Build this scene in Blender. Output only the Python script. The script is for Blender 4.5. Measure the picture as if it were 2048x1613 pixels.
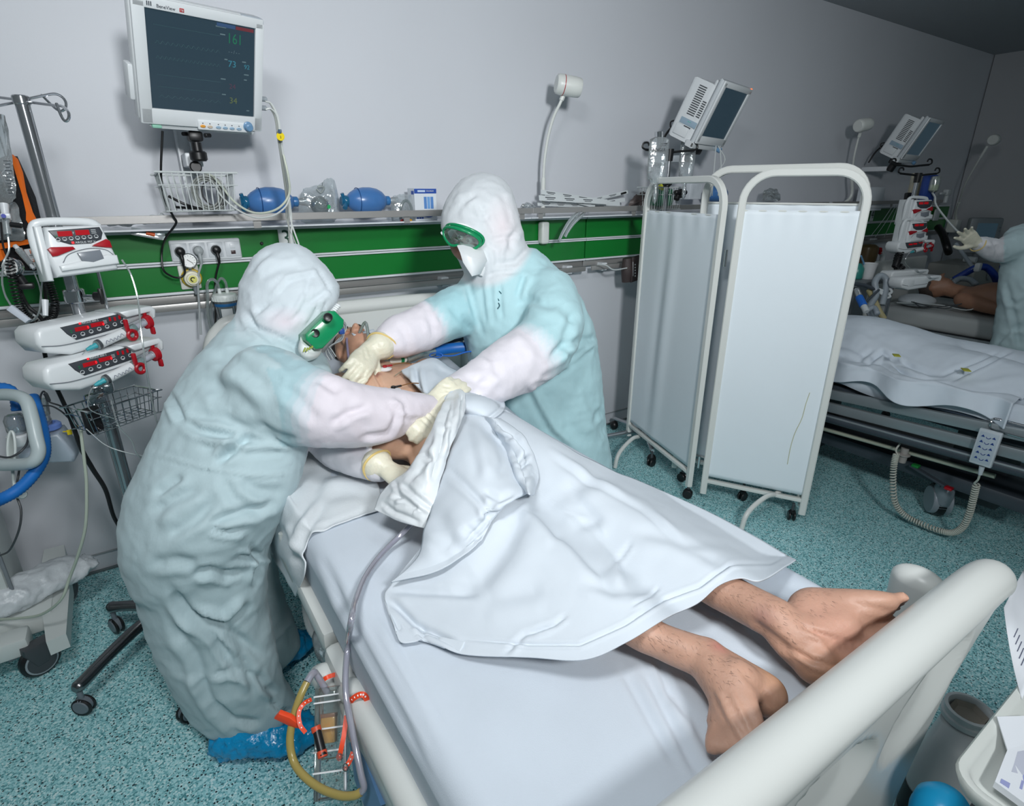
import bpy, bmesh, math, random
import numpy as np
from mathutils import Vector, Matrix
random.seed(7); np.random.seed(7)
PI = math.pi
SC = bpy.context.scene
for _o in list(bpy.data.objects): bpy.data.objects.remove(_o)
LINK = SC.collection.objects.link
# ---------------------------------------------------------------- camera
FPX = 1129.0; CAMH = 1.65; PITCH = math.atan(426/1129.0); YAW = math.radians(33.7)
cam_d = bpy.data.cameras.new('camera'); cam_d.sensor_width = 36.0; cam_d.lens = 36.0*FPX/2048.0
cam_d.clip_start = 0.02
cam = bpy.data.objects.new('camera', cam_d); LINK(cam)
cam.location = (0, 0, CAMH); cam.rotation_euler = (PI/2-PITCH, 0, -YAW)
SC.camera = cam
# ---------------------------------------------------------------- light, world, exposure
def area_light(name, loc, target, size, power, color=(1, 1, 1), spread=None, sy=None):
    d = bpy.data.lights.new(name, 'AREA'); d.energy = power; d.color = color
    if sy: d.shape = 'RECTANGLE'; d.size = size; d.size_y = sy
    else: d.shape = 'DISK'; d.size = size
    if spread: d.spread = math.radians(spread)
    o = bpy.data.objects.new(name, d); LINK(o); o.location = loc
    v = Vector(target)-Vector(loc); o.rotation_euler = v.to_track_quat('-Z', 'Y').to_euler()
    return o
area_light('ceiling_bounce', (-0.25, 0.3, 2.93), (0.25, 1.7, 0.6), 0.62, 40, (.96, .985, 1.0))
area_light('photo_flash', (0.35, -1.1, 2.5), (1.9, 2.86, 1.85), 0.42, 35, (.96, .985, 1.0), 108)
area_light('ambient_fill_light', (4.2, 1.0, 2.94), (4.2, 1.0, 0), 1.2, 4, (0.86, 0.95, 1.0))  # dim fill added under the ceiling for ambient light, no fitting there
W = bpy.data.worlds.new('world'); SC.world = W; W.use_nodes = True
W.node_tree.nodes['Background'].inputs[0].default_value = (0.62, 0.78, 0.84, 1)
W.node_tree.nodes['Background'].inputs[1].default_value = 0.13
SC.view_settings.view_transform = 'Standard'; SC.view_settings.look = 'None'
SC.view_settings.exposure = 0.0; SC.view_settings.gamma = 1.0; SC.view_settings.use_curve_mapping = False
# ---------------------------------------------------------------- camera model used to measure the place
_h = np.array([math.sin(YAW), math.cos(YAW), 0.0]); _R = np.array([math.cos(YAW), -math.sin(YAW), 0.0]); _Z = np.array([0, 0, 1.0])
_F = _h*math.cos(PITCH)-_Z*math.sin(PITCH); _U = _h*math.sin(PITCH)+_Z*math.cos(PITCH); _C = np.array([0, 0, CAMH])
def _ray(px, py): return _F*FPX+_R*(px-1024.0)-_U*(py-806.5)
def on(px, py, x=None, y=None, z=None):
    d = _ray(px, py); i, v = (0, x) if x is not None else (1, y) if y is not None else (2, z)
    return Vector(_C+d*(v-_C[i])/d[i])
def at(px, py, w): return Vector(_C+_ray(px, py)*w/FPX)
def project(V):
    D = np.asarray(V)-_C; w = D@_F
    return 1024.0+FPX*(D@_R)/w, 806.5-FPX*(D@_U)/w, w
# ---------------------------------------------------------------- materials
MATS = {}
def srgb(c):
    return tuple(((v/255.0)/12.92 if v/255.0 <= .04045 else ((v/255.0+.055)/1.055)**2.4) for v in c)
def mat(name, col, rough=.5, metal=0.0, noise=None, bump=None, trans=0.0, alpha=1.0, emit=None, coat=0.0, vcol=False, sss=0.0, spec=None, sheen=0.0):
    """col in sRGB 0-255; noise=(scale, amount) mottles the colour; bump=(scale, strength[, stretch])"""
    if name in MATS: return MATS[name]
    m = bpy.data.materials.new(name); m.use_nodes = True; MATS[name] = m
    nt = m.node_tree; N = nt.nodes; L = nt.links; b = N['Principled BSDF']
    c = srgb(col)+(1,)
    b.inputs['Base Color'].default_value = c; b.inputs['Roughness'].default_value = rough; b.inputs['Metallic'].default_value = metal
    b.inputs['Transmission Weight'].default_value = trans; b.inputs['Alpha'].default_value = alpha; b.inputs['Coat Weight'].default_value = coat
    if spec is not None: b.inputs['Specular IOR Level'].default_value = spec
    if sheen: b.inputs['Sheen Weight'].default_value = sheen
    if sss: b.inputs['Subsurface Weight'].default_value = sss; b.inputs['Subsurface Radius'].default_value = (.012, .005, .003)
    if emit: b.inputs['Emission Color'].default_value = srgb(emit[0])+(1,); b.inputs['Emission Strength'].default_value = emit[1]
    src = None
    if vcol:
        a = N.new('ShaderNodeAttribute'); a.attribute_name = 'Col'; src = a.outputs['Color']
    tc = N.new('ShaderNodeTexCoord')
    if noise:
        t = N.new('ShaderNodeTexNoise'); t.inputs['Scale'].default_value = noise[0]; t.inputs['Detail'].default_value = 4
        L.new(tc.outputs['Object'], t.inputs['Vector'])
        mr = N.new('ShaderNodeMapRange'); mr.inputs['From Min'].default_value = .3; mr.inputs['From Max'].default_value = .7
        mr.inputs['To Min'].default_value = 1-noise[1]; mr.inputs['To Max'].default_value = 1+noise[1]*.5
        L.new(t.outputs['Fac'], mr.inputs['Value'])
        mx = N.new('ShaderNodeMix'); mx.data_type = 'RGBA'; mx.blend_type = 'MULTIPLY'; mx.inputs[0].default_value = 1
        if src: L.new(src, mx.inputs[6])
        else: mx.inputs[6].default_value = c
        cc = N.new('ShaderNodeCombineColor')
        for i in range(3): L.new(mr.outputs[0], cc.inputs[i])
        L.new(cc.outputs[0], mx.inputs[7]); src = mx.outputs[2]
    if src: L.new(src, b.inputs['Base Color'])
    if bump:
        t = N.new('ShaderNodeTexNoise'); t.inputs['Scale'].default_value = bump[0]; t.inputs['Detail'].default_value = 5
        mp = N.new('ShaderNodeMapping')
        if len(bump) > 2: mp.inputs['Scale'].default_value = bump[2]
        L.new(tc.outputs['Object'], mp.inputs['Vector']); L.new(mp.outputs[0], t.inputs['Vector'])
        bp = N.new('ShaderNodeBump'); bp.inputs['Strength'].default_value = bump[1]; bp.inputs['Distance'].default_value = .01
        L.new(t.outputs['Fac'], bp.inputs['Height']); L.new(bp.outputs[0], b.inputs['Normal'])
    return m
def film(name, col, gloss=.12, rough=.12, tint=1.0, cover=0.0, bump=None):
    """thin clear plastic: see-through with glossy reflections; cover = share of plain diffuse plastic"""
    if name in MATS: return MATS[name]
    m = bpy.data.materials.new(name); m.use_nodes = True; MATS[name] = m
    nt = m.node_tree; N = nt.nodes; L = nt.links
    for n in list(N): N.remove(n)
    out = N.new('ShaderNodeOutputMaterial'); tr = N.new('ShaderNodeBsdfTransparent'); gl = N.new('ShaderNodeBsdfGlossy'); df = N.new('ShaderNodeBsdfDiffuse')
    c = srgb(col); tr.inputs[0].default_value = tuple(1-tint+tint*v for v in c)+(1,); df.inputs[0].default_value = c+(1,)
    gl.inputs['Roughness'].default_value = rough; gl.inputs[0].default_value = (1, 1, 1, 1)
    m1 = N.new('ShaderNodeMixShader'); m1.inputs[0].default_value = cover; L.new(tr.outputs[0], m1.inputs[1]); L.new(df.outputs[0], m1.inputs[2])
    fr = N.new('ShaderNodeFresnel'); fr.inputs[0].default_value = 1.45
    ad = N.new('ShaderNodeMath'); ad.operation = 'ADD'; ad.inputs[1].default_value = gloss; ad.use_clamp = True; L.new(fr.outputs[0], ad.inputs[0])
    m2 = N.new('ShaderNodeMixShader'); L.new(ad.outputs[0], m2.inputs[0]); L.new(m1.outputs[0], m2.inputs[1]); L.new(gl.outputs[0], m2.inputs[2])
    L.new(m2.outputs[0], out.inputs[0])
    if bump:
        tc = N.new('ShaderNodeTexCoord'); t = N.new('ShaderNodeTexNoise'); t.inputs['Scale'].default_value = bump[0]; L.new(tc.outputs['Object'], t.inputs['Vector'])
        bp = N.new('ShaderNodeBump'); bp.inputs['Strength'].default_value = bump[1]; bp.inputs['Distance'].default_value = .01
        L.new(t.outputs['Fac'], bp.inputs['Height']); L.new(bp.outputs[0], gl.inputs['Normal']); L.new(bp.outputs[0], df.inputs['Normal'])
    return m
# ---------------------------------------------------------------- geometry
def catmull(pts, sub):
    P = [Vector(p) for p in pts]
    if len(P) < 3 or sub <= 1: return P
    out = []
    for i in range(len(P)-1):
        p0 = P[i-1] if i > 0 else P[i]*2-P[i+1]; p1 = P[i]; p2 = P[i+1]; p3 = P[i+2] if i+2 < len(P) else P[i+1]*2-P[i]
        for k in range(sub):
            t = k/sub
            out.append(.5*((2*p1)+(p2-p0)*t+(2*p0-5*p1+4*p2-p3)*t*t+(3*p1-p0-3*p2+p3)*t**3))
    out.append(P[-1]); return out
def frames(P):
    n = len(P); T = [((P[min(i+1, n-1)]-P[max(i-1, 0)]).normalized() if (P[min(i+1, n-1)]-P[max(i-1, 0)]).length > 1e-9 else Vector((0, 0, 1))) for i in range(n)]
    a = Vector((0, 0, 1)) if abs(T[0].z) < .9 else Vector((1, 0, 0))
    A = (a-T[0]*a.dot(T[0])).normalized(); res = []
    for t in T:
        A = A-t*A.dot(t)
        A = A.normalized() if A.length > 1e-6 else t.orthogonal().normalized()
        res.append((A.copy(), t.cross(A)))
    return res
class Geo:
    def __init__(s): s.v = []; s.f = []
    def add(s, V, F, T=None):
        k = len(s.v)
        s.v += [(T @ Vector(p)) if T else Vector(p) for p in V]; s.f += [tuple(i+k for i in f) for f in F]; return s
    def rings(s, R, cap0=True, cap1=True, closed=True, T=None):
        V = []; F = []; n = len(R[0])
        for r in R: V += list(r)
        m = n if closed else n-1
        for i in range(len(R)-1):
            for j in range(m):
                F.append((i*n+j, i*n+(j+1) % n, (i+1)*n+(j+1) % n, (i+1)*n+j))
        if cap0 and closed: F.append(tuple(range(n-1, -1, -1)))
        if cap1 and closed: F.append(tuple((len(R)-1)*n+j for j in range(n)))
        return s.add(V, F, T)
    def tube(s, pts, r, n=8, sub=6, T=None, cap=True):
        P = catmull(pts, sub); m = len(P); rr = r if hasattr(r, '__len__') else None; R = []
        fr = frames(P)
        for i, p in enumerate(P):
            q = r if rr is None else float(np.interp(i/(m-1)*(len(rr)-1), range(len(rr)), rr))
            A, B = fr[i]; R.append([p+A*q*math.cos(2*PI*k/n)+B*q*math.sin(2*PI*k/n) for k in range(n)])
        return s.rings(R, cap, cap, T=T)
    def loop(s, pts, r, n=6, sub=6):
        P = [Vector(p) for p in pts]; m = len(P); Q = catmull([P[-1]]+P+[P[0], P[1]], sub)[sub:sub*(m+1)]
        R = []; L = len(Q); A = None
        for i in range(L):
            t = (Q[(i+1) % L]-Q[i-1]).normalized()
            if A is None: A = t.orthogonal().normalized()
            A = (A-t*A.dot(t)).normalized(); B = t.cross(A)
            R.append([Q[i]+A*r*math.cos(2*PI*k/n)+B*r*math.sin(2*PI*k/n) for k in range(n)])
        V = [p for rr in R for p in rr]; F = []
        for i in range(L):
            for j in range(n):
                F.append((i*n+j, i*n+(j+1) % n, ((i+1) % L)*n+(j+1) % n, ((i+1) % L)*n+j))
        return s.add(V, F)
    def cyl(s, p0, p1, r0, r1=None, n=20, T=None, bev=0.0):
        r1 = r0 if r1 is None else r1; p0 = Vector(p0); p1 = Vector(p1); t = (p1-p0).normalized(); A = t.orthogonal().normalized(); B = t.cross(A)
        def ring(p, r): return [p+A*r*math.cos(2*PI*k/n)+B*r*math.sin(2*PI*k/n) for k in range(n)]
        R = [ring(p0, r0), ring(p1, r1)] if not bev else [ring(p0, r0-bev), ring(p0+t*bev, r0), ring(p1-t*bev, r1), ring(p1, r1-bev)]
        return s.rings(R, T=T)
    def lathe(s, prof, n=24, T=None, cap=True):
        return s.rings([[Vector((r*math.cos(2*PI*k/n), r*math.sin(2*PI*k/n), z)) for k in range(n)] for r, z in prof], cap, cap, T=T)
    def ell(s, c, r, R=None, n=16, m=10):
        c = Vector(c); r = (r, r, r) if not hasattr(r, '__len__') else r; V = []; Rg = []
        for i in range(m+1):
            a = -PI/2+PI*i/m; a = max(min(a, PI/2-.02), -PI/2+.02)
            ring = []
            for k in range(n):
                p = Vector((r[0]*math.cos(a)*math.cos(2*PI*k/n), r[1]*math.cos(a)*math.sin(2*PI*k/n), r[2]*math.sin(a)))
                ring.append(c+(R @ p if R else p))
            Rg.append(ring)
        return s.rings(Rg)
    def box(s, c, size, r=0.0, seg=2, T=None, rot=None):
        bm = bmesh.new(); bmesh.ops.create_cube(bm, size=1.0)
        for v in bm.verts: v.co = Vector((v.co.x*size[0], v.co.y*size[1], v.co.z*size[2]))
        if r > 0: bmesh.ops.bevel(bm, geom=list(bm.edges), offset=min(r, min(size)*.49), segments=seg, profile=.5, affect='EDGES')
        bm.verts.index_update(); c = Vector(c)
        V = [c+(rot @ v.co if rot else v.co) for v in bm.verts]; F = [tuple(v.index for v in f.verts) for f in bm.faces]; bm.free()
        return s.add(V, F, T)
    def prism(s, poly, y0, y1, T=None, r=0.0, seg=2):
        """outline in (x,z), extruded along y from y0 to y1, edges rounded by r"""
        bm = bmesh.new(); n = len(poly)
        a = [bm.verts.new((p[0], y0, p[1])) for p in poly]; b = [bm.verts.new((p[0], y1, p[1])) for p in poly]
        f1 = bm.faces.new(a); f2 = bm.faces.new(b[::-1])
        for i in range(n): bm.faces.new((a[(i+1) % n], a[i], b[i], b[(i+1) % n]))
        bmesh.ops.recalc_face_normals(bm, faces=bm.faces)
        if r > 0:
            ed = [e for e in bm.edges if abs(e.verts[0].co.y-e.verts[1].co.y) < 1e-6]
            bmesh.ops.bevel(bm, geom=ed, offset=r, segments=seg, profile=.5, affect='EDGES')
        bm.verts.index_update(); V = [v.co.copy() for v in bm.verts]; F = [tuple(v.index for v in f.verts) for f in bm.faces]; bm.free()
        return s.add(V, F, T)
    def loft(s, secs, n=20, T=None, sub=3):
        """secs: (centre, half-axis a, half-axis b); closed rounded tube through elliptic sections"""
        C = catmull([x[0] for x in secs], sub); A = catmull([x[1] for x in secs], sub); B = catmull([x[2] for x in secs], sub); R = []
        for c, a, b in zip(C, A, B): R.append([c+a*math.cos(2*PI*k/n)+b*math.sin(2*PI*k/n) for k in range(n)])
        return s.rings(R, T=T)
    def limb(s, pts, rad, n=14, sub=4):
        """round tapered limb with rounded ends"""
        P = catmull(pts, sub); m = len(P); q = [float(np.interp(i/(m-1)*(len(rad)-1), range(len(rad)), rad)) for i in range(m)]
        s.ell(P[0], q[0], n=n, m=8); s.ell(P[-1], q[-1], n=n, m=8)
        fr = frames(P); R = []
        for i, p in enumerate(P):
            A, B = fr[i]; R.append([p+A*q[i]*math.cos(2*PI*k/n)+B*q[i]*math.sin(2*PI*k/n) for k in range(n)])
        return s.rings(R)
    def grid(s, G, close=False):
        """G: list of rows of points"""
        nu = len(G); nv = len(G[0]); V = [p for r in G for p in r]
        F = [(i*nv+j, i*nv+j+1, (i+1)*nv+j+1, (i+1)*nv+j) for i in range(nu-1) for j in range(nv-1)]
        return s.add(V, F)
ORG = {}
def thing(name, label, cat, loc=(0, 0, 0), group=None):
    o = bpy.data.objects.new(name, None); o.empty_display_size = .05; LINK(o); o.location = Vector(loc)
    o['label'] = label; o['category'] = cat
    if group: o['group'] = group
    ORG[o] = Vector(loc); return o
def tag(o, label, cat, group=None):
    o['label'] = label; o['category'] = cat
    if group: o['group'] = group
    return o
def obj(name, g, m, parent=None, smooth=40, flip=False, label=None, T=None, kind=None):
    """one mesh object; world coordinates in, local to the parent thing out"""
    if isinstance(g, Geo): V, F = g.v, g.f
    else: V, F = g
    if T is not None: V = [T @ Vector(p) for p in V]
    o0 = ORG.get(parent, Vector((0, 0, 0))) if parent else None
    if parent is None:
        a = np.array([tuple(p) for p in V]); o0 = Vector(((a[:, 0].min()+a[:, 0].max())/2, (a[:, 1].min()+a[:, 1].max())/2, a[:, 2].min()))
    me = bpy.data.meshes.new(name); me.from_pydata([tuple(Vector(p)-o0) for p in V], [], F); me.validate()
    bm = bmesh.new(); bm.from_mesh(me); bmesh.ops.recalc_face_normals(bm, faces=bm.faces); bm.to_mesh(me); bm.free()
    if smooth:
        me.shade_smooth()
        if smooth < 180: me.set_sharp_from_angle(angle=math.radians(smooth))
    if m: me.materials.append(m)
    o = bpy.data.objects.new(name, me); LINK(o)
    if parent: o.parent = parent; ORG[o] = o0
    else: o.location = o0; ORG[o] = o0
    if label: o['label'] = label
    if kind: o['kind'] = kind
    return o
def solidify(o, t, off=-1):
    md = o.modifiers.new('Solidify', 'SOLIDIFY'); md.thickness = t; md.offset = off; return o
def colors(o, C):
    me = o.data; at_ = me.color_attributes.new('Col', 'FLOAT_COLOR', 'POINT')
    a = np.ones((len(me.vertices), 4), dtype=np.float32); a[:, :3] = C; at_.data.foreach_set('color', a.ravel())
def text(body, size, T, m, parent, name='lettering', depth=.0006, align='LEFT', sx=1.0):
    """flat print standing a hair proud of its surface; T maps the text's xy-plane into the place"""
    cu = bpy.data.curves.new('t', 'FONT'); cu.body = body; cu.size = size; cu.align_x = align; cu.extrude = depth/2; cu.resolution_u = 3
    to = bpy.data.objects.new('t', cu); LINK(to)
    dg = bpy.context.evaluated_depsgraph_get(); me = to.evaluated_get(dg).to_mesh()
    V = [Vector((v.co.x*sx, v.co.y, v.co.z)) for v in me.vertices]; F = [tuple(p.vertices) for p in me.polygons]
    to.evaluated_get(dg).to_mesh_clear(); bpy.data.objects.remove(to); bpy.data.curves.remove(cu)
    if not V: return None
    return obj(name, (V, F), m, parent, 0, T=T)
def basis(o, x, y, z=None):
    """matrix with origin o and axes x, y (z = x cross y)"""
    x = Vector(x).normalized(); y = Vector(y); y = (y-x*y.dot(x)).normalized(); z = x.cross(y)
    M = Matrix((x, y, z)).transposed().to_4x4(); M.translation = Vector(o); return M
# ---------------------------------------------------------------- soft bodies: join closed shapes, remesh, smooth, fold
def remesh(g, voxel):
    me = bpy.data.meshes.new('t'); me.from_pydata([tuple(p) for p in g.v], [], g.f)
    bm = bmesh.new(); bm.from_mesh(me)
    bmesh.ops.recalc_face_normals(bm, faces=bm.faces); bm.to_mesh(me); bm.free()
    o = bpy.data.objects.new('t', me); LINK(o); md = o.modifiers.new('r', 'REMESH'); md.mode = 'VOXEL'; md.voxel_size = voxel
    dg = bpy.context.evaluated_depsgraph_get(); ev = o.evaluated_get(dg).to_mesh()
    V = np.empty(len(ev.vertices)*3); ev.vertices.foreach_get('co', V); V = V.reshape(-1, 3)
    F = [tuple(p.vertices) for p in ev.polygons]
    o.evaluated_get(dg).to_mesh_clear(); bpy.data.objects.remove(o); bpy.data.meshes.remove(me)
    return V, F
def edges_of(F):
    E = set()
    for f in F:
        for i in range(len(f)):
            a, b = f[i], f[(i+1) % len(f)]; E.add((a, b) if a < b else (b, a))
    return np.array(list(E))
def laplace(V, E, it, lam=.6):
    n = len(V); deg = np.bincount(E.ravel(), minlength=n).clip(1)[:, None]
    for _ in range(it):
        S = np.zeros_like(V)
        for k in range(3):
            S[:, k] = np.bincount(E[:, 0], V[E[:, 1], k], n)+np.bincount(E[:, 1], V[E[:, 0], k], n)
        V = V+lam*(S/deg-V)
    return V
def normals(V, F):
    Q = np.array([f if len(f) == 4 else (f[0], f[1], f[2], f[2]) for f in F]); n = np.cross(V[Q[:, 2]]-V[Q[:, 0]], V[Q[:, 3]]-V[Q[:, 1]])
    t = Q[:, 2] == Q[:, 3]
    if t.any(): n[t] = np.cross(V[Q[t, 1]]-V[Q[t, 0]], V[Q[t, 2]]-V[Q[t, 0]])
    N = np.zeros_like(V)
    for k in range(4):
        for c in range(3): N[:, c] += np.bincount(Q[:, k], n[:, c], len(V))
    return N/np.maximum(np.linalg.norm(N, axis=1), 1e-12)[:, None]
def _hash(i): 
    i = (i*np.array([374761393, 668265263, 1274126177])).sum(-1) & 0x7fffffff
    i = ((i ^ (i >> 13))*1103515245+12345) & 0x7fffffff
    return ((i ^ (i >> 16)) & 0xffff)/65535.0
def vnoise(P):
    I = np.floor(P).astype(np.int64); f = P-I; f = f*f*(3-2*f); r = 0
    for dx in (0, 1):
        for dy in (0, 1):
            for dz in (0, 1):
                w = (f[:, 0] if dx else 1-f[:, 0])*(f[:, 1] if dy else 1-f[:, 1])*(f[:, 2] if dz else 1-f[:, 2])
                r = r+w*_hash(I+np.array([dx, dy, dz]))
    return r
def fbm(P, o=3):
    r = 0; a = .5
    for k in range(o): r = r+a*vnoise(P*(2**k)+k*17.3); a *= .5
    return r
def seg_dist(X, Y, pts):
    """signed distance in px to a polyline, and parameter 0..1 along it"""
    best = np.full(len(X), 1e9); sg = np.zeros(len(X)); par = np.zeros(len(X)); P = np.array(pts, float); L = np.linalg.norm(np.diff(P, axis=0), axis=1); tot = L.sum(); acc = 0
    for i in range(len(P)-1):
        d = P[i+1]-P[i]; l2 = max(d@d, 1e-9); t = ((X-P[i, 0])*d[0]+(Y-P[i, 1])*d[1])/l2; tc = t.clip(0, 1)
        ex = X-(P[i, 0]+tc*d[0]); ey = Y-(P[i, 1]+tc*d[1]); q = np.hypot(ex, ey); k = q < best
        best[k] = q[k]; sg[k] = np.sign(d[0]*ey-d[1]*ex)[k]; par[k] = ((acc+tc*L[i])/tot)[k]; acc += L[i]
    return best, sg, par
def folds(V, F, strokes, front=True, both=.5):
    """press creases into a cloth: strokes are (points as measured in the photo, width px, depth m); the valley has a soft ridge beside it"""
    N = normals(V, F); X, Y, w = project(V); view = V-_C; view /= np.linalg.norm(view, axis=1)[:, None]
    facing = ((-(N*view).sum(1))*3).clip(0, 1) if front else np.ones(len(V)); D = np.zeros(len(V))
    for pts, wd, dp in strokes:
        d, s, t = seg_dist(X, Y, pts); k = d < wd*4
        if not k.any(): continue
        end = np.clip(np.minimum(t, 1-t)*6, 0, 1); end = np.where(d[:] < 1e8, end, 0)
        u = d/wd; prof = -np.exp(-u*u)+both*np.exp(-((u-1.7)/.9)**2)*(1+.5*s)
        D[k] += (dp*prof*(end*.85+.15*(u < 1)))[k]
    return V+N*(D*facing)[:, None]
def soft(g, voxel, it=6, wr=None, strokes=None):
    """closed overlapping shapes -> one continuous smooth skin; wr=(amp, scale xyz, ...) broad cloth folds"""
    V, F = remesh(g, voxel); E = edges_of(F); V = laplace(V, E, it)
    if wr:
        for amp, sc, seed in wr:
            N = normals(V, F); n = fbm(V*np.array(sc)+seed, 3)
            r = (1-np.abs(2*((n-.2)/.5).clip(0, 1)-1))**2.2; V = V+N*(amp*(r-.35))[:, None]
    if strokes: V = folds(V, F, strokes)
    return V, F
# ================================================================= ROOM
YW = 2.86; XR = 7.95; ZC = 2.97
def struct(name, g, m, smooth=0):
    o = obj(name, g, m, None, smooth); o['kind'] = 'structure'; return o
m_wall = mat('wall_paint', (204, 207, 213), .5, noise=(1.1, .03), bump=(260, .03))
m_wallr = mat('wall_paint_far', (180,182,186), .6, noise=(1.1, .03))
m_ceil = mat('ceiling_paint', (168, 172, 176), .8)
m_floor = bpy.data.materials.new('speckled_vinyl'); m_floor.use_nodes = True
def _floor():
    nt = m_floor.node_tree; N = nt.nodes; L = nt.links; b = N['Principled BSDF']; tc = N.new('ShaderNodeTexCoord')
    v1 = N.new('ShaderNodeTexVoronoi'); v1.inputs['Scale'].default_value = 210; v1.feature = 'F1'
    v2 = N.new('ShaderNodeTexVoronoi'); v2.inputs['Scale'].default_value = 120; v2.feature = 'F1'
    for v in (v1, v2): L.new(tc.outputs['Object'], v.inputs['Vector'])
    r1 = N.new('ShaderNodeValToRGB'); s1 = N.new('ShaderNodeSeparateColor'); L.new(v1.outputs['Color'], s1.inputs[0]); L.new(s1.outputs[0], r1.inputs[0])
    cr = r1.color_ramp; cr.interpolation = 'CONSTANT'
    st = [(0, (88, 150, 156)), (.12, (124, 186, 192)), (.34, (156, 212, 216)), (.62, (182, 226, 229)), (.86, (214, 240, 240)), (.965, (58, 86, 92))]
    while len(cr.elements) < len(st): cr.elements.new(.5)
    for e, (p, c) in zip(cr.elements, st): e.position = p; e.color = srgb(c)+(1,)
    s2 = N.new('ShaderNodeSeparateColor'); L.new(v2.outputs['Color'], s2.inputs[0])
    g = N.new('ShaderNodeMath'); g.operation = 'GREATER_THAN'; g.inputs[1].default_value = .88; L.new(s2.outputs[1], g.inputs[0])
    d = N.new('ShaderNodeMath'); d.operation = 'LESS_THAN'; d.inputs[1].default_value = .36; L.new(v2.outputs['Distance'], d.inputs[0])
    mu = N.new('ShaderNodeMath'); mu.operation = 'MULTIPLY'; L.new(g.outputs[0], mu.inputs[0]); L.new(d.outputs[0], mu.inputs[1])
    mx = N.new('ShaderNodeMix'); mx.data_type = 'RGBA'; L.new(mu.outputs[0], mx.inputs[0]); L.new(r1.outputs[0], mx.inputs[6]); mx.inputs[7].default_value = srgb((26, 44, 50))+(1,)
    L.new(mx.outputs[2], b.inputs['Base Color']); b.inputs['Roughness'].default_value = .42; b.inputs['Specular IOR Level'].default_value = .35
_floor()
struct('floor', Geo().box((2.5, .2, -.05), (11.4, 5.5, .1)), m_floor)
struct('wall_back', Geo().box((2.5, YW+.06, 1.48), (11.4, .12, 3.1)), m_wall)
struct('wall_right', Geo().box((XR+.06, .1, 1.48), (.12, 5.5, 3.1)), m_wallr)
struct('ceiling', Geo().box((2.5, .2, ZC+.05), (11.4, 5.5, .1)), m_ceil)
m_cove = mat('cove_strip', (96, 108, 110), .5)
struct('baseboard_back', Geo().box((2.5, YW-.006, .006), (11.0, .012, .012), .003), m_cove)
struct('trim_1', Geo().box((2.5, YW-.004, .0925), (11.0, .008, .005)), mat('joint_strip', (150, 155, 158), .5))
# ---------------------------------------------------------------- service panel and steel shelf along the wall
m_green = mat('panel_green', (16, 116, 44), .32, noise=(2.5, .06))
m_white = mat('white_enamel', (216, 220, 224), .32)
m_warm = mat('warm_white_plastic', (214, 217, 213), .35)
m_steel = mat('brushed_steel', (170, 168, 166), .36, .55, bump=(90, .05, (1, 40, 40)))
m_chrome = mat('chrome', (206, 208, 210), .1, 1.0)
m_pole = mat('polished_pole', (186, 188, 192), .16, .9)
m_grey = mat('grey_recess', (126, 124, 122), .5)
m_black = mat('black_plastic', (22, 22, 24), .38)
m_dgrey = mat('dark_grey_plastic', (66, 70, 74), .45)
m_mgrey = mat('mid_grey_plastic', (128, 134, 140), .45)
YP = 2.80
def panel(x0, x1, label):
    t = thing('bed_head_panel', label, 'wall panel', ((x0+x1)/2, YW, 1.2), 'green service panels along the wall')
    L = x1-x0; c = (x0+x1)/2
    obj('back_box', Geo().box((c, (YP+.02+YW)/2, 1.36), (L-.004, YW-YP-.025, .24)), m_grey, t, 0)
    obj('upper_green_board', Geo().box((c, YP+.008, 1.4275), (L-.006, .014, .112), .002), m_green, t, 0)
    obj('lower_green_board', Geo().box((c, YP+.008, 1.2975), (L-.006, .014, .106), .002), m_green, t, 0)
    for z, h in ((1.4925, .018), (1.3668, .0085), (1.3562, .0085), (1.2385, .011)):
        obj('white_trim', Geo().box((c, YP+.002, z), (L, .024, h), .003), m_white, t, 0)
    obj('steel_apron', Geo().box((c, YP+.028, 1.2125), (L-.004, .02, .038), .003), m_steel, t, 30)
    return t
panel(-1.7, 2.42, 'left green wall panel carrying the sockets and the bed number sign')
panel(2.424, 4.95, 'middle green wall panel running behind the folding screen')
panel(4.954, on(1893, 440, y=2.8).x, 'right green wall panel above the furthest bed')
def rail(x0, x1, label):
    t = thing('equipment_rail', label, 'rail', ((x0+x1)/2, YW, 1.16), 'steel rails under the green panels')
    obj('bar', Geo().box(((x0+x1)/2, YP-.035, 1.186), (x1-x0, .012, .03), .004), m_steel, t, 30)
    n = max(2, int((x1-x0)/.62))
    for i in range(n):
        x = x0+.12+(x1-x0-.24)*i/(n-1)
        obj('bracket', Geo().box((x, YP+.015, 1.186), (.045, .09, .05), .006), m_white, t, 0)
rail(-1.3, 2.40, 'long steel rail under the left green panel')
rail(2.45, 4.9, 'steel rail under the middle green panel holding the pressure cuff')
rail(5.0, 7.2, 'steel rail under the furthest green panel')
def shelf(x0, x1, label):
    t = thing('steel_shelf', label, 'shelf', ((x0+x1)/2, YW, 1.5), 'steel shelves along the wall')
    c = (x0+x1)/2; L = x1-x0
    obj('tray', Geo().box((c, 2.758, 1.5055), (L, .2, .006)), m_white, t, 0)
    obj('front_bar', Geo().box((c, 2.652, 1.5445), (L, .008, .03), .002), m_steel, t, 0)
    for i in range(max(2, int(L/.55))):
        x = x0+.06+(L-.12)*i/(max(2, int(L/.55))-1)
        obj('bracket', Geo().box((x, 2.66, 1.52), (.03, .006, .04)), m_steel, t, 0)
shelf(-1.6, 1.9, 'left steel shelf with blue resuscitator bags on it')
shelf(1.904, 4.9, 'middle steel shelf with wrapped catheters on it')
shelf(4.95, 7.05, 'furthest steel shelf above the last bed')
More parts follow.
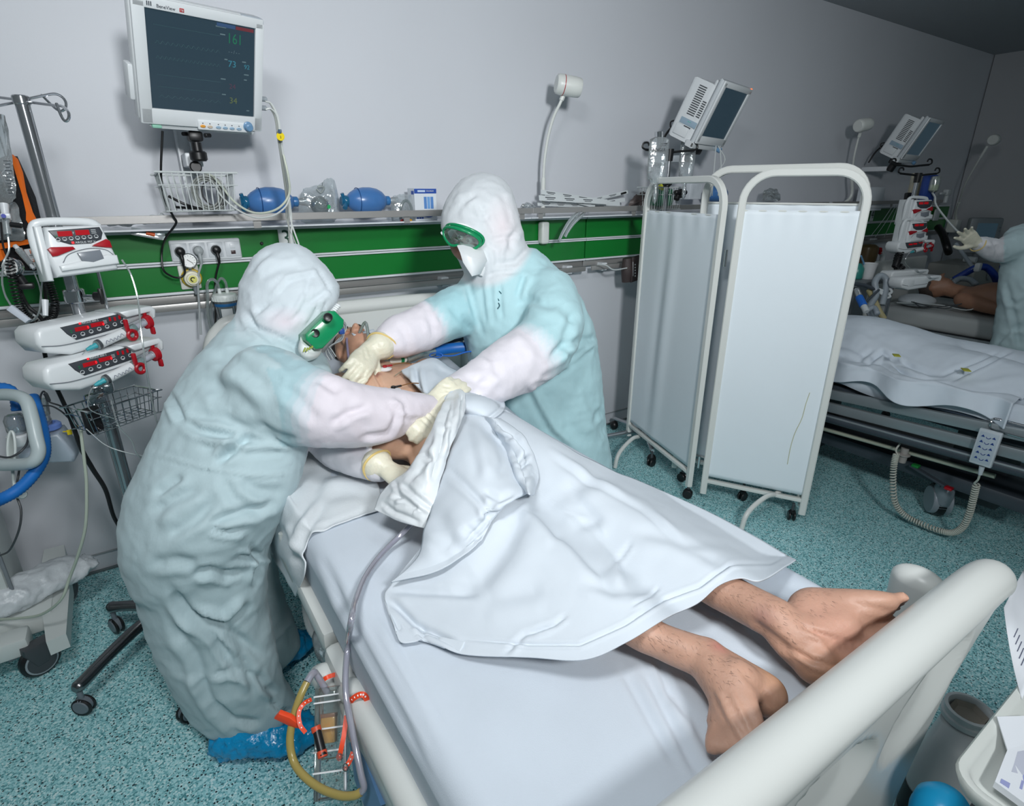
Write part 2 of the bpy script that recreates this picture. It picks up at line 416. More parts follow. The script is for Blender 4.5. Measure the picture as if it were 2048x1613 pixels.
# bed number sign
s = thing('bed_number_sign', 'white bed number plate reading 3 on the green panel', 'sign', on(571, 476, y=YP-.002))
c3 = on(571, 470, y=YP-.003)
obj('plate', Geo().box((c3.x, YP-.002, 1.437), (.064, .004, .105), .001), mat('sign_white', (226, 230, 230), .4), s, 0)
text('3', .1, basis((c3.x-.021, YP-.0045, 1.412), (1, 0, 0), (0, 0, 1)), mat('sign_green', (8, 70, 52), .5), s, 'numeral', sx=.85)
# sockets
def sock_strip():
    a = on(336, 482, y=YP-.01); b = on(478, 474, y=YP-.01); z = 1.4115; w = b.x-a.x; cx = (a.x+b.x)/2
    t = thing('socket_strip', 'white strip of three power sockets and a data port on the green panel', 'socket', (cx, YP, z))
    obj('cover', Geo().box((cx, YP-.006, z), (w, .02, .088), .008, 3), m_white, t)
    res = []
    for i in range(4):
        x = a.x+w*(i+.5)/4
        obj('frame', Geo().box((x, YP-.0165, z), (.058, .004, .062), .002), mat('socket_white', (206, 211, 216), .35), t)
        if i < 3:
            T = basis((x, YP-.0185, z), (1, 0, 0), (0, 0, 1))
            obj('socket_well', Geo().lathe([(.022, -.012), (.022, .0), (.0195, .0), (.0185, -.011), (.001, -.011)], 24, T), mat('socket_well', (186, 190, 194), .4), t)
            res.append(Vector((x, YP-.019, z)))
        else:
            obj('rocker', Geo().box((x, YP-.019, z+.012), (.02, .004, .018), .001), m_white, t)
            obj('data_port', Geo().box((x, YP-.0186, z-.014), (.018, .004, .015), .001), mat('port_dark', (60, 42, 44), .4), t)
    return res
SOCK = sock_strip()
m_cordw = mat('grey_cord', (186, 192, 192), .45)
def plug_cord(S, m, path, r, label):
    t = thing('power_cord', label, 'cord', S)
    T = basis(S, (1, 0, 0), (0, 0, 1))
    obj('plug', Geo().lathe([(.0185, -.003), (.0195, .012), (.017, .03), (.01, .036), (.001, .037)], 18, T), m, t)
    obj('strain_relief', Geo().tube([S+Vector((0, -.026, -.006)), S+Vector((.001, -.036, -.03)), S+Vector((.001, -.034, -.055))], [.0085, .007, .005], 10), m, t)
    obj('cable', Geo().tube([S+Vector((.001, -.034, -.05))]+path, r, 8), m, t)
    return t
S0, S1, S2 = SOCK
plug_cord(S0, m_black, [S0+Vector((-.0, -.035, -.085)), S0+Vector((-.025, -.035, -.102)), S0+Vector((-.055, -.04, -.09)), S0+Vector((-.075, -.05, -.06)), on(324, 500, y=2.74), on(332, 475, y=2.68), on(352, 447, y=2.64), on(346, 432, y=2.63), on(330, 400, y=2.6), on(322, 350, y=2.58), on(325, 262, y=2.55)], .0042, 'black monitor power cord in the first socket, running up past the basket')
plug_cord(S1, mat('light_plug', (160, 166, 168), .45), [on(396, 560, y=2.74), on(399, 620, y=2.74), on(402, 670, y=2.72)], .0045, 'grey power cord in the middle socket hanging straight down')
plug_cord(S2, m_black, [on(431, 560, y=2.76), on(431, 610, y=2.76), on(431, 660, y=2.75), on(432, 700, y=2.74)], .0042, 'black power cord in the third socket hanging behind the suction jar')
obj_b = tag(obj('panel_button', Geo().cyl((on(523, 487, y=YP).x, YP-.008, on(523, 487, y=YP).z), (on(523, 487, y=YP).x, YP+.002, on(523, 487, y=YP).z), .007, n=14, bev=.002), m_black), 'small black knob on the green panel beside the number plate', 'knob')
# vacuum regulator with gauge
def regulator():
    p = on(385, 558, y=2.75)
    t = thing('vacuum_regulator', 'cream suction regulator with round gauge below the socket strip', 'regulator', p)
    obj('plate', Geo().box((p.x-.006, YP-.006, p.z+.002), (.078, .012, .1), .006), mat('cream_plate', (214, 216, 208), .4), t)
    T = basis((p.x, YP-.012, p.z), (1, 0, 0), (0, 0, 1))
    obj('yellow_ring', Geo().lathe([(.038, 0), (.04, .006), (.037, .012), (.028, .013)], 24, T), mat('yellow_ring', (214, 180, 40), .4), t)
    obj('dial_body', Geo().lathe([(.033, .0), (.033, .03), (.03, .042), (.023, .045), (.022, .055), (.001, .056)], 26, T), mat('ivory', (228, 224, 204), .4), t)
    obj('dial_cap', Geo().lathe([(.016, .055), (.015, .058), (.001, .059)], 20, T), mat('pale_yellow', (222, 218, 120), .4), t)
    obj('dial_mark', Geo().tube([(p.x+.008*math.cos(a), YP-.072, p.z+.008*math.sin(a)) for a in np.linspace(.6, 4.6, 8)], .0022, 6, 3), m_black, t)
    q = Vector((p.x, YP-.04, p.z+.072)); T2 = basis(q, (1, 0, 0), (0, .25, 1))
    obj('gauge_case', Geo().lathe([(.028, -.014), (.031, -.01), (.031, .006), (.028, .009), (.026, .005), (.001, .0045)], 28, T2), m_chrome, t)
    obj('gauge_face', Geo().lathe([(.0255, .0052), (.001, .0056)], 28, T2), mat('gauge_face', (226, 228, 226), .4), t)
    for k in range(11):
        a = math.radians(-50+28*k); obj('tick', Geo().box((.021*math.cos(a), .021*math.sin(a), .0064), (.005, .0012, .0008), rot=Matrix.Rotation(a, 3, 'Z'), T=T2), m_black, t, 0)
    obj('needle', Geo().box((.004, -.003, .0075), (.026, .0024, .001), rot=Matrix.Rotation(-.7, 3, 'Z'), T=T2), m_black, t, 0)
    obj('stem', Geo().cyl(q+Vector((0, .01, -.03)), q+Vector((0, .01, -.048)), .006, n=12), m_chrome, t)
    obj('outlet', Geo().cyl((p.x+.006, YP-.03, p.z-.03), (p.x+.008, YP-.03, p.z-.068), .011, .008, 14), m_mgrey, t)
regulator()
# suction jar
def jar():
    p = on(452, 610, y=2.72); t = thing('suction_jar', 'clear suction jar with white lid and looped tubes under the panel', 'jar', (p.x, p.y, p.z-.09))
    T = Matrix.Translation((p.x, p.y, p.z-.09))
    obj('vessel', Geo().lathe([(.001, 0), (.036, 0), (.04, .006), (.045, .12), (.045, .124), (.043, .124), (.038, .008), (.001, .004)], 28, T), film('jar_plastic', (198, 208, 212), .1, .08, 1, .15), t)
    obj('lid', Geo().lathe([(.049, .11), (.05, .128), (.046, .136), (.03, .141), (.001, .142)], 28, T), mat('lid_white', (212, 218, 216), .35), t)
    for k in range(24):
        a = 2*PI*k/24; obj('lid_rib', Geo().box((.0497*math.cos(a), .0497*math.sin(a), .119), (.003, .004, .016), T=T, rot=Matrix.Rotation(a, 3, 'Z')), MATS['lid_white'], t, 0)
    obj('blue_band', Geo().lathe([(.0447, .088), (.0452, .095), (.0447, .1)], 28, T, cap=False), mat('band_blue', (30, 96, 150), .4), t)
    obj('scale_label', Geo().rings([[Vector((.0458*math.cos(a), .0458*math.sin(a), z)) for a in np.linspace(-2.2, -1.2, 8)] for z in (.02, .08)], closed=False, T=T), mat('paper_label', (210, 214, 216), .6), t)
    for dx, top in ((-.016, .06), (.014, .065)):
        b = T @ Vector((dx, 0, .14)); obj('port', Geo().cyl(b, b+Vector((0, 0, .022)), .008, .0065, 12), MATS['lid_white'], t)
    tub = film('clear_tube', (206, 214, 214), .16, .12, 1, .22)
    b = T @ Vector((-.016, 0, .155)); obj('tube', Geo().tube([b, b+Vector((-.002, 0, .03)), b+Vector((-.02, -.005, .048)), b+Vector((-.042, -.008, .03)), b+Vector((-.05, -.008, -.03)), b+Vector((-.06, -.005, -.1)), b+Vector((-.058, 0, -.2)), b+Vector((-.045, 0, -.3))], .006, 8), tub, t)
    b = T @ Vector((.014, 0, .155)); obj('tube', Geo().tube([b, b+Vector((0, 0, .03)), b+Vector((-.012, .004, .048)), b+Vector((-.03, .008, .03)), b+Vector((-.05, .02, -.02)), b+Vector((-.075, .03, -.09)), b+Vector((-.08, .03, -.2)), b+Vector((-.06, .03, -.32))], .0055, 8), tub, t)
jar()
# ================================================================= BED 1
m_bedw = mat('bed_plastic', (206, 209, 206), .34)
m_sheet = mat('cotton_sheet', (206, 214, 222), .8, noise=(14, .02), bump=(420, .06))
m_fit = mat('fitted_cotton', (202, 211, 221), .8, noise=(9, .03), bump=(420, .08))
BX0, BX1, BY0, BY1, BZ = .235, 1.155, .29, 2.36, .84
HEADY, HEADZ = 1.62, 1.0
def bedz(y):
    """top of the mattress: the head end is raised a little"""
    return BZ if y < HEADY else BZ+(y-HEADY)*.17
def bed1():
    t = thing('hospital_bed', 'white hospital bed in the foreground with moulded footboard', 'bed', (.695, 1.3, 0))
    # frame
    obj('frame_beam', Geo().box((BX0-.005, 1.45, .665), (.05, .72, .06), .012).box((BX0+.0, .75, .63), (.075, .66, .1), .02), m_bedw, t)
    obj('frame_beam', Geo().box((BX1+.0, 1.3, .66), (.05, 1.7, .06), .012), m_bedw, t)
    obj('deck', Geo().box((.695, 1.32, .655), (.84, 2.0, .05), .01), m_mgrey, t)
    obj('mattress', Geo().box((.695, (BY0+1.6)/2, .765), (.86, 1.6-BY0-.03, .12), .04, 3).rings([[Vector((x, y, z)) for x, z in ((.265, bedz(y)-.14), (1.125, bedz(y)-.14), (1.125, bedz(y)-.02), (.265, bedz(y)-.02))] for y in (1.6, 1.8, 2.1, BY1-.03)]), mat('mattress_cover', (90, 104, 124), .6), t)
    # end stop below the sheet, near the foot
    obj('rail_knob', Geo().ell((BX0-.03, .93, .585), (.022, .05, .035)), m_bedw, t)
    # base and columns
    obj('base_frame', Geo().box((.695, 1.25, .2), (.55, 1.5, .07), .02), m_bedw, t)
    obj('lift_column', Geo().box((.695, .75, .42), (.2, .22, .44), .03), m_bedw, t)
    obj('lift_column', Geo().box((.695, 1.8, .42), (.2, .22, .44), .03), m_bedw, t)
    for x in (.36, 1.03):
        for y in (.55, 1.98):
            c = obj('caster', Geo().cyl((x-.02, y, .07), (x+.02, y, .07), .07, n=24, bev=.008), m_black, t)
            obj('wheel_cover', Geo().cyl((x-.024, y, .07), (x+.024, y, .07), .048, n=20, bev=.004).box((x, y, .16), (.035, .06, .08), .012), m_mgrey, c)
    # curved bumper arm under the foot end, wire tray under the side
    obj('bumper_arm', Geo().tube([at(905, 1540, 1.28), at(880, 1590, 1.26), at(835, 1625, 1.26), at(780, 1680, 1.27)], .03, 14), m_bedw, t)
    wr = Geo(); a = [on(648, 1200, z=.36), on(636, 1230, z=.36), on(650, 1255, z=.36), on(678, 1246, z=.36), on(695, 1225, z=.36)]
    wr.tube(a, .004, 6); wr.tube([on(637, 1225, z=.34), on(672, 1280, z=.34)], .003, 6); wr.tube([on(652, 1222, z=.34), on(688, 1275, z=.34)], .003, 6); wr.tube([on(680, 1276, z=.35), on(698, 1262, z=.35), on(690, 1240, z=.35)], .003, 6)
    obj('wire_tray', wr, m_chrome, t)
    obj('bracket', Geo().tube([(BX0-.02, 1.50, .74), (BX0-.02, 1.5, .69), (BX0-.02, 1.47, .675), (BX0+.01, 1.44, .67)], .009, 8), m_bedw, t)
    # headboard
    hb = Geo(); x0, x1 = .2, 1.32
    P = [(x0, .72), (x0, 1.06)]+[(x0+.1-.1*math.cos(a), 1.06+.085*math.sin(a)) for a in np.linspace(.2, PI/2, 6)]+[(x1-.1+.1*math.sin(a), 1.06+.085*math.cos(a)) for a in np.linspace(0, PI/2-.2, 6)]+[(x1, 1.06), (x1, .72)]
    hb.prism(P, 2.42, 2.47, r=.0); obj('headboard', hb, m_bedw, t, 50)
    obj('headboard_rim', Geo().tube([(x0, 2.445, .75), (x0, 2.445, 1.0), (x0+.05, 2.445, 1.13), (x0+.2, 2.445, 1.165), (x1-.2, 2.445, 1.165), (x1-.05, 2.445, 1.13), (x1, 2.445, 1.0), (x1, 2.445, .75)], .032, 12), m_bedw, t)
    return t
BED = bed1()
def footboard():
    """moulded board with a round top bar and scooped grips, facing the camera"""
    x0, x1 = .06, 1.315; YB = lambda x: .2595-.0175*x; g = Geo(); ZT = .94
    sz = [.30, .49, .68, .795, .86, .91, .95]; sx = [.25, .275, .21, .165, .10, .04, .0]
    G = []; nx, nz = 130, 70
    for j in range(nz+1):
        w = j/nz; row = []; z = .30+w*(ZT-.30)
        ins = float(np.interp(z, sz, sx)); xa = x0+ins; xb = x1-ins
        for i in range(nx+1):
            u = i/nx; x = xa+(xb-xa)*u; dep = 0
            for ex, ez, rx, rz in ((.37, .80, .15, .085), (.70, .80, .15, .085), (1.01, .822, .125, .105)):
                dx = x-ex; q = ((dx-.55*(z-ez)*(1 if ex > .9 else 0))/rx)**2+((z-ez)/rz)**2; dep = max(dep, .06*min(1, max(0, 1-q)*1.9)**.75*(.35+.65*min(1, max(0, (z-ez+rz)/(1.6*rz)))))
            edge = min(u, 1-u)*(xb-xa); rnd = .02*(1-math.sqrt(max(0, 1-(1-min(1, edge/.03))**2)))
            row.append(Vector((x, YB(x)-.028+dep*.62+rnd, z)))
        G.append(row)
    g.grid(G); B = [[Vector((p.x, YB(p.x)+.008, p.z)) for p in r] for r in G]; g.grid([r[::-1] for r in B])
    for r in (0, nz): g.grid([G[r], B[r]])
    g.grid([[r[0] for r in G], [r[0] for r in B]]); g.grid([[r[nx] for r in G], [r[nx] for r in B]])
    fb = obj('footboard', g, m_bedw, BED, 50)
    pt = lambda x, z, k=0: (x, YB(x)+k, z)
    obj('top_bar', Geo().tube([pt(x0+.1, .79, .012), pt(x0+.03, .88, .006), pt(x0+.02, .93), pt(x0+.08, .94), pt(.4, .941), pt(.695, .944), pt(1.0, .95), pt(x1-.09, .951), pt(x1-.025, .932), pt(x1-.035, .88, .006), pt(x1-.12, .79, .012)], [.012, .026, .036, .040, .041, .041, .041, .040, .036, .026, .012], 24, 8), m_bedw, fb)
    obj('corner_bumper', Geo().loft([(Vector((1.262, .33, .66)), Vector((.03, 0, 0)), Vector((0, .05, 0))), (Vector((1.262, .335, .80)), Vector((.034, 0, 0)), Vector((0, .055, 0))), (Vector((1.258, .34, .875)), Vector((.034, 0, 0)), Vector((0, .052, 0)))], 20).ell((1.258, .34, .875), (.034, .052, .034), None, 20, 14), m_bedw, fb)
    obj('edge_strip', Geo().tube([(1.13, .27, .70), (1.09, .27, .55), (1.06, .27, .36)], .014, 8), mat('navy_trim', (40, 62, 96), .5), fb)
footboard()
# lowered side rail with tube ends and blue inlay
def siderail():
    m_blue = mat('inlay_blue', (92, 132, 172), .45)
    r = obj('side_rail', Geo().tube([at(690, 1440, 1.3), at(672, 1395, 1.28), at(655, 1358, 1.26), at(640, 1352, 1.3)], [.03, .03, .032, .026], 16).tube([at(712, 1440, 1.19), at(700, 1388, 1.2), at(712, 1390, 1.17), at(735, 1430, 1.12), at(785, 1530, 1.0), at(860, 1680, .88)], [.024, .027, .029, .029, .028, .028], 16).tube([at(672, 1395, 1.28), at(690, 1425, 1.25), at(712, 1410, 1.2)], .02, 12), m_bedw, BED, 60)
    p = [at(700, 1425, 1.25), at(740, 1460, 1.16), at(795, 1570, 1.03), at(845, 1680, .93), at(770, 1700, 1.06), at(735, 1600, 1.18), at(705, 1500, 1.26)]
    g = Geo(); n = (p[2]-p[0]).cross(p[4]-p[0]).normalized()*.012; g.rings([[q-n for q in p], [q+n for q in p]]); obj('rail_panel', g, m_bedw, r)
    q = [at(702, 1470, 1.2), at(728, 1500, 1.13), at(768, 1610, 1.02), at(745, 1640, 1.06), at(715, 1560, 1.16)]
    g = Geo(); n = (q[2]-q[0]).cross(q[4]-q[0]).normalized()*.006; g.rings([[k-n for k in q], [k+n for k in q]]); obj('blue_inlay', g, m_blue, r)
siderail()
def px_surface(rows, hf, nu, nv, lift=0.0):
    """cloth patch: rows of photo points interpolated, dropped on the height field hf"""
    R = [[np.array(p, float) for p in r] for r in rows]
    def res(r, n): 
        Q = catmull([Vector((p[0], p[1], 0)) for p in r], 8); L = [0]
        for a, b in zip(Q, Q[1:]): L.append(L[-1]+(b-a).length)
        s = np.linspace(0, L[-1], n); return np.stack([np.interp(s, L, [q.x for q in Q]), np.interp(s, L, [q.y for q in Q])], 1)
    A = np.array([res(r, nv) for r in R]); m = len(A)
    out = np.empty((nu, nv, 2))
    for j in range(nv):
        Q = catmull([Vector((A[i, j, 0], A[i, j, 1], 0)) for i in range(m)], 10); s = np.linspace(0, len(Q)-1, nu)
        out[:, j, 0] = np.interp(s, range(len(Q)), [q.x for q in Q]); out[:, j, 1] = np.interp(s, range(len(Q)), [q.y for q in Q])
    X = out[..., 0].ravel(); Y = out[..., 1].ravel()
    D = _F[None]*FPX+np.outer(X-1024.0, _R)-np.outer(Y-806.5, _U); z = np.full(len(X), BZ+.1)
    uu = np.repeat(np.linspace(0, 1, nu), nv); vv = np.tile(np.linspace(0, 1, nv), nu)
    lf = lift(uu, vv) if callable(lift) else lift
    gap = lambda z: (lambda P: P[:, 2]-hf(P[:, 0], P[:, 1])-lf)(_C+D*((z-CAMH)/D[:, 2])[:, None])
    hi = np.full(len(X), 1.32); lo = np.full(len(X), .6); done = np.zeros(len(X), bool); zz = np.linspace(1.32, .6, 145)
    for q0, q1 in zip(zz, zz[1:]):
        k = (gap(np.full(len(X), q1)) <= 0) & ~done; hi[k] = q0; lo[k] = q1; done |= k
    for _ in range(12):
        z = (hi+lo)/2; k = gap(z) > 0; hi = np.where(k, z, hi); lo = np.where(k, lo, z)
    P = _C+D*((z-CAMH)/D[:, 2])[:, None]
    F = [(i*nv+j, i*nv+j+1, (i+1)*nv+j+1, (i+1)*nv+j) for i in range(nu-1) for j in range(nv-1)]
    return P, F
# ---------------------------------------------------------------- fitted sheet
def fitted():
    nx, ny = 150, 230; ys = np.linspace(BY0, BY1, ny); g = []
    hw = (BX1-BX0)/2; cx = (BX0+BX1)/2; r = .05; drop = .15
    prof = []
    for a in np.linspace(0, 1, 16): prof.append((-hw-.004, -drop+(drop-r)*a))
    for a in np.linspace(0, PI/2, 9)[1:]: prof.append((-hw+r-r*math.cos(a), -r+r*math.sin(a)))
    for a in np.linspace(-hw+r, hw-r, 110)[1:-1]: prof.append((a, 0.0))
    for a in np.linspace(PI/2, 0, 9)[:-1]: prof.append((hw-r+r*math.cos(a), -r+r*math.sin(a)))
    for a in np.linspace(1, 0, 16): prof.append((hw+.004, -drop+(drop-r)*a))
    V = []; n = len(prof)
    for y in ys:
        e = min(1, (y-BY0)/.05); q = .03*(1-math.sqrt(max(0, 1-(1-e)**2)))
        for x, z in prof: V.append((cx+x*(1-.04*(1-e)), y, bedz(y)+z-q))
    V = np.array(V); F = [(i*n+j, i*n+j+1, (i+1)*n+j+1, (i+1)*n+j) for i in range(ny-1) for j in range(n-1)]
    N = normals(V, F); 
    if N[len(N)//2][2] < 0: F = [f[::-1] for f in F]
    st = [([(1330, 1370), (1390, 1440), (1440, 1530), (1470, 1590)], 12, .007), ([(1290, 1340), (1340, 1440), (1400, 1560)], 9, .006), ([(1352, 1330), (1420, 1400), (1470, 1500)], 8, .007), ([(1240, 1330), (1300, 1440), (1350, 1530)], 9, .005), ([(1310, 1310), (1345, 1400)], 8, .006),
          ([(1420, 1190), (1490, 1240), (1560, 1330)], 9, .005), ([(1390, 1200), (1440, 1230), (1500, 1240)], 7, .005), ([(1560, 1170), (1640, 1190), (1720, 1200)], 10, .003), ([(1400, 1250), (1460, 1300), (1560, 1350)], 12, .004), ([(1440, 1225), (1480, 1260)], 6, .004),
          ([(760, 1215), (800, 1290), (850, 1390), (900, 1480)], 9, .004), ([(700, 1175), (760, 1290), (830, 1420), (890, 1540)], 7, .004), ([(650, 1130), (700, 1240), (770, 1370), (850, 1520)], 8, .004), ([(690, 1120), (735, 1190), (770, 1260)], 14, .003), ([(640, 1110), (668, 1165), (690, 1230)], 8, .004),
          ([(735, 1060), (790, 1080), (830, 1060)], 16, .002), ([(760, 1120), (800, 1150)], 20, .003)]
    V = folds(V, F, st)
    V[:, 2] += .004*(fbm(V*np.array((7, 5, 3))+3, 3)-.45)
    return solidify(tag(obj('fitted_sheet', ([Vector(p) for p in V], F), m_fit, None, 180), 'white fitted sheet stretched over the mattress of the near bed', 'sheet'), .004)
fitted()
# ================================================================= PEOPLE
m_skin = mat('skin', (205, 158, 128), .5, vcol=True, noise=(22, .09), bump=(150, .12), sss=.12)
m_cov = mat('nonwoven_coverall', (214, 222, 226), .72, spec=.3, vcol=True, noise=(26, .025), bump=(120, .07, (1, 1, .6)), sheen=.12)
m_latex = mat('latex_glove', (222, 218, 198), .38, noise=(30, .04), bump=(90, .18), sss=.06)
m_cuff = mat('latex_roll', (222, 196, 128), .4)
def hand(Wp, d, n, curl, thumb=(.5, .5), side=1, sc=1.0, spread=.06, forearm=None, fa=1.0):
    """palm, four bent fingers and a thumb; n = direction of the back of the hand"""
    d = Vector(d).normalized(); n = Vector(n); n = (n-d*n.dot(d)).normalized(); s = d.cross(n)*side; g = Geo(); Wp = Vector(Wp)
    P = lambda a, b, c: Wp+(d*a+s*b+n*c)*sc
    g.loft([(P(-.02, 0, 0), s*.03*sc, n*.022*sc), (P(.02, 0, 0), s*.034*sc, n*.021*sc), (P(.06, 0, .002), s*.041*sc, n*.018*sc), (P(.092, -.001, .002), s*.04*sc, n*.014*sc)], 16)
    Ls = (.068, .077, .071, .056); off = (.0295, .0095, -.0105, -.029); dd = (.09, .095, .091, .082); rr = (.0096, .0098, .0094, .0084)
    for i in range(4):
        c = curl[i]; a = d*1.0; p = P(dd[i]-.022, off[i], .002); pts = [p]; p = P(dd[i], off[i], .003); pts.append(p); ang = 0; sp = s*(spread*(1.5-i))
        for k, q in enumerate((.45, .31, .24)):
            ang += c*(1.0, 1.15, .7)[k]; v = (d*math.cos(ang)-n*math.sin(ang)+sp).normalized(); p = p+v*Ls[i]*q*sc; pts.append(p)
        g.limb(pts, [rr[i]*sc*1.12, rr[i]*sc*1.08, rr[i]*sc, rr[i]*sc*.95, rr[i]*sc*.8], 10, 3)
    b = P(.018, .026, -.006); t1 = (d*.75+s*.75-n*.3*thumb[0]).normalized(); p1 = b+t1*.042*sc; t2 = (d*.9+s*(.45-.6*thumb[1])-n*thumb[1]*.8).normalized(); p2 = p1+t2*.032*sc; t3 = (d*.9+s*(.2-.8*thumb[1])-n*thumb[1]).normalized(); p3 = p2+t3*.026*sc
    g.limb([b, p1, p2, p3], [.015*sc, .0125*sc, .0108*sc, .009*sc], 10, 3)
    if forearm is not None: g.limb([P(-.0, 0, 0), Wp.lerp(Vector(forearm), .5), Vector(forearm)], [.029*sc, .033*sc*fa, .036*sc*fa], 14, 3)
    return g
def glove(parent, g, cuff_c, cuff_d, r, extra=None, voxel=.0042, name='glove'):
    V, F = soft(g, voxel, 3); N = normals(V, F); V = V+N*(.0022*(fbm(V*np.array((90, 90, 90)), 2)-.4))[:, None]
    if extra: V = folds(V, F, extra)
    o = obj(name, ([Vector(p) for p in V], F), m_latex, parent, 180)
    if cuff_c is not None:
        T = basis(cuff_c, Vector(cuff_d).orthogonal(), Vector(cuff_d).cross(Vector(cuff_d).orthogonal()))
        obj('rolled_cuff', Geo().loop([T @ Vector((r*math.cos(a)*(1+.05*math.sin(3*a)), r*math.sin(a), .004*math.sin(2*a))) for a in np.linspace(0, 2*PI, 15)[:-1]], .0035, 7, 3), m_cuff, o)
    return o
def sil(secs, n=24, g=None, sub=3):
    """rings from silhouette points: (left px, right px, camera distance, half depth)"""
    g = g or Geo(); S = []
    for L, Rr, w, hd in secs:
        a = at(*L, w); b = at(*Rr, w); S.append(((a+b)/2, (b-a)/2, Vector(_h)*hd))
    return g.loft(S, n, sub=sub)
# ---------------------------------------------------------------- left nurse
def left_nurse():
    t = thing('person', 'person in white coverall and green goggles bending over the near bed from the left', 'person', (.08, 1.62, 0))
    g = Geo()
    sil([((482, 625), (618, 700), 1.80, .10), ((448, 652), (640, 725), 1.76, .16), ((400, 712), (660, 768), 1.72, .2), ((352, 790), (648, 830), 1.68, .215), ((318, 860), (622, 885), 1.645, .21), ((286, 932), (606, 928), 1.62, .205), ((264, 1005), (588, 990), 1.61, .205), ((264, 1080), (556, 1050), 1.63, .2), ((280, 1150), (530, 1110), 1.66, .18)], 28, g)
    sil([((272, 1080), (535, 1080), 1.62, .15), ((283, 1150), (528, 1150), 1.64, .15), ((302, 1225), (530, 1230), 1.68, .14), ((334, 1310), (545, 1320), 1.72, .135), ((366, 1380), (566, 1380), 1.77, .12), ((404, 1425), (588, 1408), 1.80, .11), ((446, 1456), (594, 1420), 1.82, .09), ((472, 1470), (588, 1436), 1.83, .06)], 24, g)
    sil([((430, 1080), (560, 1060), 1.80, .11), ((470, 1150), (548, 1120), 1.86, .11), ((488, 1220), (560, 1200), 1.94, .1), ((500, 1290), (585, 1262), 2.02, .1), ((515, 1345), (604, 1300), 2.08, .085)], 20, g)
    # hood
    sil([((545, 490), (590, 490), 1.84, .03), ((520, 502), (617, 500), 1.84, .075), ((498, 535), (648, 532), 1.835, .11), ((482, 580), (676, 572), 1.83, .125), ((478, 615), (674, 610), 1.82, .13), ((480, 645), (648, 655), 1.81, .125), ((486, 668), (628, 690), 1.80, .11)], 26, g)
    g.limb([at(530, 775, 1.60), at(575, 800, 1.56), at(650, 822, 1.53), at(745, 834, 1.58), at(815, 822, 1.65), at(852, 814, 1.695)], [.118, .118, .104, .084, .062, .041], 20, 4)
    g.limb([at(618, 742, 1.85), at(636, 830, 1.80), at(660, 890, 1.75), at(705, 915, 1.67), at(758, 936, 1.605)], [.07, .066, .06, .053, .040], 18, 4)
    st = [([(494, 880), (462, 903), (436, 924)], 9, .018), ([(300, 905), (322, 912), (405, 936), (500, 952), (560, 950), (602, 934)], 3.5, -.004), ([(335, 784), (352, 815), (364, 846)], 8, .012), ([(362, 842), (404, 866), (465, 872), (520, 884)], 10, .014), ([(365, 852), (420, 882), (500, 894), (590, 894)], 8, -.008),
          ([(308, 992), (336, 972), (365, 953)], 9, .009), ([(412, 1050), (465, 1030), (520, 1018), (562, 998)], 10, .012), ([(418, 1058), (455, 1064), (492, 1060)], 7, .009), ([(300, 1030), (340, 1000), (400, 975)], 14, .008), ([(330, 1075), (390, 1040), (430, 1000)], 12, .007), ([(480, 960), (520, 985), (575, 985)], 12, .007), ([(440, 950), (470, 1000), (540, 1040)], 12, .006),
          ([(388, 1222), (452, 1234), (490, 1196)], 9, -.012), ([(386, 1150), (420, 1142), (471, 1156)], 9, .011), ([(452, 1146), (484, 1146)], 7, .008), ([(338, 1176), (376, 1227), (440, 1252), (519, 1309)], 11, .014), ([(360, 1222), (427, 1271), (471, 1335), (519, 1366)], 9, .012), ([(430, 1407), (465, 1439), (522, 1448)], 8, .010), ([(515, 1345), (530, 1372), (553, 1391)], 8, .012), ([(471, 1120), (531, 1110), (540, 1090)], 7, .012), ([(500, 1090), (520, 1120), (509, 1176)], 7, .012), ([(427, 1353), (459, 1341), (482, 1353)], 7, .008), ([(340, 1250), (390, 1310), (420, 1390)], 12, .008), ([(385, 1340), (430, 1420), (480, 1465)], 10, .009), ([(470, 1290), (500, 1340), (510, 1390)], 9, .008), ([(540, 1400), (560, 1420), (590, 1425)], 5, .008), ([(300, 1130), (350, 1120), (400, 1130)], 12, .007),
          ([(660, 850), (694, 828), (740, 812)], 8, .009), ([(721, 876), (778, 868), (798, 828)], 6, .009), ([(510, 848), (550, 872), (595, 884)], 10, .010), ([(798, 828), (852, 831)], 5, -.006), ([(634, 755), (655, 770), (680, 785)], 10, .008), ([(560, 770), (600, 800), (640, 850)], 14, .007), ([(780, 800), (800, 812), (802, 845)], 6, -.007), ([(690, 800), (740, 870)], 14, .006), ([(420, 700), (480, 730), (540, 780)], 16, .008), ([(400, 760), (470, 790), (520, 840)], 16, .009), ([(470, 680), (540, 700), (600, 745)], 12, .006), ([(380, 830), (440, 835), (500, 860)], 10, .008),
          ([(540, 594), (575, 555), (641, 540)], 5, -.005), ([(611, 590), (618, 556)], 5, .006), ([(580, 645), (611, 584)], 5, -.006), ([(510, 628), (540, 604)], 6, .006), ([(614, 610), (648, 586), (655, 572)], 5, .006), ([(572, 652), (597, 628)], 5, .006), ([(500, 545), (520, 520), (545, 502)], 5, .004), ([(490, 620), (510, 660), (560, 690)], 7, .012), ([(500, 650), (545, 668), (600, 700)], 6, .010), ([(630, 530), (650, 560), (665, 590)], 5, .005), ([(520, 560), (550, 540), (600, 530)], 9, .004), ([(640, 600), (628, 630), (610, 655)], 4, .005), ([(655, 600), (645, 625)], 4, .004), ([(534, 640), (570, 610)], 7, .004)]
    st = [(p, w_, d_*(1.5 if max(q[1] for q in p) > 900 else 1.15)) for p, w_, d_ in st]
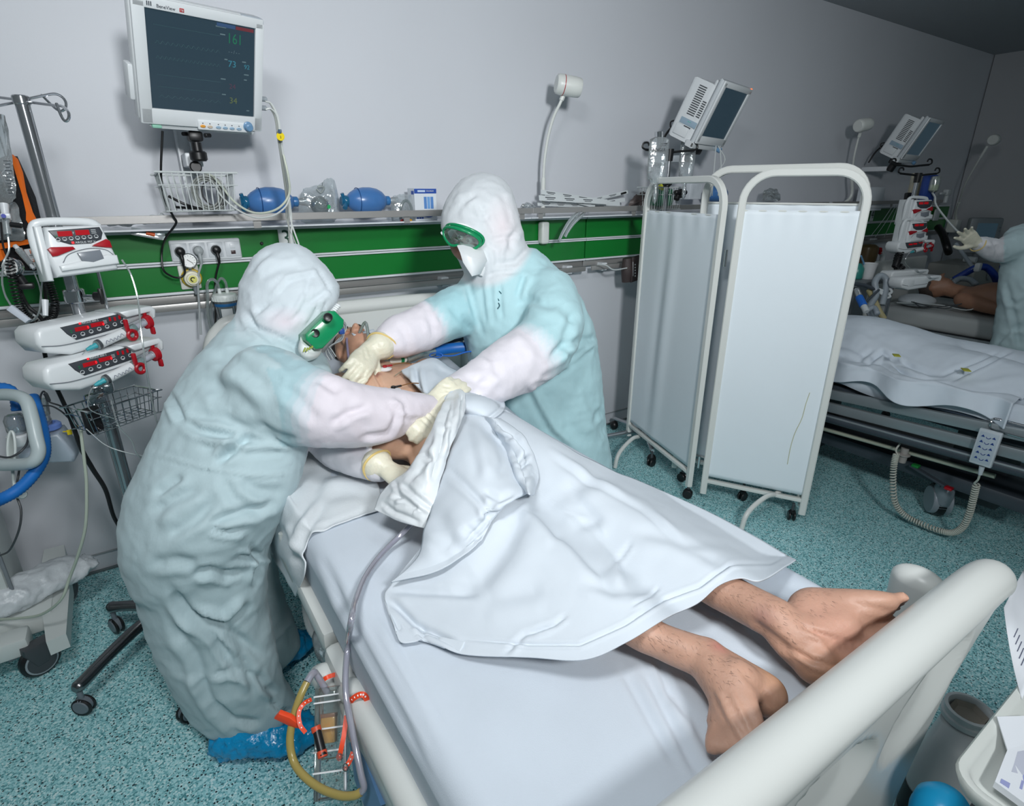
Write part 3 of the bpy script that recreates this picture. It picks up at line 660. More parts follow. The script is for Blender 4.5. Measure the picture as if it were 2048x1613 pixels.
    V, F = soft(g, .0095, 7, [(.007, (4, 4, 7), 3.1), (.0035, (12, 10, 9), 8.2), (.0016, (34, 30, 26), 5.)], st)
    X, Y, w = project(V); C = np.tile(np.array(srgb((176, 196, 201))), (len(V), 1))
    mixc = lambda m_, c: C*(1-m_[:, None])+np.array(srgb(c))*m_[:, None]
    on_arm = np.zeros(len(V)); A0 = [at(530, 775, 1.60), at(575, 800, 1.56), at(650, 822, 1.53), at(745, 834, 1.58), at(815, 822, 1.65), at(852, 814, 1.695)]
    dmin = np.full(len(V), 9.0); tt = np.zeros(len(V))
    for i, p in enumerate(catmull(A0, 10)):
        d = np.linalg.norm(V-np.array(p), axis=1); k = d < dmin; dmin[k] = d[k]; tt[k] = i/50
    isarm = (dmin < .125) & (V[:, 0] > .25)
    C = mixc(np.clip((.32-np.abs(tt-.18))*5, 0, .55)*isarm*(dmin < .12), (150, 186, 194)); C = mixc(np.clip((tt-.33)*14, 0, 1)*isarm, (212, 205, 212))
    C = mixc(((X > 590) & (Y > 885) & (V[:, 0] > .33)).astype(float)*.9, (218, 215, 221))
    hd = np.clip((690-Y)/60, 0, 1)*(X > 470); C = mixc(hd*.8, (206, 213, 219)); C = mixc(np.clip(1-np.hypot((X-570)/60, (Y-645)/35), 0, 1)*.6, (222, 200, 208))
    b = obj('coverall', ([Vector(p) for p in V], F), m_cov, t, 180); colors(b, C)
    # elastic face edge of the hood, goggles, respirator
    e = Geo()
    for i in range(26):
        q = i/25; p = at(676-64*q, 612+76*q, 1.735+.0*q); e.ell(p, (.010, .012, .0055), Matrix.Rotation(.7, 3, 'Y'), 8, 6)
    obj('elastic_hem', e, mat('elastic_white', (224, 228, 230), .7), t)
    m_gog = mat('goggle_green', (22, 150, 96), .22, trans=.25); m_lens = film('goggle_lens', (190, 214, 208), .1, .05, 1, .1)
    gg = thing_part = None
    ax = (at(678, 628, 1.74)-at(616, 690, 1.70)).normalized(); out = (at(660, 690, 1.73)-at(640, 660, 1.71)).normalized()
    c = at(644, 662, 1.715); T = basis(c, ax, out)
    fr = Geo(); H = .055
    for s_ in (1, -1): pass
    fr.prism([(-.062, -.022), (-.05, -.034), (.05, -.034), (.062, -.022), (.062, .016), (.045, .03), (-.045, .03), (-.062, .018)], -.05, .05, T=T @ Matrix.Rotation(-PI/2, 4, 'X'), r=.008)
    fg = obj('goggle_frame', fr, m_gog, t)
    for k, (px, py) in enumerate(((656, 635), (630, 667))):
        p = at(px, py, 1.648+.012*k); toward = (Vector(_C)-p).normalized(); Tv = basis(p, toward.orthogonal(), toward.cross(toward.orthogonal()))
        obj('vent_cap', Geo().lathe([(.0135, -.02), (.0135, .002), (.0115, .006), (.007, .004), (.001, .004)], 18, Tv), m_black, fg)
    q = Geo().prism([(-.05, -.024), (.05, -.024), (.05, .02), (-.05, .02)], -.053, -.05, T=T @ Matrix.Rotation(-PI/2, 4, 'X'), r=.01); obj('goggle_lens', q, m_lens, fg)
    mk = Geo(); sil([((606, 668), (634, 690), 1.72, .06), ((600, 690), (640, 706), 1.72, .06), ((604, 708), (634, 716), 1.73, .045), ((606, 720), (616, 722), 1.74, .02)], 18, mk)
    obj('respirator', mk, mat('mask_white', (220, 226, 224), .55), t)
    for i in range(4): obj('mask_print', Geo().box(at(609+5*i, 702-2.5*i+(0 if i else -2), 1.652), (.004, .002, .014-.002*i), rot=Matrix.Rotation(.5, 3, 'Y')), mat('print_olive', (150, 160, 60), .6), t, 0)
    # gloves
    wr = at(860, 811, 1.70); tip = at(914, 768, 1.75)
    d = (at(896, 784, 1.735)-wr).normalized()
    glove(t, hand(wr+d*.01, d, Vector((-.1, -.75, .65)), (.35, .45, .5, .55), (.2, .1), 1, 1.0, .02, at(838, 818, 1.682), 1.32), at(840, 817, 1.683), d, .048, [([(890, 780), (905, 785), (914, 780)], 3, .003), ([(885, 772), (902, 776)], 3, .003)])
    wr2 = at(772, 937, 1.595); d2 = (at(808, 962, 1.555)-at(772, 937, 1.595)).normalized()
    glove(t, hand(wr2, d2, Vector((.1, -.5, .8)), (.3, .3, .35, .4), (.3, .3), -1, .98, .03, at(754, 929, 1.61), 1.3), at(755, 930, 1.609), d2, .0465)
    # shoe covers
    m_pe = mat('shoe_cover_blue', (8, 148, 204), .2, bump=(42, .55), coat=.3)
    def shoe(heel, toe, w, label=None):
        heel = Vector(heel); toe = Vector(toe); d = (toe-heel).normalized(); s = Vector((-d.y, d.x, 0)); L = (toe-heel).length; g = Geo(); z = Vector((0, 0, 1))
        P = lambda a, h: heel+d*L*a+z*h
        g.loft([(P(-.05, .045), s*.02, z*.02), (P(.0, .05), s*w*.7, z*.047), (P(.15, .062), s*w*.9, z*.06), (P(.35, .066), s*w*.95, z*.064), (P(.6, .05), s*w*1.08, z*.049), (P(.82, .037), s*w, z*.036), (P(.98, .028), s*w*.6, z*.024), (P(1.03, .025), s*.02, z*.012)], 20)
        g.limb([P(.25, .07), P(.3, .12)], [.058, .055])
        V, F = soft(g, .008, 3, [(.012, (16, 22, 30), 2.2), (.006, (50, 50, 40), 6.)]); V[:, 2] = np.maximum(V[:, 2], .002)
        obj('shoe_cover', ([Vector(p) for p in V], F), m_pe, t, 180)
    shoe(on(440, 1505, z=0), on(640, 1474, z=0), .074); shoe(on(524, 1352, z=0), on(622, 1282, z=0), .066)
left_nurse()
# ---------------------------------------------------------------- right nurse
def right_nurse():
    t = thing('person', 'person in pale teal coverall standing behind the near bed, hood and green goggles', 'person', (1.45, 1.92, 0))
    g = Geo()
    sil([((945, 346), (980, 346), 2.28, .03), ((918, 362), (1006, 358), 2.275, .085), ((894, 395), (1028, 390), 2.265, .125), ((884, 430), (1040, 428), 2.26, .135), ((884, 460), (1046, 462), 2.26, .135), ((900, 495), (1054, 492), 2.265, .13), ((922, 530), (1058, 512), 2.27, .12), ((936, 560), (1062, 520), 2.28, .11)], 26, g)
    sil([((930, 550), (1072, 494), 2.28, .10), ((908, 585), (1118, 540), 2.31, .16), ((915, 630), (1160, 592), 2.35, .19), ((930, 690), (1188, 655), 2.39, .2), ((945, 750), (1200, 720), 2.44, .2), ((962, 820), (1206, 795), 2.49, .2), ((1000, 880), (1214, 865), 2.545, .2), ((1040, 940), (1224, 935), 2.60, .2), ((1060, 980), (1216, 980), 2.64, .19)], 28, g)
    g.limb([Vector((1.47, 1.78, .55)), Vector((1.49, 1.80, .12))], [.13, .09], 18); g.limb([Vector((1.38, 2.02, .55)), Vector((1.38, 2.04, .12))], [.13, .09], 18)
    g.limb([at(945, 612, 2.30), at(905, 628, 2.24), at(850, 655, 2.15), at(795, 676, 2.06), at(752, 694, 1.985)], [.10, .10, .088, .078, .036], 20, 4)
    g.limb([at(1100, 590, 2.24), at(1108, 640, 2.15), at(1078, 700, 2.07), at(1015, 738, 1.98), at(945, 776, 1.875), at(905, 788, 1.81)], [.105, .115, .118, .105, .078, .06], 20, 4)
    st = [([(1034, 598), (1042, 570), (1050, 548)], 6, .012), ([(934, 558), (946, 610), (964, 668)], 7, .010), ([(970, 560), (975, 610), (980, 650)], 5, -.007), ([(1000, 566), (1000, 600), (1004, 640)], 5, .008), ([(1099, 722), (1130, 690), (1165, 680), (1199, 677)], 8, .013), ([(1103, 716), (1126, 689), (1149, 620)], 9, .010), ([(1057, 764), (1103, 756), (1150, 720), (1199, 677)], 4, -.006), ([(1057, 756), (1080, 805), (1110, 858), (1157, 902)], 8, -.012), ([(995, 795), (1015, 835), (1041, 866), (1087, 897)], 9, .011), ([(1130, 690), (1138, 715), (1145, 740)], 6, .007), ([(1075, 600), (1120, 610), (1160, 650)], 10, .008), ([(1026, 612), (1060, 600), (1110, 620)], 9, .008),
          ([(857, 580), (872, 620), (891, 650)], 9, .009), ([(850, 610), (862, 640), (870, 670)], 8, .007), ([(800, 650), (815, 680), (820, 705)], 8, .006), ([(760, 668), (775, 690), (778, 708)], 6, .006), ([(900, 610), (925, 640), (945, 665)], 9, .010), ([(960, 700), (990, 720), (1000, 760)], 9, .008), ([(1040, 650), (1080, 690), (1090, 720)], 14, .008), ([(920, 755), (980, 770), (1000, 790)], 10, .007), ([(940, 790), (975, 760), (990, 730)], 10, .006), ([(1170, 780), (1195, 830), (1210, 880)], 10, .008), ([(1185, 850), (1200, 825), (1212, 835)], 6, .006), ([(1120, 800), (1140, 850), (1180, 890)], 12, .007),
          ([(953, 397), (975, 440), (995, 474)], 6, .006), ([(926, 408), (949, 389)], 5, .005), ([(980, 481), (1026, 474), (1010, 520)], 6, .007), ([(965, 485), (995, 500), (995, 535)], 6, .007), ([(1040, 450), (1020, 480), (1030, 510)], 6, .007), ([(910, 430), (930, 400), (960, 385)], 6, .004), ([(1000, 380), (1015, 420), (1025, 450)], 8, .004), ([(900, 400), (915, 380)], 5, .004), ([(940, 430), (965, 440), (985, 425)], 6, .005), ([(990, 530), (1030, 525), (1060, 495)], 6, .010), ([(975, 550), (1000, 545), (1035, 545)], 5, .007)]
    V, F = soft(g, .0105, 6, [(.006, (4, 4, 7), 13.1), (.0035, (12, 11, 9), 28.2), (.0016, (34, 30, 26), 5.)], st)
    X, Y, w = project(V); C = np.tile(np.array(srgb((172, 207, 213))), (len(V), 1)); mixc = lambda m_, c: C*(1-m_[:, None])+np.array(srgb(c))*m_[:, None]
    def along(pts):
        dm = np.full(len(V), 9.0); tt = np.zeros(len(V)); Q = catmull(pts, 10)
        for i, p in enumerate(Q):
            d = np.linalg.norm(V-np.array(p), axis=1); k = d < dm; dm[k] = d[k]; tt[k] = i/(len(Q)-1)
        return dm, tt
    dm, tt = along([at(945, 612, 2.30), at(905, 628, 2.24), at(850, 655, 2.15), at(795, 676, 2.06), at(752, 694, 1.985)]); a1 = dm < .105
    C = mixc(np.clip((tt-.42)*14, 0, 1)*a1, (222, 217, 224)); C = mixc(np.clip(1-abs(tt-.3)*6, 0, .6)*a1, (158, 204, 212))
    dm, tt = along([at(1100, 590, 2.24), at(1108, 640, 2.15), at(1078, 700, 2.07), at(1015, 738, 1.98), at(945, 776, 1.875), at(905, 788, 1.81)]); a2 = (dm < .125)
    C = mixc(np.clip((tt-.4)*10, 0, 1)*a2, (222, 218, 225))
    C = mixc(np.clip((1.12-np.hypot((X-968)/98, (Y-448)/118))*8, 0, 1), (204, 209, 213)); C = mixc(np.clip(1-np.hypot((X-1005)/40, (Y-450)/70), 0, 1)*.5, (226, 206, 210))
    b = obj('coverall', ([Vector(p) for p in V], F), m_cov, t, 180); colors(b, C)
    # face behind the goggles
    m_gog = MATS['goggle_green']; m_lens = MATS['goggle_lens']
    f = Geo(); f.ell(at(932, 490, 2.175), (.06, .068, .062), None, 20, 14); V, F = f.v, f.f
    fo = obj('face', f, mat('face_skin', (150, 108, 92), .5, sss=.1), t, 180)
    out = (at(905, 490, 2.08)-at(935, 482, 2.20)).normalized(); upv = Vector((0, 0, 1)); ax = upv.cross(out).normalized()
    for s_ in (-1, 1):
        p = at(921 if s_ < 0 else 938, 474 if s_ < 0 else 481, 2.11); obj('eye', Geo().ell(p, .012, None, 12, 8), mat('eye_white', (196, 190, 186), .3), fo); obj('iris', Geo().ell(p+out*.0085, .006, None, 10, 6), mat('iris_dark', (40, 30, 26), .2), fo)
        obj('brow', Geo().tube([p+upv*.018+ax*(-.014), p+upv*.022+out*.004, p+upv*.018+ax*.014], .004, 6, 4), mat('brow_dark', (62, 44, 36), .8), fo)
    # goggles: oval frame seen from the side-front
    c = at(918, 479, 2.08); T = basis(c, ax, upv+out*.25) @ Matrix.Rotation(-.28, 4, 'Z') @ Matrix.Scale(.84, 4)      # z of T looks out of the face
    def oval(rx, ry, z, n=28): return [T @ Vector((rx*math.cos(a)*(1 if abs(math.cos(a)) < .3 else 1.0), ry*math.sin(a)-(.018*math.exp(-(math.cos(a)/.25)**2) if math.sin(a) < 0 else 0)*-1, z-.35*rx*math.cos(a)**2)) for a in np.linspace(0, 2*PI, n+1)[:-1]]
    fr = Geo(); o1 = oval(.088, .045, .0); o2 = oval(.092, .048, -.03); o3 = oval(.08, .038, .004)
    fr.rings([o2, o1], False, False); fr.loop(o1, .006, 8, 3); fr.loop(o2, .006, 8, 3)
    fg = obj('goggle_frame', fr, m_gog, t, 60); solidify(fg, .002)
    lens = Geo(); lens.rings([oval(.086, .043, .002), oval(.06, .03, .008), oval(.03, .015, .01), oval(.004, .002, .0105)], False, True); obj('goggle_lens', lens, m_lens, fg, 180)
    # duck-bill respirator
    mk = Geo(); a = [at(914, 492, 2.06), at(920, 505, 2.03), at(926, 525, 2.04), at(944, 553, 2.06), at(962, 548, 2.09), at(974, 522, 2.13), at(966, 500, 2.13), at(940, 488, 2.11)]
    cen = at(944, 515, 2.05); back = (Vector(_h)*.05)
    mk.rings([[p+back for p in a], a, [p.lerp(cen, .5)-Vector(_h)*.018 for p in a], [p.lerp(cen, .92)-Vector(_h)*.022 for p in a]]); obj('respirator', mk, mat('mask_white2', (226, 230, 232), .6), t, 60)
    obj('elastic_hem', Geo().tube([at(884, 468, 2.12), at(905, 452, 2.10), at(930, 452, 2.11), at(952, 466, 2.13), at(966, 490, 2.15), at(972, 520, 2.17), at(962, 552, 2.17)], .008, 8), MATS['elastic_white'], t)
    obj('hand_lettering', Geo().tube([at(1003, 588, 2.17), at(997, 583, 2.17), at(993, 592, 2.17), at(998, 602, 2.17)], .0022, 6).tube([at(997, 606, 2.17), at(999, 612, 2.17), at(995, 618, 2.17)], .0022, 6), mat('marker', (30, 80, 90), .6), t)
    # gloves: one on the patient's shoulder, the other a fist gathering the drape
    wr = at(742, 702, 1.975); d = (at(704, 756, 1.835)-wr).normalized()
    glove(t, hand(wr, d, Vector((.25, -.75, .6)), (.55, .6, .62, .6), (.7, .3), -1, 1.2, .05, at(762, 692, 2.0), 1.2), at(762, 692, 2.0), d, .053, [([(735, 690), (742, 715)], 4, .003), ([(728, 695), (734, 720)], 4, .003), ([(712, 765), (735, 755), (748, 738)], 4, .004)])
    w2 = at(872, 836, 1.665); d2 = (at(838, 872, 1.59)-w2).normalized()
    glove(t, hand(w2, d2, Vector((-.1, -.8, .5)), (1.15, 1.2, 1.25, 1.25), (.8, .9), 1, .95, .0, at(898, 800, 1.74)), None, d2, .04, [([(842, 838), (858, 852)], 3, .003), ([(850, 830), (866, 846)], 3, .003), ([(858, 822), (874, 838)], 3, .003)])
    m_pe = MATS['shoe_cover_blue']
    for y in (1.80, 2.04):
        g = Geo(); g.loft([(Vector((1.56, y, .05)), Vector((0, .045, 0)), Vector((0, 0, .045))), (Vector((1.48, y, .06)), Vector((0, .055, 0)), Vector((0, 0, .058))), (Vector((1.36, y, .045)), Vector((0, .062, 0)), Vector((0, 0, .043))), (Vector((1.29, y, .03)), Vector((0, .035, 0)), Vector((0, 0, .025)))], 18)
        V, F = soft(g, .009, 3); obj('shoe_cover', ([Vector(p) for p in V], F), m_pe, t, 180)
right_nurse()
# ---------------------------------------------------------------- near patient
def foot(g, heel, d, u, L=.245, mirror=1, kw=1.0):
    """foot with heel, arch, ball and five toes; d heel to toe, u towards the back of the foot"""
    heel = Vector(heel); d = Vector(d).normalized(); u = Vector(u); u = (u-d*u.dot(d)).normalized(); l = d.cross(u)*mirror   # l points to the big-toe side
    kl = L/.245; k = kw; P = lambda a, b, h: heel+d*a*kl+(l*b+u*h)*k
    g.ell(P(.022, 0, .03), (.031*k,)*3, None, 16, 12)
    S = [(.0, 0, .032, .022, .024), (.02, 0, .036, .031, .036), (.05, -.002, .048, .032, .046), (.085, -.002, .052, .031, .044), (.115, -.001, .046, .034, .036), (.145, .0, .038, .045, .028), (.172, .001, .028, .050, .022), (.192, .0, .022, .043, .016)]
    g.loft([(P(a, b, h), l*w*k, u*t*k) for a, b, h, w, t in S], 20)
    for i, (b, e, r) in enumerate(((.030, .248, .0135), (.011, .246, .0095), (-.005, .238, .009), (-.020, .228, .0085), (-.033, .216, .0085))):
        g.limb([P(.165, b*.95, .022), P(.195, b, .022), P((.195+e)/2+.004, b*1.02, .021), P(e-r/1.0, b*1.02, .013+r*.3)], [r*1.25, r*1.1, r*.95, r], 10, 3)
    return P
t_body = []
def patient():
    t = thing('person', 'bare-chested patient lying on the near bed, bare feet sticking out of the sheet', 'person', (.72, 1.3, BZ))
    g = Geo(); X = Vector((1, 0, 0)); Z = Vector((0, -.12, 1)).normalized()
    g.loft([(Vector((.735, 1.28, .915)), X*.14, Z*.07), (Vector((.735, 1.40, .918)), X*.165, Z*.083), (Vector((.73, 1.56, .925)), X*.15, Z*.08), (Vector((.725, 1.68, .942)), X*.16, Z*.088), (Vector((.72, 1.78, .955)), X*.172, Z*.096), (Vector((.715, 1.88, .965)), X*.18, Z*.088), (Vector((.712, 1.95, .98)), X*.165, Z*.066), (Vector((.71, 2.0, 1.01)), X*.08, Z*.06)], 26)
    g.limb([Vector((.71, 1.97, 1.0)), Vector((.705, 2.05, 1.02)), Vector((.70, 2.10, 1.03))], [.065, .058, .062])
    # pectorals
    for s in (-1, 1): g.ell((.715+s*.078, 1.80, 1.022), (.082, .08, .04), Matrix.Rotation(.15, 3, 'X'), 18, 12)
    # head
    hc = Vector((.70, 2.19, 1.05)); hd = Vector((-.02, .94, .1)).normalized(); fup = Vector((-.05, -.1, 1)).normalized(); sx = hd.cross(fup).normalized(); fup = sx.cross(hd)
    HP = lambda a, b, c: hc+sx*a+hd*b+fup*c      # b towards the crown, c towards the face
    RH = Matrix((sx, hd, fup)).transposed()
    g.ell(HP(0, .02, -.01), (.075, .1, .092), RH, 22, 16); g.ell(HP(0, -.05, .028), (.055, .072, .062), RH, 20, 14); g.ell(HP(0, -.092, .05), (.026, .024, .026), RH, 14, 10)
    g.limb([HP(0, .005, .082), HP(0, -.02, .098), HP(0, -.036, .108)], [.009, .011, .014], 10); g.ell(HP(.012, -.036, .096), .010, None, 10, 8); g.ell(HP(-.012, -.036, .096), .010, None, 10, 8)
    for s in (-1, 1):
        g.ell(HP(s*.03, .012, .078), (.02, .008, .012), RH, 12, 8); g.ell(HP(s*.077, -.015, -.005), (.008, .03, .02), RH, 12, 8); g.ell(HP(s*.042, -.03, .055), (.022, .025, .02), RH, 12, 8)
    g.ell(HP(0, -.062, .086), (.022, .006, .008), RH, 12, 8); g.ell(HP(0, -.072, .083), (.019, .006, .009), RH, 12, 8)
    # arms
    g.limb([Vector((.55, 1.915, .985)), Vector((.49, 1.79, .955)), Vector((.468, 1.67, .935)), Vector((.52, 1.53, .925)), Vector((.585, 1.42, .93))], [.062, .05, .042, .04, .028], 18)
    g.limb([Vector((.88, 1.915, .985)), Vector((.94, 1.79, .96)), Vector((.945, 1.66, .945)), Vector((.90, 1.56, .95)), Vector((.84, 1.47, .955))], [.062, .05, .042, .04, .028], 18)
    g.add(hand((.59, 1.41, .93), (.5, -.85, -.05), (0, 0, 1), (.3, .3, .35, .4), (.4, .2), 1, .95).v, hand((.59, 1.41, .93), (.5, -.85, -.05), (0, 0, 1), (.3, .3, .35, .4), (.4, .2), 1, .95).f)
    hh = hand((.83, 1.455, .955), (-.7, -.7, 0), (0, 0, 1), (.3, .3, .35, .4), (.4, .2), -1, .95); g.add(hh.v, hh.f)
    # legs
    aL = on(1412, 1318, z=.905); aR = on(1555, 1240, z=.925)
    g.limb([Vector((.665, 1.36, .925)), Vector((.64, 1.12, .925)), Vector((.615, .90, .92)), on(1245, 1235, z=.915), on(1320, 1282, z=.905), aL], [.092, .08, .054, .037, .031, .034], 20)
    g.limb([Vector((.815, 1.36, .925)), Vector((.83, 1.12, .925)), Vector((.835, .92, .92)), on(1395, 1150, z=.92), on(1470, 1196, z=.918), aR], [.092, .08, .055, .042, .038, .038], 20)
    h1 = on(1532, 1388, z=.876); d1 = on(1482, 1575, z=.874)-h1
    foot(g, h1+Vector((0, .012, -.014)), (d1.x-.02, d1.y, .01), (-.45, .35, .8), .15, 1, .95)
    g.limb([aL, on(1450, 1372, z=.90), on(1478, 1440, z=.888), on(1500, 1500, z=.876)], [.036, .036, .034, .03], 18); g.limb([aL, aL.lerp(h1, .55), h1], [.033, .033, .033], 16); g.ell(on(1533, 1392, z=.878), .034)
    g.ell(on(1430, 1308, z=.915), .0125)
    h2 = on(1628, 1345, z=.872); tip = on(1838, 1212, z=.935)
    foot(g, h2, (tip-h2)+Vector((0, .0, .0)), (-.25, .9, .34), .25, -1, 1.25)
    g.limb([aR, aR.lerp(h2, .45)+Vector((.012, 0, .008)), on(1680, 1250, z=.925)], [.038, .043, .034], 18); g.ell(h2+Vector((.004, .004, .016)), .038); g.limb([h2+Vector((.03, .0, .012)), on(1712, 1312, z=.885), on(1778, 1258, z=.895)], [.034, .028, .026], 16); g.limb([aR, aR.lerp(h2, .6), h2+Vector((.02, .012, .015))], [.036, .032, .032], 16)
    g.ell(on(1540, 1240, z=.934), .0135)
    st = []
    for k in range(8):
        st.append(([(1598+15*k, 1250+4*k), (1640+12*k, 1272+5*k), (1672+11*k, 1312+1*k)], 4.6, .0042))
    for k in range(4): st.append(([(1578+10*k, 1298+8*k), (1618+10*k, 1316+6*k), (1650+10*k, 1322+4*k)], 4.6, .0036))
    st += [([(1500, 1240), (1560, 1285), (1585, 1310)], 9, .005), ([(1430, 1375), (1460, 1440), (1490, 1490)], 5, -.003), ([(1460, 1380), (1490, 1440), (1510, 1480)], 5, -.003), ([(1480, 1340), (1520, 1380), (1545, 1420)], 7, .003), ([(745, 738), (757, 760), (767, 778)], 4, .008), ([(1690, 1205), (1740, 1215), (1790, 1225)], 7, .002)]
    V, F = soft(g, .0056, 5, None, st); Xp, Yp, w = project(V)
    C = np.tile(np.array(srgb((205, 165, 140))), (len(V), 1)); mixc = lambda m_, c: C*(1-m_[:, None])+np.array(srgb(c))*m_[:, None]
    feet = V[:, 1] < .62; C = mixc(feet*1.0, (190, 149, 128))
    N = normals(V, F); blob = lambda p, r: np.exp(-((np.linalg.norm(V-np.array(p), axis=1)/r)**2))
    C = mixc(blob(h2+Vector((.01, -.01, .0)), .035)*.8, (206, 148, 92)); C = mixc(blob(h1+Vector((.02, -.0, .0)), .035)*.8, (204, 146, 92)); C = mixc(blob(on(1435, 1300, z=.93), .014)*.6, (196, 110, 108)); C = mixc(blob(on(1525, 1235, z=.94), .02)*.5, (140, 102, 100))
    C = mixc(blob(tip, .04)*.6, (206, 136, 118)); C = mixc(blob(on(1650, 1280, z=.9), .06)*.5, (196, 138, 124)); C = mixc(blob((.80, 1.79, 1.058), .014)*.9, (138, 84, 78)); C = mixc(blob((.64, 1.79, 1.058), .014)*.9, (138, 84, 78))
    C = mixc(blob(HP(0, -.067, .088), .014)*.6, (176, 104, 98)); C = mixc(((np.linalg.norm(V-np.array(HP(0, 0, 0)), axis=1) < .13))*.35, (190, 130, 100))
    lz = (V[:, 1] < .75); hairn = fbm(V*np.array((160, 40, 160)), 2); C = mixc(lz*np.clip((hairn-.55)*4, 0, .35)*(V[:, 1] > .42), (120, 86, 70))
    b = obj('body', ([Vector(p) for p in V], F), m_skin, t, 180); colors(b, C); t_body.append(V)
    N = normals(V, F); rs = np.random.RandomState(4); view = (_C-V); view /= np.linalg.norm(view, axis=1)[:, None]
    k = np.where((V[:, 1] < .66) & (V[:, 1] > .36) & ((N*view).sum(1) > .1) & (N[:, 2] > -.1))[0]; hh = Geo()
    for i in rs.choice(k, 640):
        p = Vector(V[i]); n = Vector(N[i]); d = Vector((rs.uniform(-.7, .7), -1, rs.uniform(-.5, .2))); d = (d-n*d.dot(n)).normalized(); w = d.cross(n)*.00013; q = p+d*.005+n*.0022; e = p+d*rs.uniform(.008, .013)+n*.0018+w*rs.uniform(-12, 12)
        hh.add([p-w, p+w, q+w, q-w, e], [(0, 1, 2, 3), (3, 2, 4)])
    obj('leg_hair', hh, mat('dark_hair', (70, 60, 54), .8, bump=(200, .5)), t, 180, kind='stuff')
    hg = Geo(); hg.ell(HP(0, .045, -.025), (.079, .088, .092), RH, 22, 14); hv = [p for p in hg.v]
    obj('hair', hg, mat('dark_hair', (70, 60, 54), .8, bump=(200, .5)), t, 180)
    for s in (-1, 1):
        obj('eyelid', Geo().ell(HP(s*.03, -.006, .073), (.015, .009, .012), RH, 12, 8), mat('lid_skin', (186, 134, 108), .5), t); obj('eyebrow', Geo().tube([HP(s*.014, .014, .09), HP(s*.03, .018, .09), HP(s*.046, .012, .08)], .004, 6, 4), MATS['dark_hair'], t)
    # breathing tube, tape, electrodes
    tp = thing('breathing_tube', 'clear breathing tube with blue hose running from the near patient\'s mouth past the bed rail', 'tube', HP(0, -.07, .1))
    clear = film('tube_clear_green', (206, 220, 214), .16, .12, 1, .3)
    a = HP(0, -.07, .09); b1 = at(775, 722, 2.12); b2 = at(800, 720, 2.2); 
    obj('airway_tube', Geo().tube([a, a+Vector((.02, -.03, .04)), at(745, 722, 2.08), at(780, 722, 2.12)], .006, 10), clear, tp)
    obj('connector', Geo().cyl(at(778, 722, 2.12), at(812, 718, 2.16), .014, n=16, bev=.003), mat('connector_white', (222, 226, 220), .35), tp); obj('green_ring', Geo().cyl(at(800, 719, 2.145), at(806, 718, 2.152), .0155, n=16), MATS['goggle_green'], tp)
    obj('filter_tube', Geo().tube([at(812, 718, 2.16), at(840, 708, 2.2), at(866, 703, 2.25)], .019, 14), clear, tp)
    bh = Geo(); Pts = catmull([at(862, 704, 2.25), at(900, 697, 2.33), at(935, 694, 2.42), at(975, 693, 2.5), at(1010, 705, 2.56)], 40); bh.tube(Pts, [.0215 if i % 2 else .0185 for i in range(len(Pts))], 14, 1); obj('blue_hose', bh, mat('hose_blue', (30, 110, 190), .4), tp)
    obj('holder_rod', Geo().tube([at(878, 690, 2.33), at(910, 681, 2.4), at(948, 672, 2.48)], .009, 8).cyl(at(944, 673, 2.47), at(952, 671, 2.49), .013, n=12), m_dgrey, tp)
    obj('hose_clip', Geo().loop([at(935+13*math.cos(a), 680+26*math.sin(a), 2.44) for a in np.linspace(0, 2*PI, 9)[:-1]], .008, 8, 3), mat('clip_white', (206, 210, 208), .4), tp)
    obj('blue_tie', Geo().loop([at(872+13*math.cos(a), 711+5*math.sin(a), 2.2) for a in np.linspace(0, 2*PI, 9)[:-1]], .0022, 6, 3).tube([at(872, 711, 2.2), at(905, 712, 2.25), at(935, 704, 2.3), at(960, 704, 2.36)], .003, 6), mat('tie_blue', (40, 100, 190), .4), tp)
    lb_ = thing('lead_bundle', 'bundle of grey monitor leads with a blue clip beside the near patient\'s head', 'cable', at(680, 680, 2.05))
    for q in range(5): obj('lead', Geo().tube([at(668+q*2, 662-q, 2.0), at(676+q*3, 652-q*2, 2.04), at(688+q, 660, 2.06), at(684-q*3, 680+q, 2.04), at(664-q*2, 690+q*2, 2.0), at(652+q*2, 704-q*2, 1.98), at(660+q*3, 722-q*2, 1.98)], .0022, 6), (m_cordw, m_mgrey)[q % 2], lb_)
    obj('blue_clip', Geo().box(at(683, 663, 2.0), (.02, .016, .02), .004), mat('clip_royal', (50, 90, 170), .4), lb_)
    obj('tape', Geo().box(HP(0.02, -.06, .085), (.09, .022, .004), .001, rot=RH), mat('tape_white', (214, 222, 230), .7), t); 
    obj('chest_cable', Geo().tube([at(790, 752, 1.93), at(800, 745, 1.95), at(812, 742, 1.98), at(840, 750, 2.0)], .0022, 6), mat('cable_tan', (150, 140, 120), .5), t)
    obj('cannula', Geo().tube([HP(-.045, -.05, .07), HP(-.06, -.09, .06), at(700, 722, 2.05), at(716, 708, 2.05)], .0045, 8), mat('lilac_tube', (150, 140, 170), .4), t)
    m_el = mat('electrode_white', (224, 222, 224), .6)
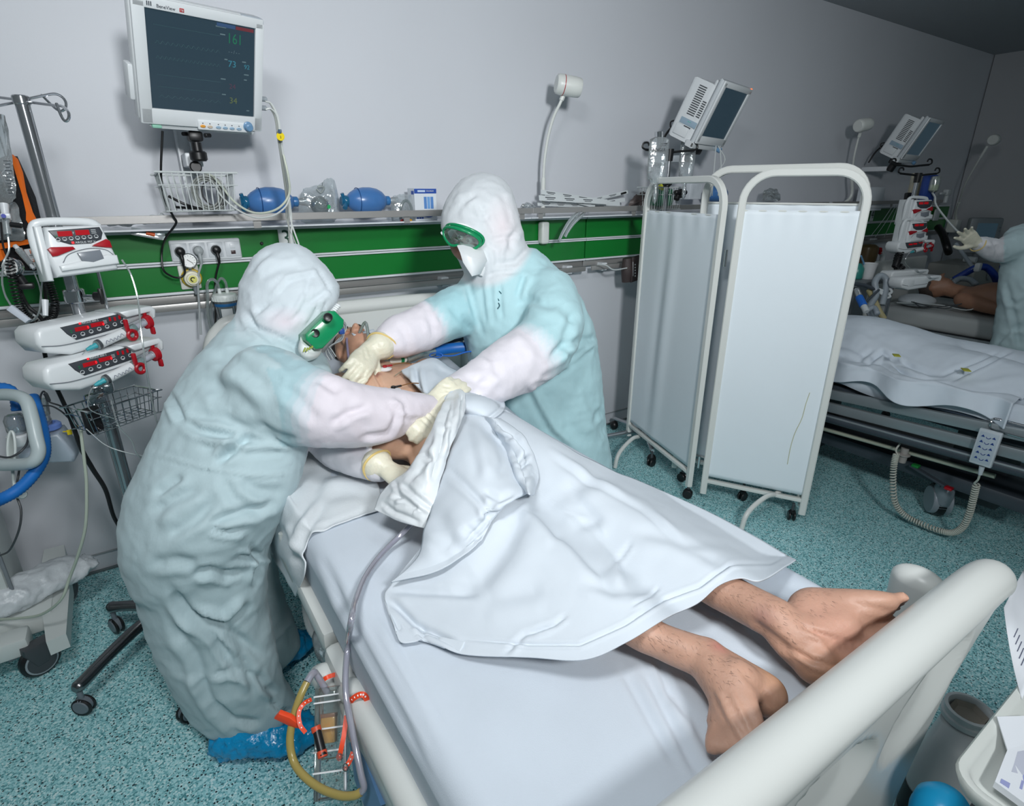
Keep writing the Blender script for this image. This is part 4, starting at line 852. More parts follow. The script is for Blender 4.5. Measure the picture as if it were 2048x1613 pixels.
    for (px, py, wd), cc in (((787, 779, 1.78), m_black), ((770, 737, 1.945), mat('clip_red', (150, 20, 30), .4))):
        p = on(px, py, z=1.056 if cc is m_black else 1.066); Tn = Matrix.Translation(p)
        e = tag(obj('electrode', Geo().lathe([(.001, -.006), (.022, -.006), (.024, -.002), (.012, .003), (.001, .004)], 18, Tn), m_el), 'white electrode with black clip on the patient\'s chest' if cc is m_black else 'white electrode with red clip near the patient\'s collarbone', 'electrode'); ORG[e] = e.location.copy()
        obj('clip', Geo().cyl(p+Vector((0, 0, .003)), p+Vector((0, 0, .011)), .008, n=12, bev=.002).box(p+Vector((.016, -.003, .008)), (.022, .007, .006), .002), cc, e)
        obj('lead', Geo().tube([p+Vector((.024, -.003, .008)), p+Vector((.06, -.01, .012)), p+Vector((.1, .0, .0))], .0017, 6), mat('lead_brown', (120, 80, 40), .5), e)
patient()
def height_field(V, base, res=.012, slope=.7):
    x0, y0 = V[:, 0].min()-.3, V[:, 1].min()-.3; nx = int((V[:, 0].max()+.3-x0)/res)+1; ny = int((V[:, 1].max()+.3-y0)/res)+1; H = np.full((nx, ny), base)
    np.maximum.at(H, (((V[:, 0]-x0)/res).astype(int), ((V[:, 1]-y0)/res).astype(int)), V[:, 2])
    D = H.copy()
    for _ in range(2):
        D = np.maximum.reduce([D, np.roll(D, 1, 0), np.roll(D, -1, 0), np.roll(D, 1, 1), np.roll(D, -1, 1)])
    c = slope*res
    for _ in range(45):
        D = np.maximum.reduce([D, np.roll(D, 1, 0)-c, np.roll(D, -1, 0)-c, np.roll(D, 1, 1)-c, np.roll(D, -1, 1)-c, np.roll(np.roll(D, 1, 0), 1, 1)-c*1.41, np.roll(np.roll(D, -1, 0), 1, 1)-c*1.41, np.roll(np.roll(D, 1, 0), -1, 1)-c*1.41, np.roll(np.roll(D, -1, 0), -1, 1)-c*1.41])
    S = D.copy()
    for _ in range(8): S = (S*2+np.roll(S, 1, 0)+np.roll(S, -1, 0)+np.roll(S, 1, 1)+np.roll(S, -1, 1))/6
    S = np.maximum(S, D-.002)
    def f(x, y):
        u = ((np.asarray(x)-x0)/res).clip(0, nx-1.01); v = ((np.asarray(y)-y0)/res).clip(0, ny-1.01); i = u.astype(int); j = v.astype(int); a = u-i; b = v-j
        return S[i, j]*(1-a)*(1-b)+S[i+1, j]*a*(1-b)+S[i, j+1]*(1-a)*b+S[i+1, j+1]*a*b
    return f
_VB = t_body[0][t_body[0][:, 1] < 2.0]; _hb = height_field(_VB, .5, .008, .5)
def body_z(x, y):
    z = np.where(y < HEADY, BZ, BZ+(y-HEADY)*.17); return np.maximum(z+.002, _hb(x, y))
# ================================================================= LINEN ON THE NEAR BED
def fine(V, F, amp, sc, seed=0):
    N = normals(V, F); return V+N*(amp*(fbm(V*np.array(sc)+seed, 3)-.45))[:, None]
def up(V, F):
    N = normals(V, F)
    return [f[::-1] for f in F] if N[:, 2].mean() < 0 else F
def cloth(V, F, m, name, thick=.0025, parent=None):
    return solidify(obj(name, ([Vector(p) for p in V], F), m, parent, 180), thick, 0)
def bed_sheet():
    rows = [[(933, 828), (968, 822), (1008, 818)], [(908, 925), (1000, 885), (1120, 886)], [(865, 1060), (1030, 1000), (1190, 925)], [(790, 1160), (990, 1100), (1180, 1030), (1385, 1010)],
            [(768, 1196), (900, 1220), (1060, 1215), (1240, 1165), (1400, 1100), (1495, 1066)], [(790, 1262), (920, 1292), (1060, 1298), (1180, 1290), (1270, 1245), (1370, 1195), (1450, 1148), (1520, 1128), (1570, 1109)],
            [(800, 1285), (862, 1284), (925, 1310), (1060, 1316), (1170, 1320), (1255, 1284), (1335, 1236), (1395, 1208), (1438, 1172), (1480, 1158), (1524, 1163), (1592, 1121)]]
    hf = lambda x, y: body_z(x, y)+.008
    V, F = px_surface(rows, hf, 150, 190); F = up(V, F)
    st = [([(1050, 1010), (1010, 1090), (960, 1160), (900, 1180)], 26, .012), ([(1060, 1000), (1110, 1050), (1130, 1080)], 16, .010), ([(1105, 1015), (1170, 1075), (1225, 1135), (1250, 1190)], 14, -.008), ([(1130, 1050), (1190, 1125), (1220, 1150)], 18, .008),
          ([(1140, 985), (1190, 1040), (1150, 1060)], 14, .006), ([(1215, 1140), (1245, 1110), (1265, 1085)], 5, .004), ([(1060, 1270), (1110, 1250), (1135, 1230)], 5, .005), ([(1010, 1310), (1050, 1270), (1110, 1250)], 6, .004), ([(1262, 1215), (1300, 1195), (1318, 1175)], 4, .004),
          ([(1100, 900), (1190, 960), (1290, 1010), (1370, 1080)], 7, -.007), ([(1370, 1080), (1450, 1090), (1520, 1120)], 10, .004), ([(1260, 1060), (1340, 1075), (1400, 1100), (1460, 1140)], 16, .006),
          ([(925, 1280), (1060, 1290), (1160, 1290), (1250, 1250), (1330, 1200), (1400, 1175), (1462, 1130), (1540, 1130), (1580, 1108)], 4, .005), ([(780, 1200), (830, 1250), (925, 1295)], 8, .008), ([(775, 1180), (850, 1185), (960, 1190)], 10, .006), ([(840, 1255), (850, 1280)], 8, .005), ([(1120, 990), (1200, 950), (1260, 950)], 18, .006), ([(960, 1200), (1010, 1190), (1090, 1180)], 20, .005), ([(1160, 1160), (1230, 1180), (1310, 1180)], 14, .005)]
    V = folds(V, F, st); V = fine(V, F, .006, (9, 6, 4), 5)
    g2rows = [[(928, 828), (945, 829), (977, 836)], [(897, 912), (950, 895), (1009, 890)], [(866, 1008), (950, 975), (1034, 960)], [(850, 1066), (950, 1025), (1056, 984)], [(842, 1105), (930, 1060), (1012, 1008)], [(815, 1140), (900, 1105), (982, 1048)], [(782, 1166), (868, 1146), (930, 1110), (962, 1083)]]
    hl = lambda u, v: .022+.035*np.sin(PI*np.clip(u*1.1, 0, 1))*np.sin(PI*v)**.7
    V2, F2 = px_surface(g2rows, hf, 90, 60, hl); F2 = up(V2, F2)
    st2 = [([(890, 935), (930, 970), (965, 1005), (980, 1040)], 7, .006), ([(950, 840), (965, 900), (975, 960)], 12, -.006), ([(965, 980), (1000, 1000), (1030, 985)], 8, .006), ([(985, 1000), (975, 1030), (985, 1050)], 7, .005), ([(930, 1050), (955, 1075), (925, 1060)], 6, .004), ([(870, 1020), (900, 1080), (880, 1130)], 20, .006), ([(990, 860), (1010, 920), (1000, 960)], 12, .006), ([(930, 1105), (900, 1085), (860, 1100)], 14, .004), ([(1005, 1005), (965, 1060), (930, 1095)], 5, -.005)]
    V2 = folds(V2, F2, st2); V2 = fine(V2, F2, .006, (11, 9, 6), 9)
    g3rows = [[(968, 834), (1005, 890), (1030, 955), (1050, 986)], [(985, 836), (1025, 885), (1050, 950), (1058, 990)], [(1000, 838), (1048, 876), (1076, 945), (1066, 992)]]
    V3, F3 = px_surface(g3rows, hf, 50, 70, lambda u, v: .012+.04*np.sin(PI*(u*.9+.05))); F3 = up(V3, F3)
    st3 = [([(985, 842), (1030, 868), (1052, 905), (1056, 930)], 6, .014), ([(1020, 895), (1045, 930), (1050, 975)], 7, .008), ([(1010, 875), (1035, 880)], 5, .005), ([(1035, 940), (1058, 925)], 5, .006), ([(1035, 925), (1060, 905)], 5, .005), ([(1040, 960), (1065, 950)], 6, .005)]
    V3 = folds(V3, F3, st3); V3 = fine(V3, F3, .008, (24, 20, 10), 2)
    # turned-under corner at the lower left
    V4, F4 = px_surface([[(770, 1200), (790, 1235), (830, 1262), (930, 1285)], [(783, 1240), (800, 1264), (845, 1272), (925, 1296)], [(792, 1268), (806, 1287), (862, 1282), (920, 1304)]], hf, 30, 60, .002); F4 = up(V4, F4)
    V4 = folds(V4, F4, [([(784, 1225), (800, 1262)], 5, .006), ([(835, 1262), (850, 1278), (880, 1276)], 5, .006)])
    g = Geo(); 
    for v, f in ((V, F), (V2, F2), (V3, F3), (V4, F4)): g.add([Vector(p) for p in v], f)
    o = solidify(obj('cover_sheet', g, m_sheet, None, 180), .003, 0)
    tag(o, 'white cotton sheet over the near patient, folded back at the hip', 'sheet')
bed_sheet()
m_poly = mat('polythene_white', (214, 219, 222), .35, bump=(60, .12), trans=.0)
def plastic():
    rows = [[(901, 772), (916, 776), (930, 786)], [(886, 812), (908, 812), (929, 826)], [(858, 872), (885, 868), (908, 880)], [(826, 930), (862, 935), (884, 950)], [(786, 962), (835, 985), (868, 1008)], [(758, 992), (810, 1018), (856, 1036)], [(749, 1020), (800, 1044), (850, 1058)]]
    hf = lambda x, y: np.maximum(body_z(x, y)+.004, BZ+.01)
    V, F = px_surface(rows, hf, 110, 70, lambda u, v: .012+.06*(1-u)**1.6+.04*np.sin(PI*u)*np.sin(PI*v*.9+.2)); F = up(V, F)
    st = [([(905, 785), (890, 830), (880, 900), (865, 960)], 6, .009), ([(918, 785), (912, 835), (905, 870)], 5, -.007), ([(896, 800), (870, 860), (830, 935)], 5, -.006), ([(880, 900), (850, 930), (830, 950)], 7, .007), ([(800, 965), (840, 1000), (870, 1020)], 6, .006), ([(785, 985), (830, 1015), (810, 1010)], 6, .006), ([(765, 1005), (790, 1025), (840, 1045)], 5, .005), ([(900, 850), (880, 870)], 5, .005), ([(845, 905), (870, 925), (862, 960)], 6, .005), ([(790, 960), (800, 990), (780, 1010)], 5, .004), ([(860, 880), (845, 930), (815, 965)], 6, .006), ([(923, 790), (919, 840)], 3, .006), ([(890, 905), (893, 870), (902, 840)], 5, -.006)]
    V = folds(V, F, st); V = fine(V, F, .011, (22, 18, 12), 4)
    tag(cloth(V, F, m_poly, 'plastic_drape', .0015), 'thin white plastic drape bunched in the nurses\' hands beside the folded sheet', 'drape')
plastic()
def pad():
    """disposable underpad lying on the bed and hanging over its near edge"""
    bed_e = on(770, 1019, z=BZ+.008); e1 = on(640, 1062, z=BZ+.01); tip = on(592, 1196, x=.205); low = on(534, 1095, x=.20); top = on(545, 1050, x=.21)
    A = [bed_e, e1.lerp(bed_e, .5)+Vector((0, .004, .002)), e1, Vector((.236, e1.y+.01, BZ-.02)), on(607, 1150, x=.212), tip]
    B = [Vector((.62, 1.9, BZ+.07)), Vector((.42, 1.85, BZ+.06)), Vector((.26, 1.72, BZ+.03)), Vector((.235, 1.66, BZ-.0)), top, low]
    a = catmull(A, 14); b = catmull(B, 14); G = []
    for p, q in zip(a, b):
        G.append([p.lerp(q, t) for t in np.linspace(0, 1, 60)])
    V = np.array([tuple(p) for r in G for p in r]); n = 60; F = [(i*n+j, i*n+j+1, (i+1)*n+j+1, (i+1)*n+j) for i in range(len(G)-1) for j in range(n-1)]
    on_bed = (V[:, 0] > .25); zz = np.where(V[:, 1] < HEADY, BZ, BZ+(V[:, 1]-HEADY)*.17)+.007; V[on_bed, 2] = zz[on_bed]
    E = edges_of(F); V = laplace(V, E, 3, .4)
    F = up(V, F)
    st = [([(600, 1130), (575, 1090), (560, 1050)], 8, .016), ([(590, 1180), (585, 1120), (600, 1060), (640, 1000)], 8, -.010), ([(610, 1140), (630, 1085), (660, 1050)], 8, .008), ([(625, 1060), (700, 1035), (770, 1010)], 5, .004), ([(640, 1000), (700, 985), (770, 985)], 14, .006), ([(650, 940), (720, 960), (760, 975)], 12, .006), ([(620, 1010), (640, 960), (690, 930)], 12, .006), ([(555, 1110), (575, 1150), (590, 1170)], 7, .01)]
    V = folds(V, F, st); V = fine(V, F, .006, (26, 8, 12), 1)
    tag(cloth(V, F, mat('nonwoven_pad', (212, 218, 222), .75, bump=(160, .12)), 'underpad', .003), 'white disposable underpad hanging over the bed edge beside the left nurse', 'pad')
pad()
# white cloth over the patient's far arm and the pillow
def arm_cloth():
    rows = [[(803, 742), (832, 728), (868, 716), (905, 738), (960, 762), (1000, 782)], [(806, 748), (838, 748), (880, 745), (920, 765), (965, 790), (1010, 815)], [(818, 758), (842, 778), (868, 792), (900, 800), (940, 815), (990, 835)], [(830, 768), (842, 785), (858, 797), (890, 812), (930, 830), (975, 840)]]
    hf = lambda x, y: body_z(x, y)+.01
    V, F = px_surface(rows, hf, 50, 80, lambda u, v: .008+.05*np.sin(PI*np.clip((1-u)*.95+.05, 0, 1))*np.sin(PI*np.clip(v*1.05, 0, 1))**.6); F = up(V, F)
    V = folds(V, F, [([(832, 735), (834, 765), (840, 785)], 5, .008), ([(840, 738), (846, 770), (852, 790)], 4, -.006), ([(870, 722), (890, 750), (930, 775)], 12, .008), ([(905, 745), (900, 770), (880, 790)], 8, .007)]); V = fine(V, F, .006, (16, 14, 8), 12)
    tag(cloth(V, F, m_sheet, 'arm_towel', .003), 'white towel draped over the near patient\'s far arm', 'towel')
arm_cloth()
def pillow(name, c, size, rz, m, label, tilt=0.0):
    G = Geo(); n = 28; R = Matrix.Rotation(rz, 3, 'Z') @ Matrix.Rotation(tilt, 3, 'X'); V = []; F = []
    for s in (1, -1):
        k = len(V)
        for i in range(n+1):
            for j in range(n+1):
                u = -1+2*i/n; v = -1+2*j/n; h = ((1-abs(u)**3.2)*(1-abs(v)**3.2))**.55
                q = Vector((u*size[0]*(1-.05*(1-abs(v))), v*size[1]*(1-.05*(1-abs(u))), s*size[2]*h)); V.append(Vector(c)+R @ q)
        F += [((k+i*(n+1)+j), (k+i*(n+1)+j+1), (k+(i+1)*(n+1)+j+1), (k+(i+1)*(n+1)+j))[::s] for i in range(n) for j in range(n)]
    A = np.array([tuple(p) for p in V]); N = normals(A, F); A = A+N*(.008*(fbm(A*np.array((14, 14, 9)), 3)-.45))[:, None]
    return tag(obj(name, ([Vector(p) for p in A], F), m, None, 180), label, 'pillow')
pillow('pillow', (.70, 2.2, .965), (.30, .17, .045), 0, m_fit, 'white pillow under the near patient\'s head', .17)
# ================================================================= EQUIPMENT ON THE LEFT
def loc(T, px, py):
    """where the photo point falls on the plane z=0 of T, in T's own x, y"""
    Ti = T.inverted(); o = Ti @ Vector(_C); d = (Ti.to_3x3() @ Vector(_ray(px, py))); k = -o.z/d.z; p = o+d*k
    return Vector((p.x, p.y))
m_clear = film('clear_bag', (234, 239, 241), .12, .1, 1, .2, bump=(45, .35))
m_tubeclr = film('infusion_line', (200, 208, 208), .2, .15, 1, .35)
m_red = mat('signal_red', (164, 18, 32), .3)
m_panel = mat('keypad_dark', (62, 66, 72), .4)
m_disp = mat('display_red', (150, 14, 26), .25, emit=((200, 10, 20), .22))
m_lit = mat('led_red', (230, 40, 40), .4, emit=((255, 40, 50), 1.2))
m_print = mat('white_print', (206, 210, 212), .5)
m_pump = mat('pump_white', (218, 222, 224), .3)
def wire_basket(T, w, d, h, m, nx, ny, nz, r=.0018, taper=.88):
    """wire basket hanging from its rim; local x width, y height (rim at 0), z depth"""
    g = Geo()
    def P(u, v, y): k = 1-(1-taper)*(-y/h); return T @ Vector(((u-.5)*w*k, y, (v-.5)*d*k))
    g.loop([P(a, b, 0) for a, b in ((.02, .0), (.98, 0), (1, .04), (1, .96), (.98, 1), (.02, 1), (0, .96), (0, .04))], r*1.9, 6, 2)
    for y in np.linspace(-h, -h*.33, nz): g.loop([P(a, b, y) for a, b in ((.02, .0), (.98, 0), (1, .04), (1, .96), (.98, 1), (.02, 1), (0, .96), (0, .04))], r, 5, 2)
    for i in range(nx+1):
        u = i/nx; g.tube([P(u, 0, 0), P(u, 0, -h), P(u, 1, -h), P(u, 1, 0)], r, 5, 1)
    for j in range(1, ny):
        v = j/ny; g.tube([P(0, v, 0), P(0, v, -h), P(1, v, -h), P(1, v, 0)], r, 5, 1)
    return g
def infusion_pump(T, label, sc=1.0, detail=True):
    """volumetric pump: handle hoop, dark keypad, two red lamps, window; T at the middle of its front"""
    S = T @ Matrix.Scale(sc, 4); t = thing('infusion_pump', label, 'pump', S.translation, 'infusion pumps')
    P = [(-.072, -.075), (.082, -.068), (.087, -.03), (.07, .062), (-.066, .062), (-.08, -.02)]
    R = S @ Matrix.Rotation(-PI/2, 4, 'X')
    obj('housing', Geo().prism(P, -.0, .11, T=R, r=.012, seg=3), m_pump, t, 50)
    obj('handle_hoop', Geo().tube([S @ Vector(p) for p in ((-.083, -.08, -.05), (-.092, .0, -.045), (-.088, .058, -.04), (-.06, .078, -.035), (.045, .074, -.035), (.072, .06, -.04))], .011, 12), m_pump, t)
    obj('hoop_side', Geo().prism([(-.096, -.082), (-.08, -.084), (-.07, .066), (-.088, .066)], .01, .1, T=R, r=.005), m_pump, t, 50)
    k = obj('keypad', Geo().prism([(-.062, .052), (.062, .056), (.066, .04), (.058, .022), (.03, .012), (-.02, .012), (-.048, .024)], -.0025, .002, T=R, r=.004), m_panel, t)
    obj('display', Geo().box((-.026, .042, .0028), (.034, .014, .002), T=S), m_disp, k, 0); obj('display', Geo().box((.016, .043, .0028), (.034, .014, .002), T=S), m_disp, k, 0)
    if detail:
        for i in range(7):
            q = Vector((-.046+i*.0155, .027+.0006*i, .003)); obj('key', Geo().lathe([(.0052, 0), (.0052, .0012), (.0042, .0012), (.0042, 0)], 14, S @ Matrix.Translation(q), cap=False).box((q.x, q.y-.003, q.z+.0006), (.008, .0016, .0006), T=S), m_print, k, 0)
        text('ARGUS 707 V', .0085, S @ Matrix.Translation((-.008, .0135, .0028)), m_print, k); obj('maker_mark', Geo().box((-.0135, .0165, .003), (.006, .006, .0006), T=S), m_lit, k, 0)
        text('F', .008, S @ Matrix.Translation((-.0075, .04, .003)), m_print, k)
        for i in range(3): obj('legend', Geo().box((.044, .049-.0045*i, .003), (.012, .0014, .0006), T=S), m_print, k, 0)
        obj('green_lamp', Geo().box((-.048, .036, .003), (.005, .0025, .0006), T=S), mat('led_green', (20, 120, 70), .4), k, 0)
    obj('alarm_lamp', Geo().prism([(-.076, .003), (-.07, -.018), (-.058, -.017), (-.012, -.001), (-.016, .006), (-.068, .008)], -.006, .012, T=R, r=.003), m_red, t)
    obj('alarm_lamp', Geo().prism([(.078, .016), (.08, -.004), (.066, -.003), (.03, .004), (.036, .008), (.07, .022)], -.006, .012, T=R, r=.003), m_red, t)
    d = obj('door', Geo().prism([(-.06, -.06), (.086, -.052), (.086, -.026), (.06, -.022), (.02, -.03), (-.04, -.04), (-.062, -.044)], -.01, .004, T=R, r=.006, seg=3), m_pump, t, 50)
    obj('door_seam', Geo().tube([S @ Vector(p) for p in ((-.05, -.036, .001), (-.03, -.014, .001), (.02, -.002, .001), (.06, -.008, .001), (.078, -.024, .001))], .0012, 6), mat('seam_grey', (120, 126, 132), .5), t)
    obj('window', Geo().prism([(-.012, -.012), (.046, -.008), (.05, -.034), (.02, -.042), (-.006, -.036)], -.012, 0, T=R, r=.004), mat('window_grey', (122, 128, 136), .25), d)
    return t
def syringe_pump(T, label, sc=1.0, detail=True, shell=False):
    """long syringe driver with keypad, syringe, red plunger clamp; T at the middle of its front"""
    S = T @ Matrix.Scale(sc, 4); R = S @ Matrix.Rotation(-PI/2, 4, 'X'); t = thing('syringe_pump', label, 'pump', S.translation, 'syringe pumps')
    P = [(-.165, .0), (-.16, .03), (-.145, .042), (.06, .046), (.16, .05), (.17, .04), (.165, .016), (.1, .0), (.09, -.04), (-.085, -.052), (-.15, -.03)]
    obj('housing', Geo().prism(P, .0, .12, T=R, r=.014, seg=3), m_pump, t, 50)
    obj('cradle_hood', Geo().prism([(.06, .05), (.165, .052), (.178, .04), (.172, .012), (.16, .01), (.158, .034), (.08, .03)], -.03, .1, T=R, r=.006), m_pump, t, 50)
    obj('lower_seam', Geo().tube([S @ Vector(p) for p in ((-.158, -.008, .001), (-.1, -.017, .002), (.0, -.0145, .002), (.09, -.008, .002))], .0014, 6), MATS['seam_grey'] if 'seam_grey' in MATS else m_mgrey, t)
    if shell: return t
    k = obj('keypad', Geo().prism([(-.098, .034), (.096, .042), (.084, .03), (.078, .0), (-.066, -.01), (-.086, .012)], -.003, .002, T=R, r=.004), m_panel, t)
    obj('display', Geo().box((-.044, .02, .0034), (.038, .012, .002), T=S), m_disp, k, 0); obj('display', Geo().box((.002, .023, .0034), (.038, .012, .002), T=S), m_disp, k, 0)
    for i in range(3): obj('bar_lamp', Geo().box((.042+.015*i, .031-.002*(i == 1), .0034), (.006, .012, .001), T=S), m_disp, k, 0)
    if detail:
        for x in (-.029, .016): text('0', .011, S @ Matrix.Translation((x, .0165, .0048)), m_lit, k)
        for i in range(7):
            q = Vector((-.07+i*.0245, .0015+.0022*i, .003)); obj('key', Geo().lathe([(.006, 0), (.006, .0014), (.0048, .0014), (.0048, 0)], 14, S @ Matrix.Translation(q), cap=False).box((q.x+.001, q.y-.003, q.z+.0008), (.009, .0018, .0006), T=S), m_print, k, 0)
        text('ARGUS 600 S', .0085, S @ Matrix.Translation((-.04, .0325, .0035)), m_print, k); obj('maker_mark', Geo().box((-.045, .0355, .0036), (.006, .006, .0006), T=S), m_lit, k, 0)
        obj('green_lamp', Geo().box((-.074, .02, .0034), (.005, .0025, .0006), T=S).box((-.0735, .0145, .0034), (.005, .0025, .0006), T=S), mat('led_green', (20, 120, 70), .4), k, 0)
        for i in range(3): obj('legend', Geo().box((.026, .03-.004*i, .0035), (.011, .0012, .0005), T=S), m_print, k, 0)
        obj('barcode', Geo().box((-.1545, .002, -.02), (.0012, .018, .016), T=S).box((.115, .026, -.028), (.03, .012, .002), T=S), m_panel, t, 0)
    # syringe
    a = S @ Vector((-.03, -.034, .024)); b = S @ Vector((.1, -.006, .024)); ax = (b-a).normalized(); L = (b-a).length
    s = obj('syringe_barrel', Geo().cyl(a, b, .0145*sc, n=18, bev=.002*sc), film('syringe_clear', (196, 222, 222), .12, .1, 1, .25), t)
    obj('label', Geo().cyl(a+ax*L*.1, a+ax*L*.68, .0149*sc, n=18), mat('paper_label', (210, 214, 216), .6), s)
    obj('black_seal', Geo().cyl(a+ax*L*.03, a+ax*L*.09, .0151*sc, n=18), m_dgrey, s)
    if detail:
        up_ = (S.to_3x3() @ Vector((0, 1, 0))).normalized(); fw = (S.to_3x3() @ Vector((0, 0, 1))).normalized(); v = fw.cross(ax)
        pts = [a+ax*L*(.16+.045*i)+fw*.0152*sc+v*.004*sc*(1 if i % 2 else -1)*(1+.4*math.sin(i*2.3)) for i in range(11)]; obj('handwriting', Geo().tube(pts, .0007*sc, 4, 3), mat('ink', (90, 96, 120), .6), s)
    obj('luer_tip', Geo().cyl(a-ax*.012*sc, a, .006*sc, .009*sc, 12).cyl(a-ax*.03*sc, a-ax*.012*sc, .004*sc, .008*sc, 12), mat('luer_cyan', (60, 160, 170), .35), s)
    obj('plunger', Geo().cyl(b, b+ax*.035*sc, .0105*sc, n=14).cyl(b+ax*.032*sc, b+ax*.037*sc, .016*sc, n=18), film('plunger_clear', (206, 210, 220), .12, .2, 1, .55), s)
    c = b+ax*.043*sc; Tc = basis(c, (S.to_3x3() @ Vector((0, 1, 0))), (S.to_3x3() @ Vector((0, 0, 1))))
    obj('plunger_clamp', Geo().lathe([(.018, -.01), (.022, -.006), (.022, .008), (.015, .012), (.001, .012)], 22, Tc @ Matrix.Scale(sc, 4)).box((.032, -.004, .0), (.03, .012, .012), .005, T=Tc @ Matrix.Scale(sc, 4)).box((-.028, .012, .004), (.026, .018, .01), .0045, T=Tc @ Matrix.Scale(sc, 4)), m_red, t)
    e = a+ax*L*.80; obj('barrel_clamp', Geo().loop([e+(S.to_3x3() @ Vector((.013*math.cos(q), -.012+.014*math.sin(q), .018))) for q in np.linspace(0, 2*PI, 11)[:-1]], .0058*sc, 8, 3).box((-.01, .02, .016), (.012, .04, .012), .004, T=Matrix.Translation(e) @ S.to_3x3().to_4x4()), m_red, t)
    obj('fluid_line', Geo().tube([a-ax*.03*sc, a-ax*.05*sc+Vector((0, 0, -.015)), a-ax*.06*sc+Vector((0, 0, -.06)), a+Vector((.0, -.01, -.12))], .0015, 5), m_tubeclr, s)
    return t
# ---------------------------------------------------------------- infusion stand
PX, PY = -.156, 2.235
def iv_stand():
    t = thing('infusion_stand', 'chrome infusion stand with four hooks and a five-leg castor base beside the left nurse', 'stand', (PX, PY, 0))
    obj('pole', Geo().cyl((PX, PY, .1), (PX, PY, 1.885), .0175, n=24), m_pole, t)
    obj('inner_pole', Geo().cyl((PX, PY, .1), (PX, PY, .95), .0205, n=24), m_pole, t)
    top = Vector((PX, PY, 1.885))
    c = obj('collar', Geo().cyl(top-Vector((0, 0, .012)), top+Vector((0, 0, .012)), .021, n=24, bev=.003), m_pole, t)
    H = [[(50, 199), (83, 192), (111, 188), (128, 198), (132, 213), (123, 222), (111, 217), (83, 190)], [(56, 204), (102, 210), (125, 213), (137, 225), (137, 238), (130, 242), (122, 231), (113, 207)], [(31, 199), (0, 195), (-40, 190), (-52, 200), (-48, 214), (-36, 216), (-10, 196)], [(30, 205), (0, 211), (-30, 219), (-42, 232), (-34, 244), (-22, 240), (-8, 216)]]
    for i, h in enumerate(H):
        w0 = project([tuple(top)])[2][0]; dw = (.05, -.09, .06, -.08)[i]
        obj('hook', Geo().tube([at(px, py, w0+dw*min(1, k/3)) for k, (px, py) in enumerate(h)], .0036, 8), m_pole, t)
    hub = Vector((PX, PY, .115)); ends = [on(155, 1375, z=.115), on(222, 1214, z=.125), on(366, 1388, z=.115)]
    A = [math.radians(68), math.radians(352)]
    ends += [Vector((PX+.3*math.cos(a), PY+.3*math.sin(a), .115)) for a in A]
    obj('hub', Geo().lathe([(.022, -.03), (.04, -.02), (.042, .02), (.03, .035), (.019, .04), (.019, .06)], 24, Matrix.Translation(hub)), m_pole, t)
    m_leg = mat('polished_aluminium', (132, 132, 134), .24, 1.0, bump=(18, .04))
    for e in ends:
        d = (e-hub).normalized(); s = Vector((-d.y, d.x, 0)).normalized(); u = Vector((0, 0, 1))
        leg = obj('leg', Geo().loft([(hub+d*.02+u*.002, s*.02, u*.022), (hub.lerp(e, .35)+u*.016, s*.0235, u*.019), (hub.lerp(e, .7)+u*.01, s*.022, u*.018), (hub.lerp(e, .93), s*.0225, u*.02), (e, s*.021, u*.0195), (e+d*.012, s*.012, u*.012)], 18), m_leg, t)
        cc = Vector((e.x, e.y, .036)); rz = random.uniform(0, PI); ca = Vector((math.cos(rz), math.sin(rz), 0))
        w = obj('caster', Geo().cyl(cc-ca*.016, cc-ca*.005, .034, n=22, bev=.004).cyl(cc+ca*.005, cc+ca*.016, .034, n=22, bev=.004), m_black, t)
        obj('caster_hood', Geo().cyl(cc-ca*.019+Vector((0, 0, .004)), cc+ca*.019+Vector((0, 0, .004)), .029, n=20, bev=.006).cyl(cc+Vector((0, 0, .03)), (e.x, e.y, .1), .009, n=12), mat('caster_grey', (112, 120, 128), .4), w)
    # pole clamp with black wing knob
    q = at(152, 592, project([(PX, PY, 1.29)])[2][0]); q = Vector((PX, PY, q.z))
    k = obj('pole_clamp', Geo().cyl(q-Vector((0, 0, .018)), q+Vector((0, 0, .024)), .029, n=24, bev=.004).cyl(q+Vector((.02, -.01, 0)), q+Vector((.06, -.03, -.002)), .007, n=12), m_chrome, t)
    obj('wing_knob', Geo().box(q+Vector((.068, -.034, 0)), (.012, .016, .05), .004).cyl(q+Vector((.05, -.025, 0)), q+Vector((.07, -.034, 0)), .014, n=14, bev=.002), m_black, k)
    obj('support_rod', Geo().cyl(Vector((PX+.075, PY+.0, 1.24)), Vector((PX+.075, PY+.0, 1.42)), .0055, n=10), m_chrome, t)
    obj('clamp_block', Geo().box((PX+.01, PY-.02, 1.05), (.06, .08, .05), .008).box((PX, PY-.02, 1.44), (.05, .08, .06), .008).box((PX, PY-.02, 1.17), (.05, .08, .05), .008), m_chrome, t)
iv_stand()
PAX = Vector((.84, .54, 0)); PUP = Vector((-.0, .03, 1))
wp = project([(PX, PY, 1.45)])[2][0]
infusion_pump(basis(at(160, 497, wp-.10), PAX+Vector((.08, -.25, 0)), Vector((.03, .13, 1))), 'white volumetric infusion pump with two red lamps, topmost on the stand')
wp = project([(PX, PY, 1.2)])[2][0]
syringe_pump(basis(at(196, 664, wp-.085), PAX, PUP), 'white syringe pump with red clamp, upper of the two on the stand')
syringe_pump(basis(at(212, 733, wp-.10), PAX, PUP), 'white syringe pump with red clamp, lower one just above the wire basket')
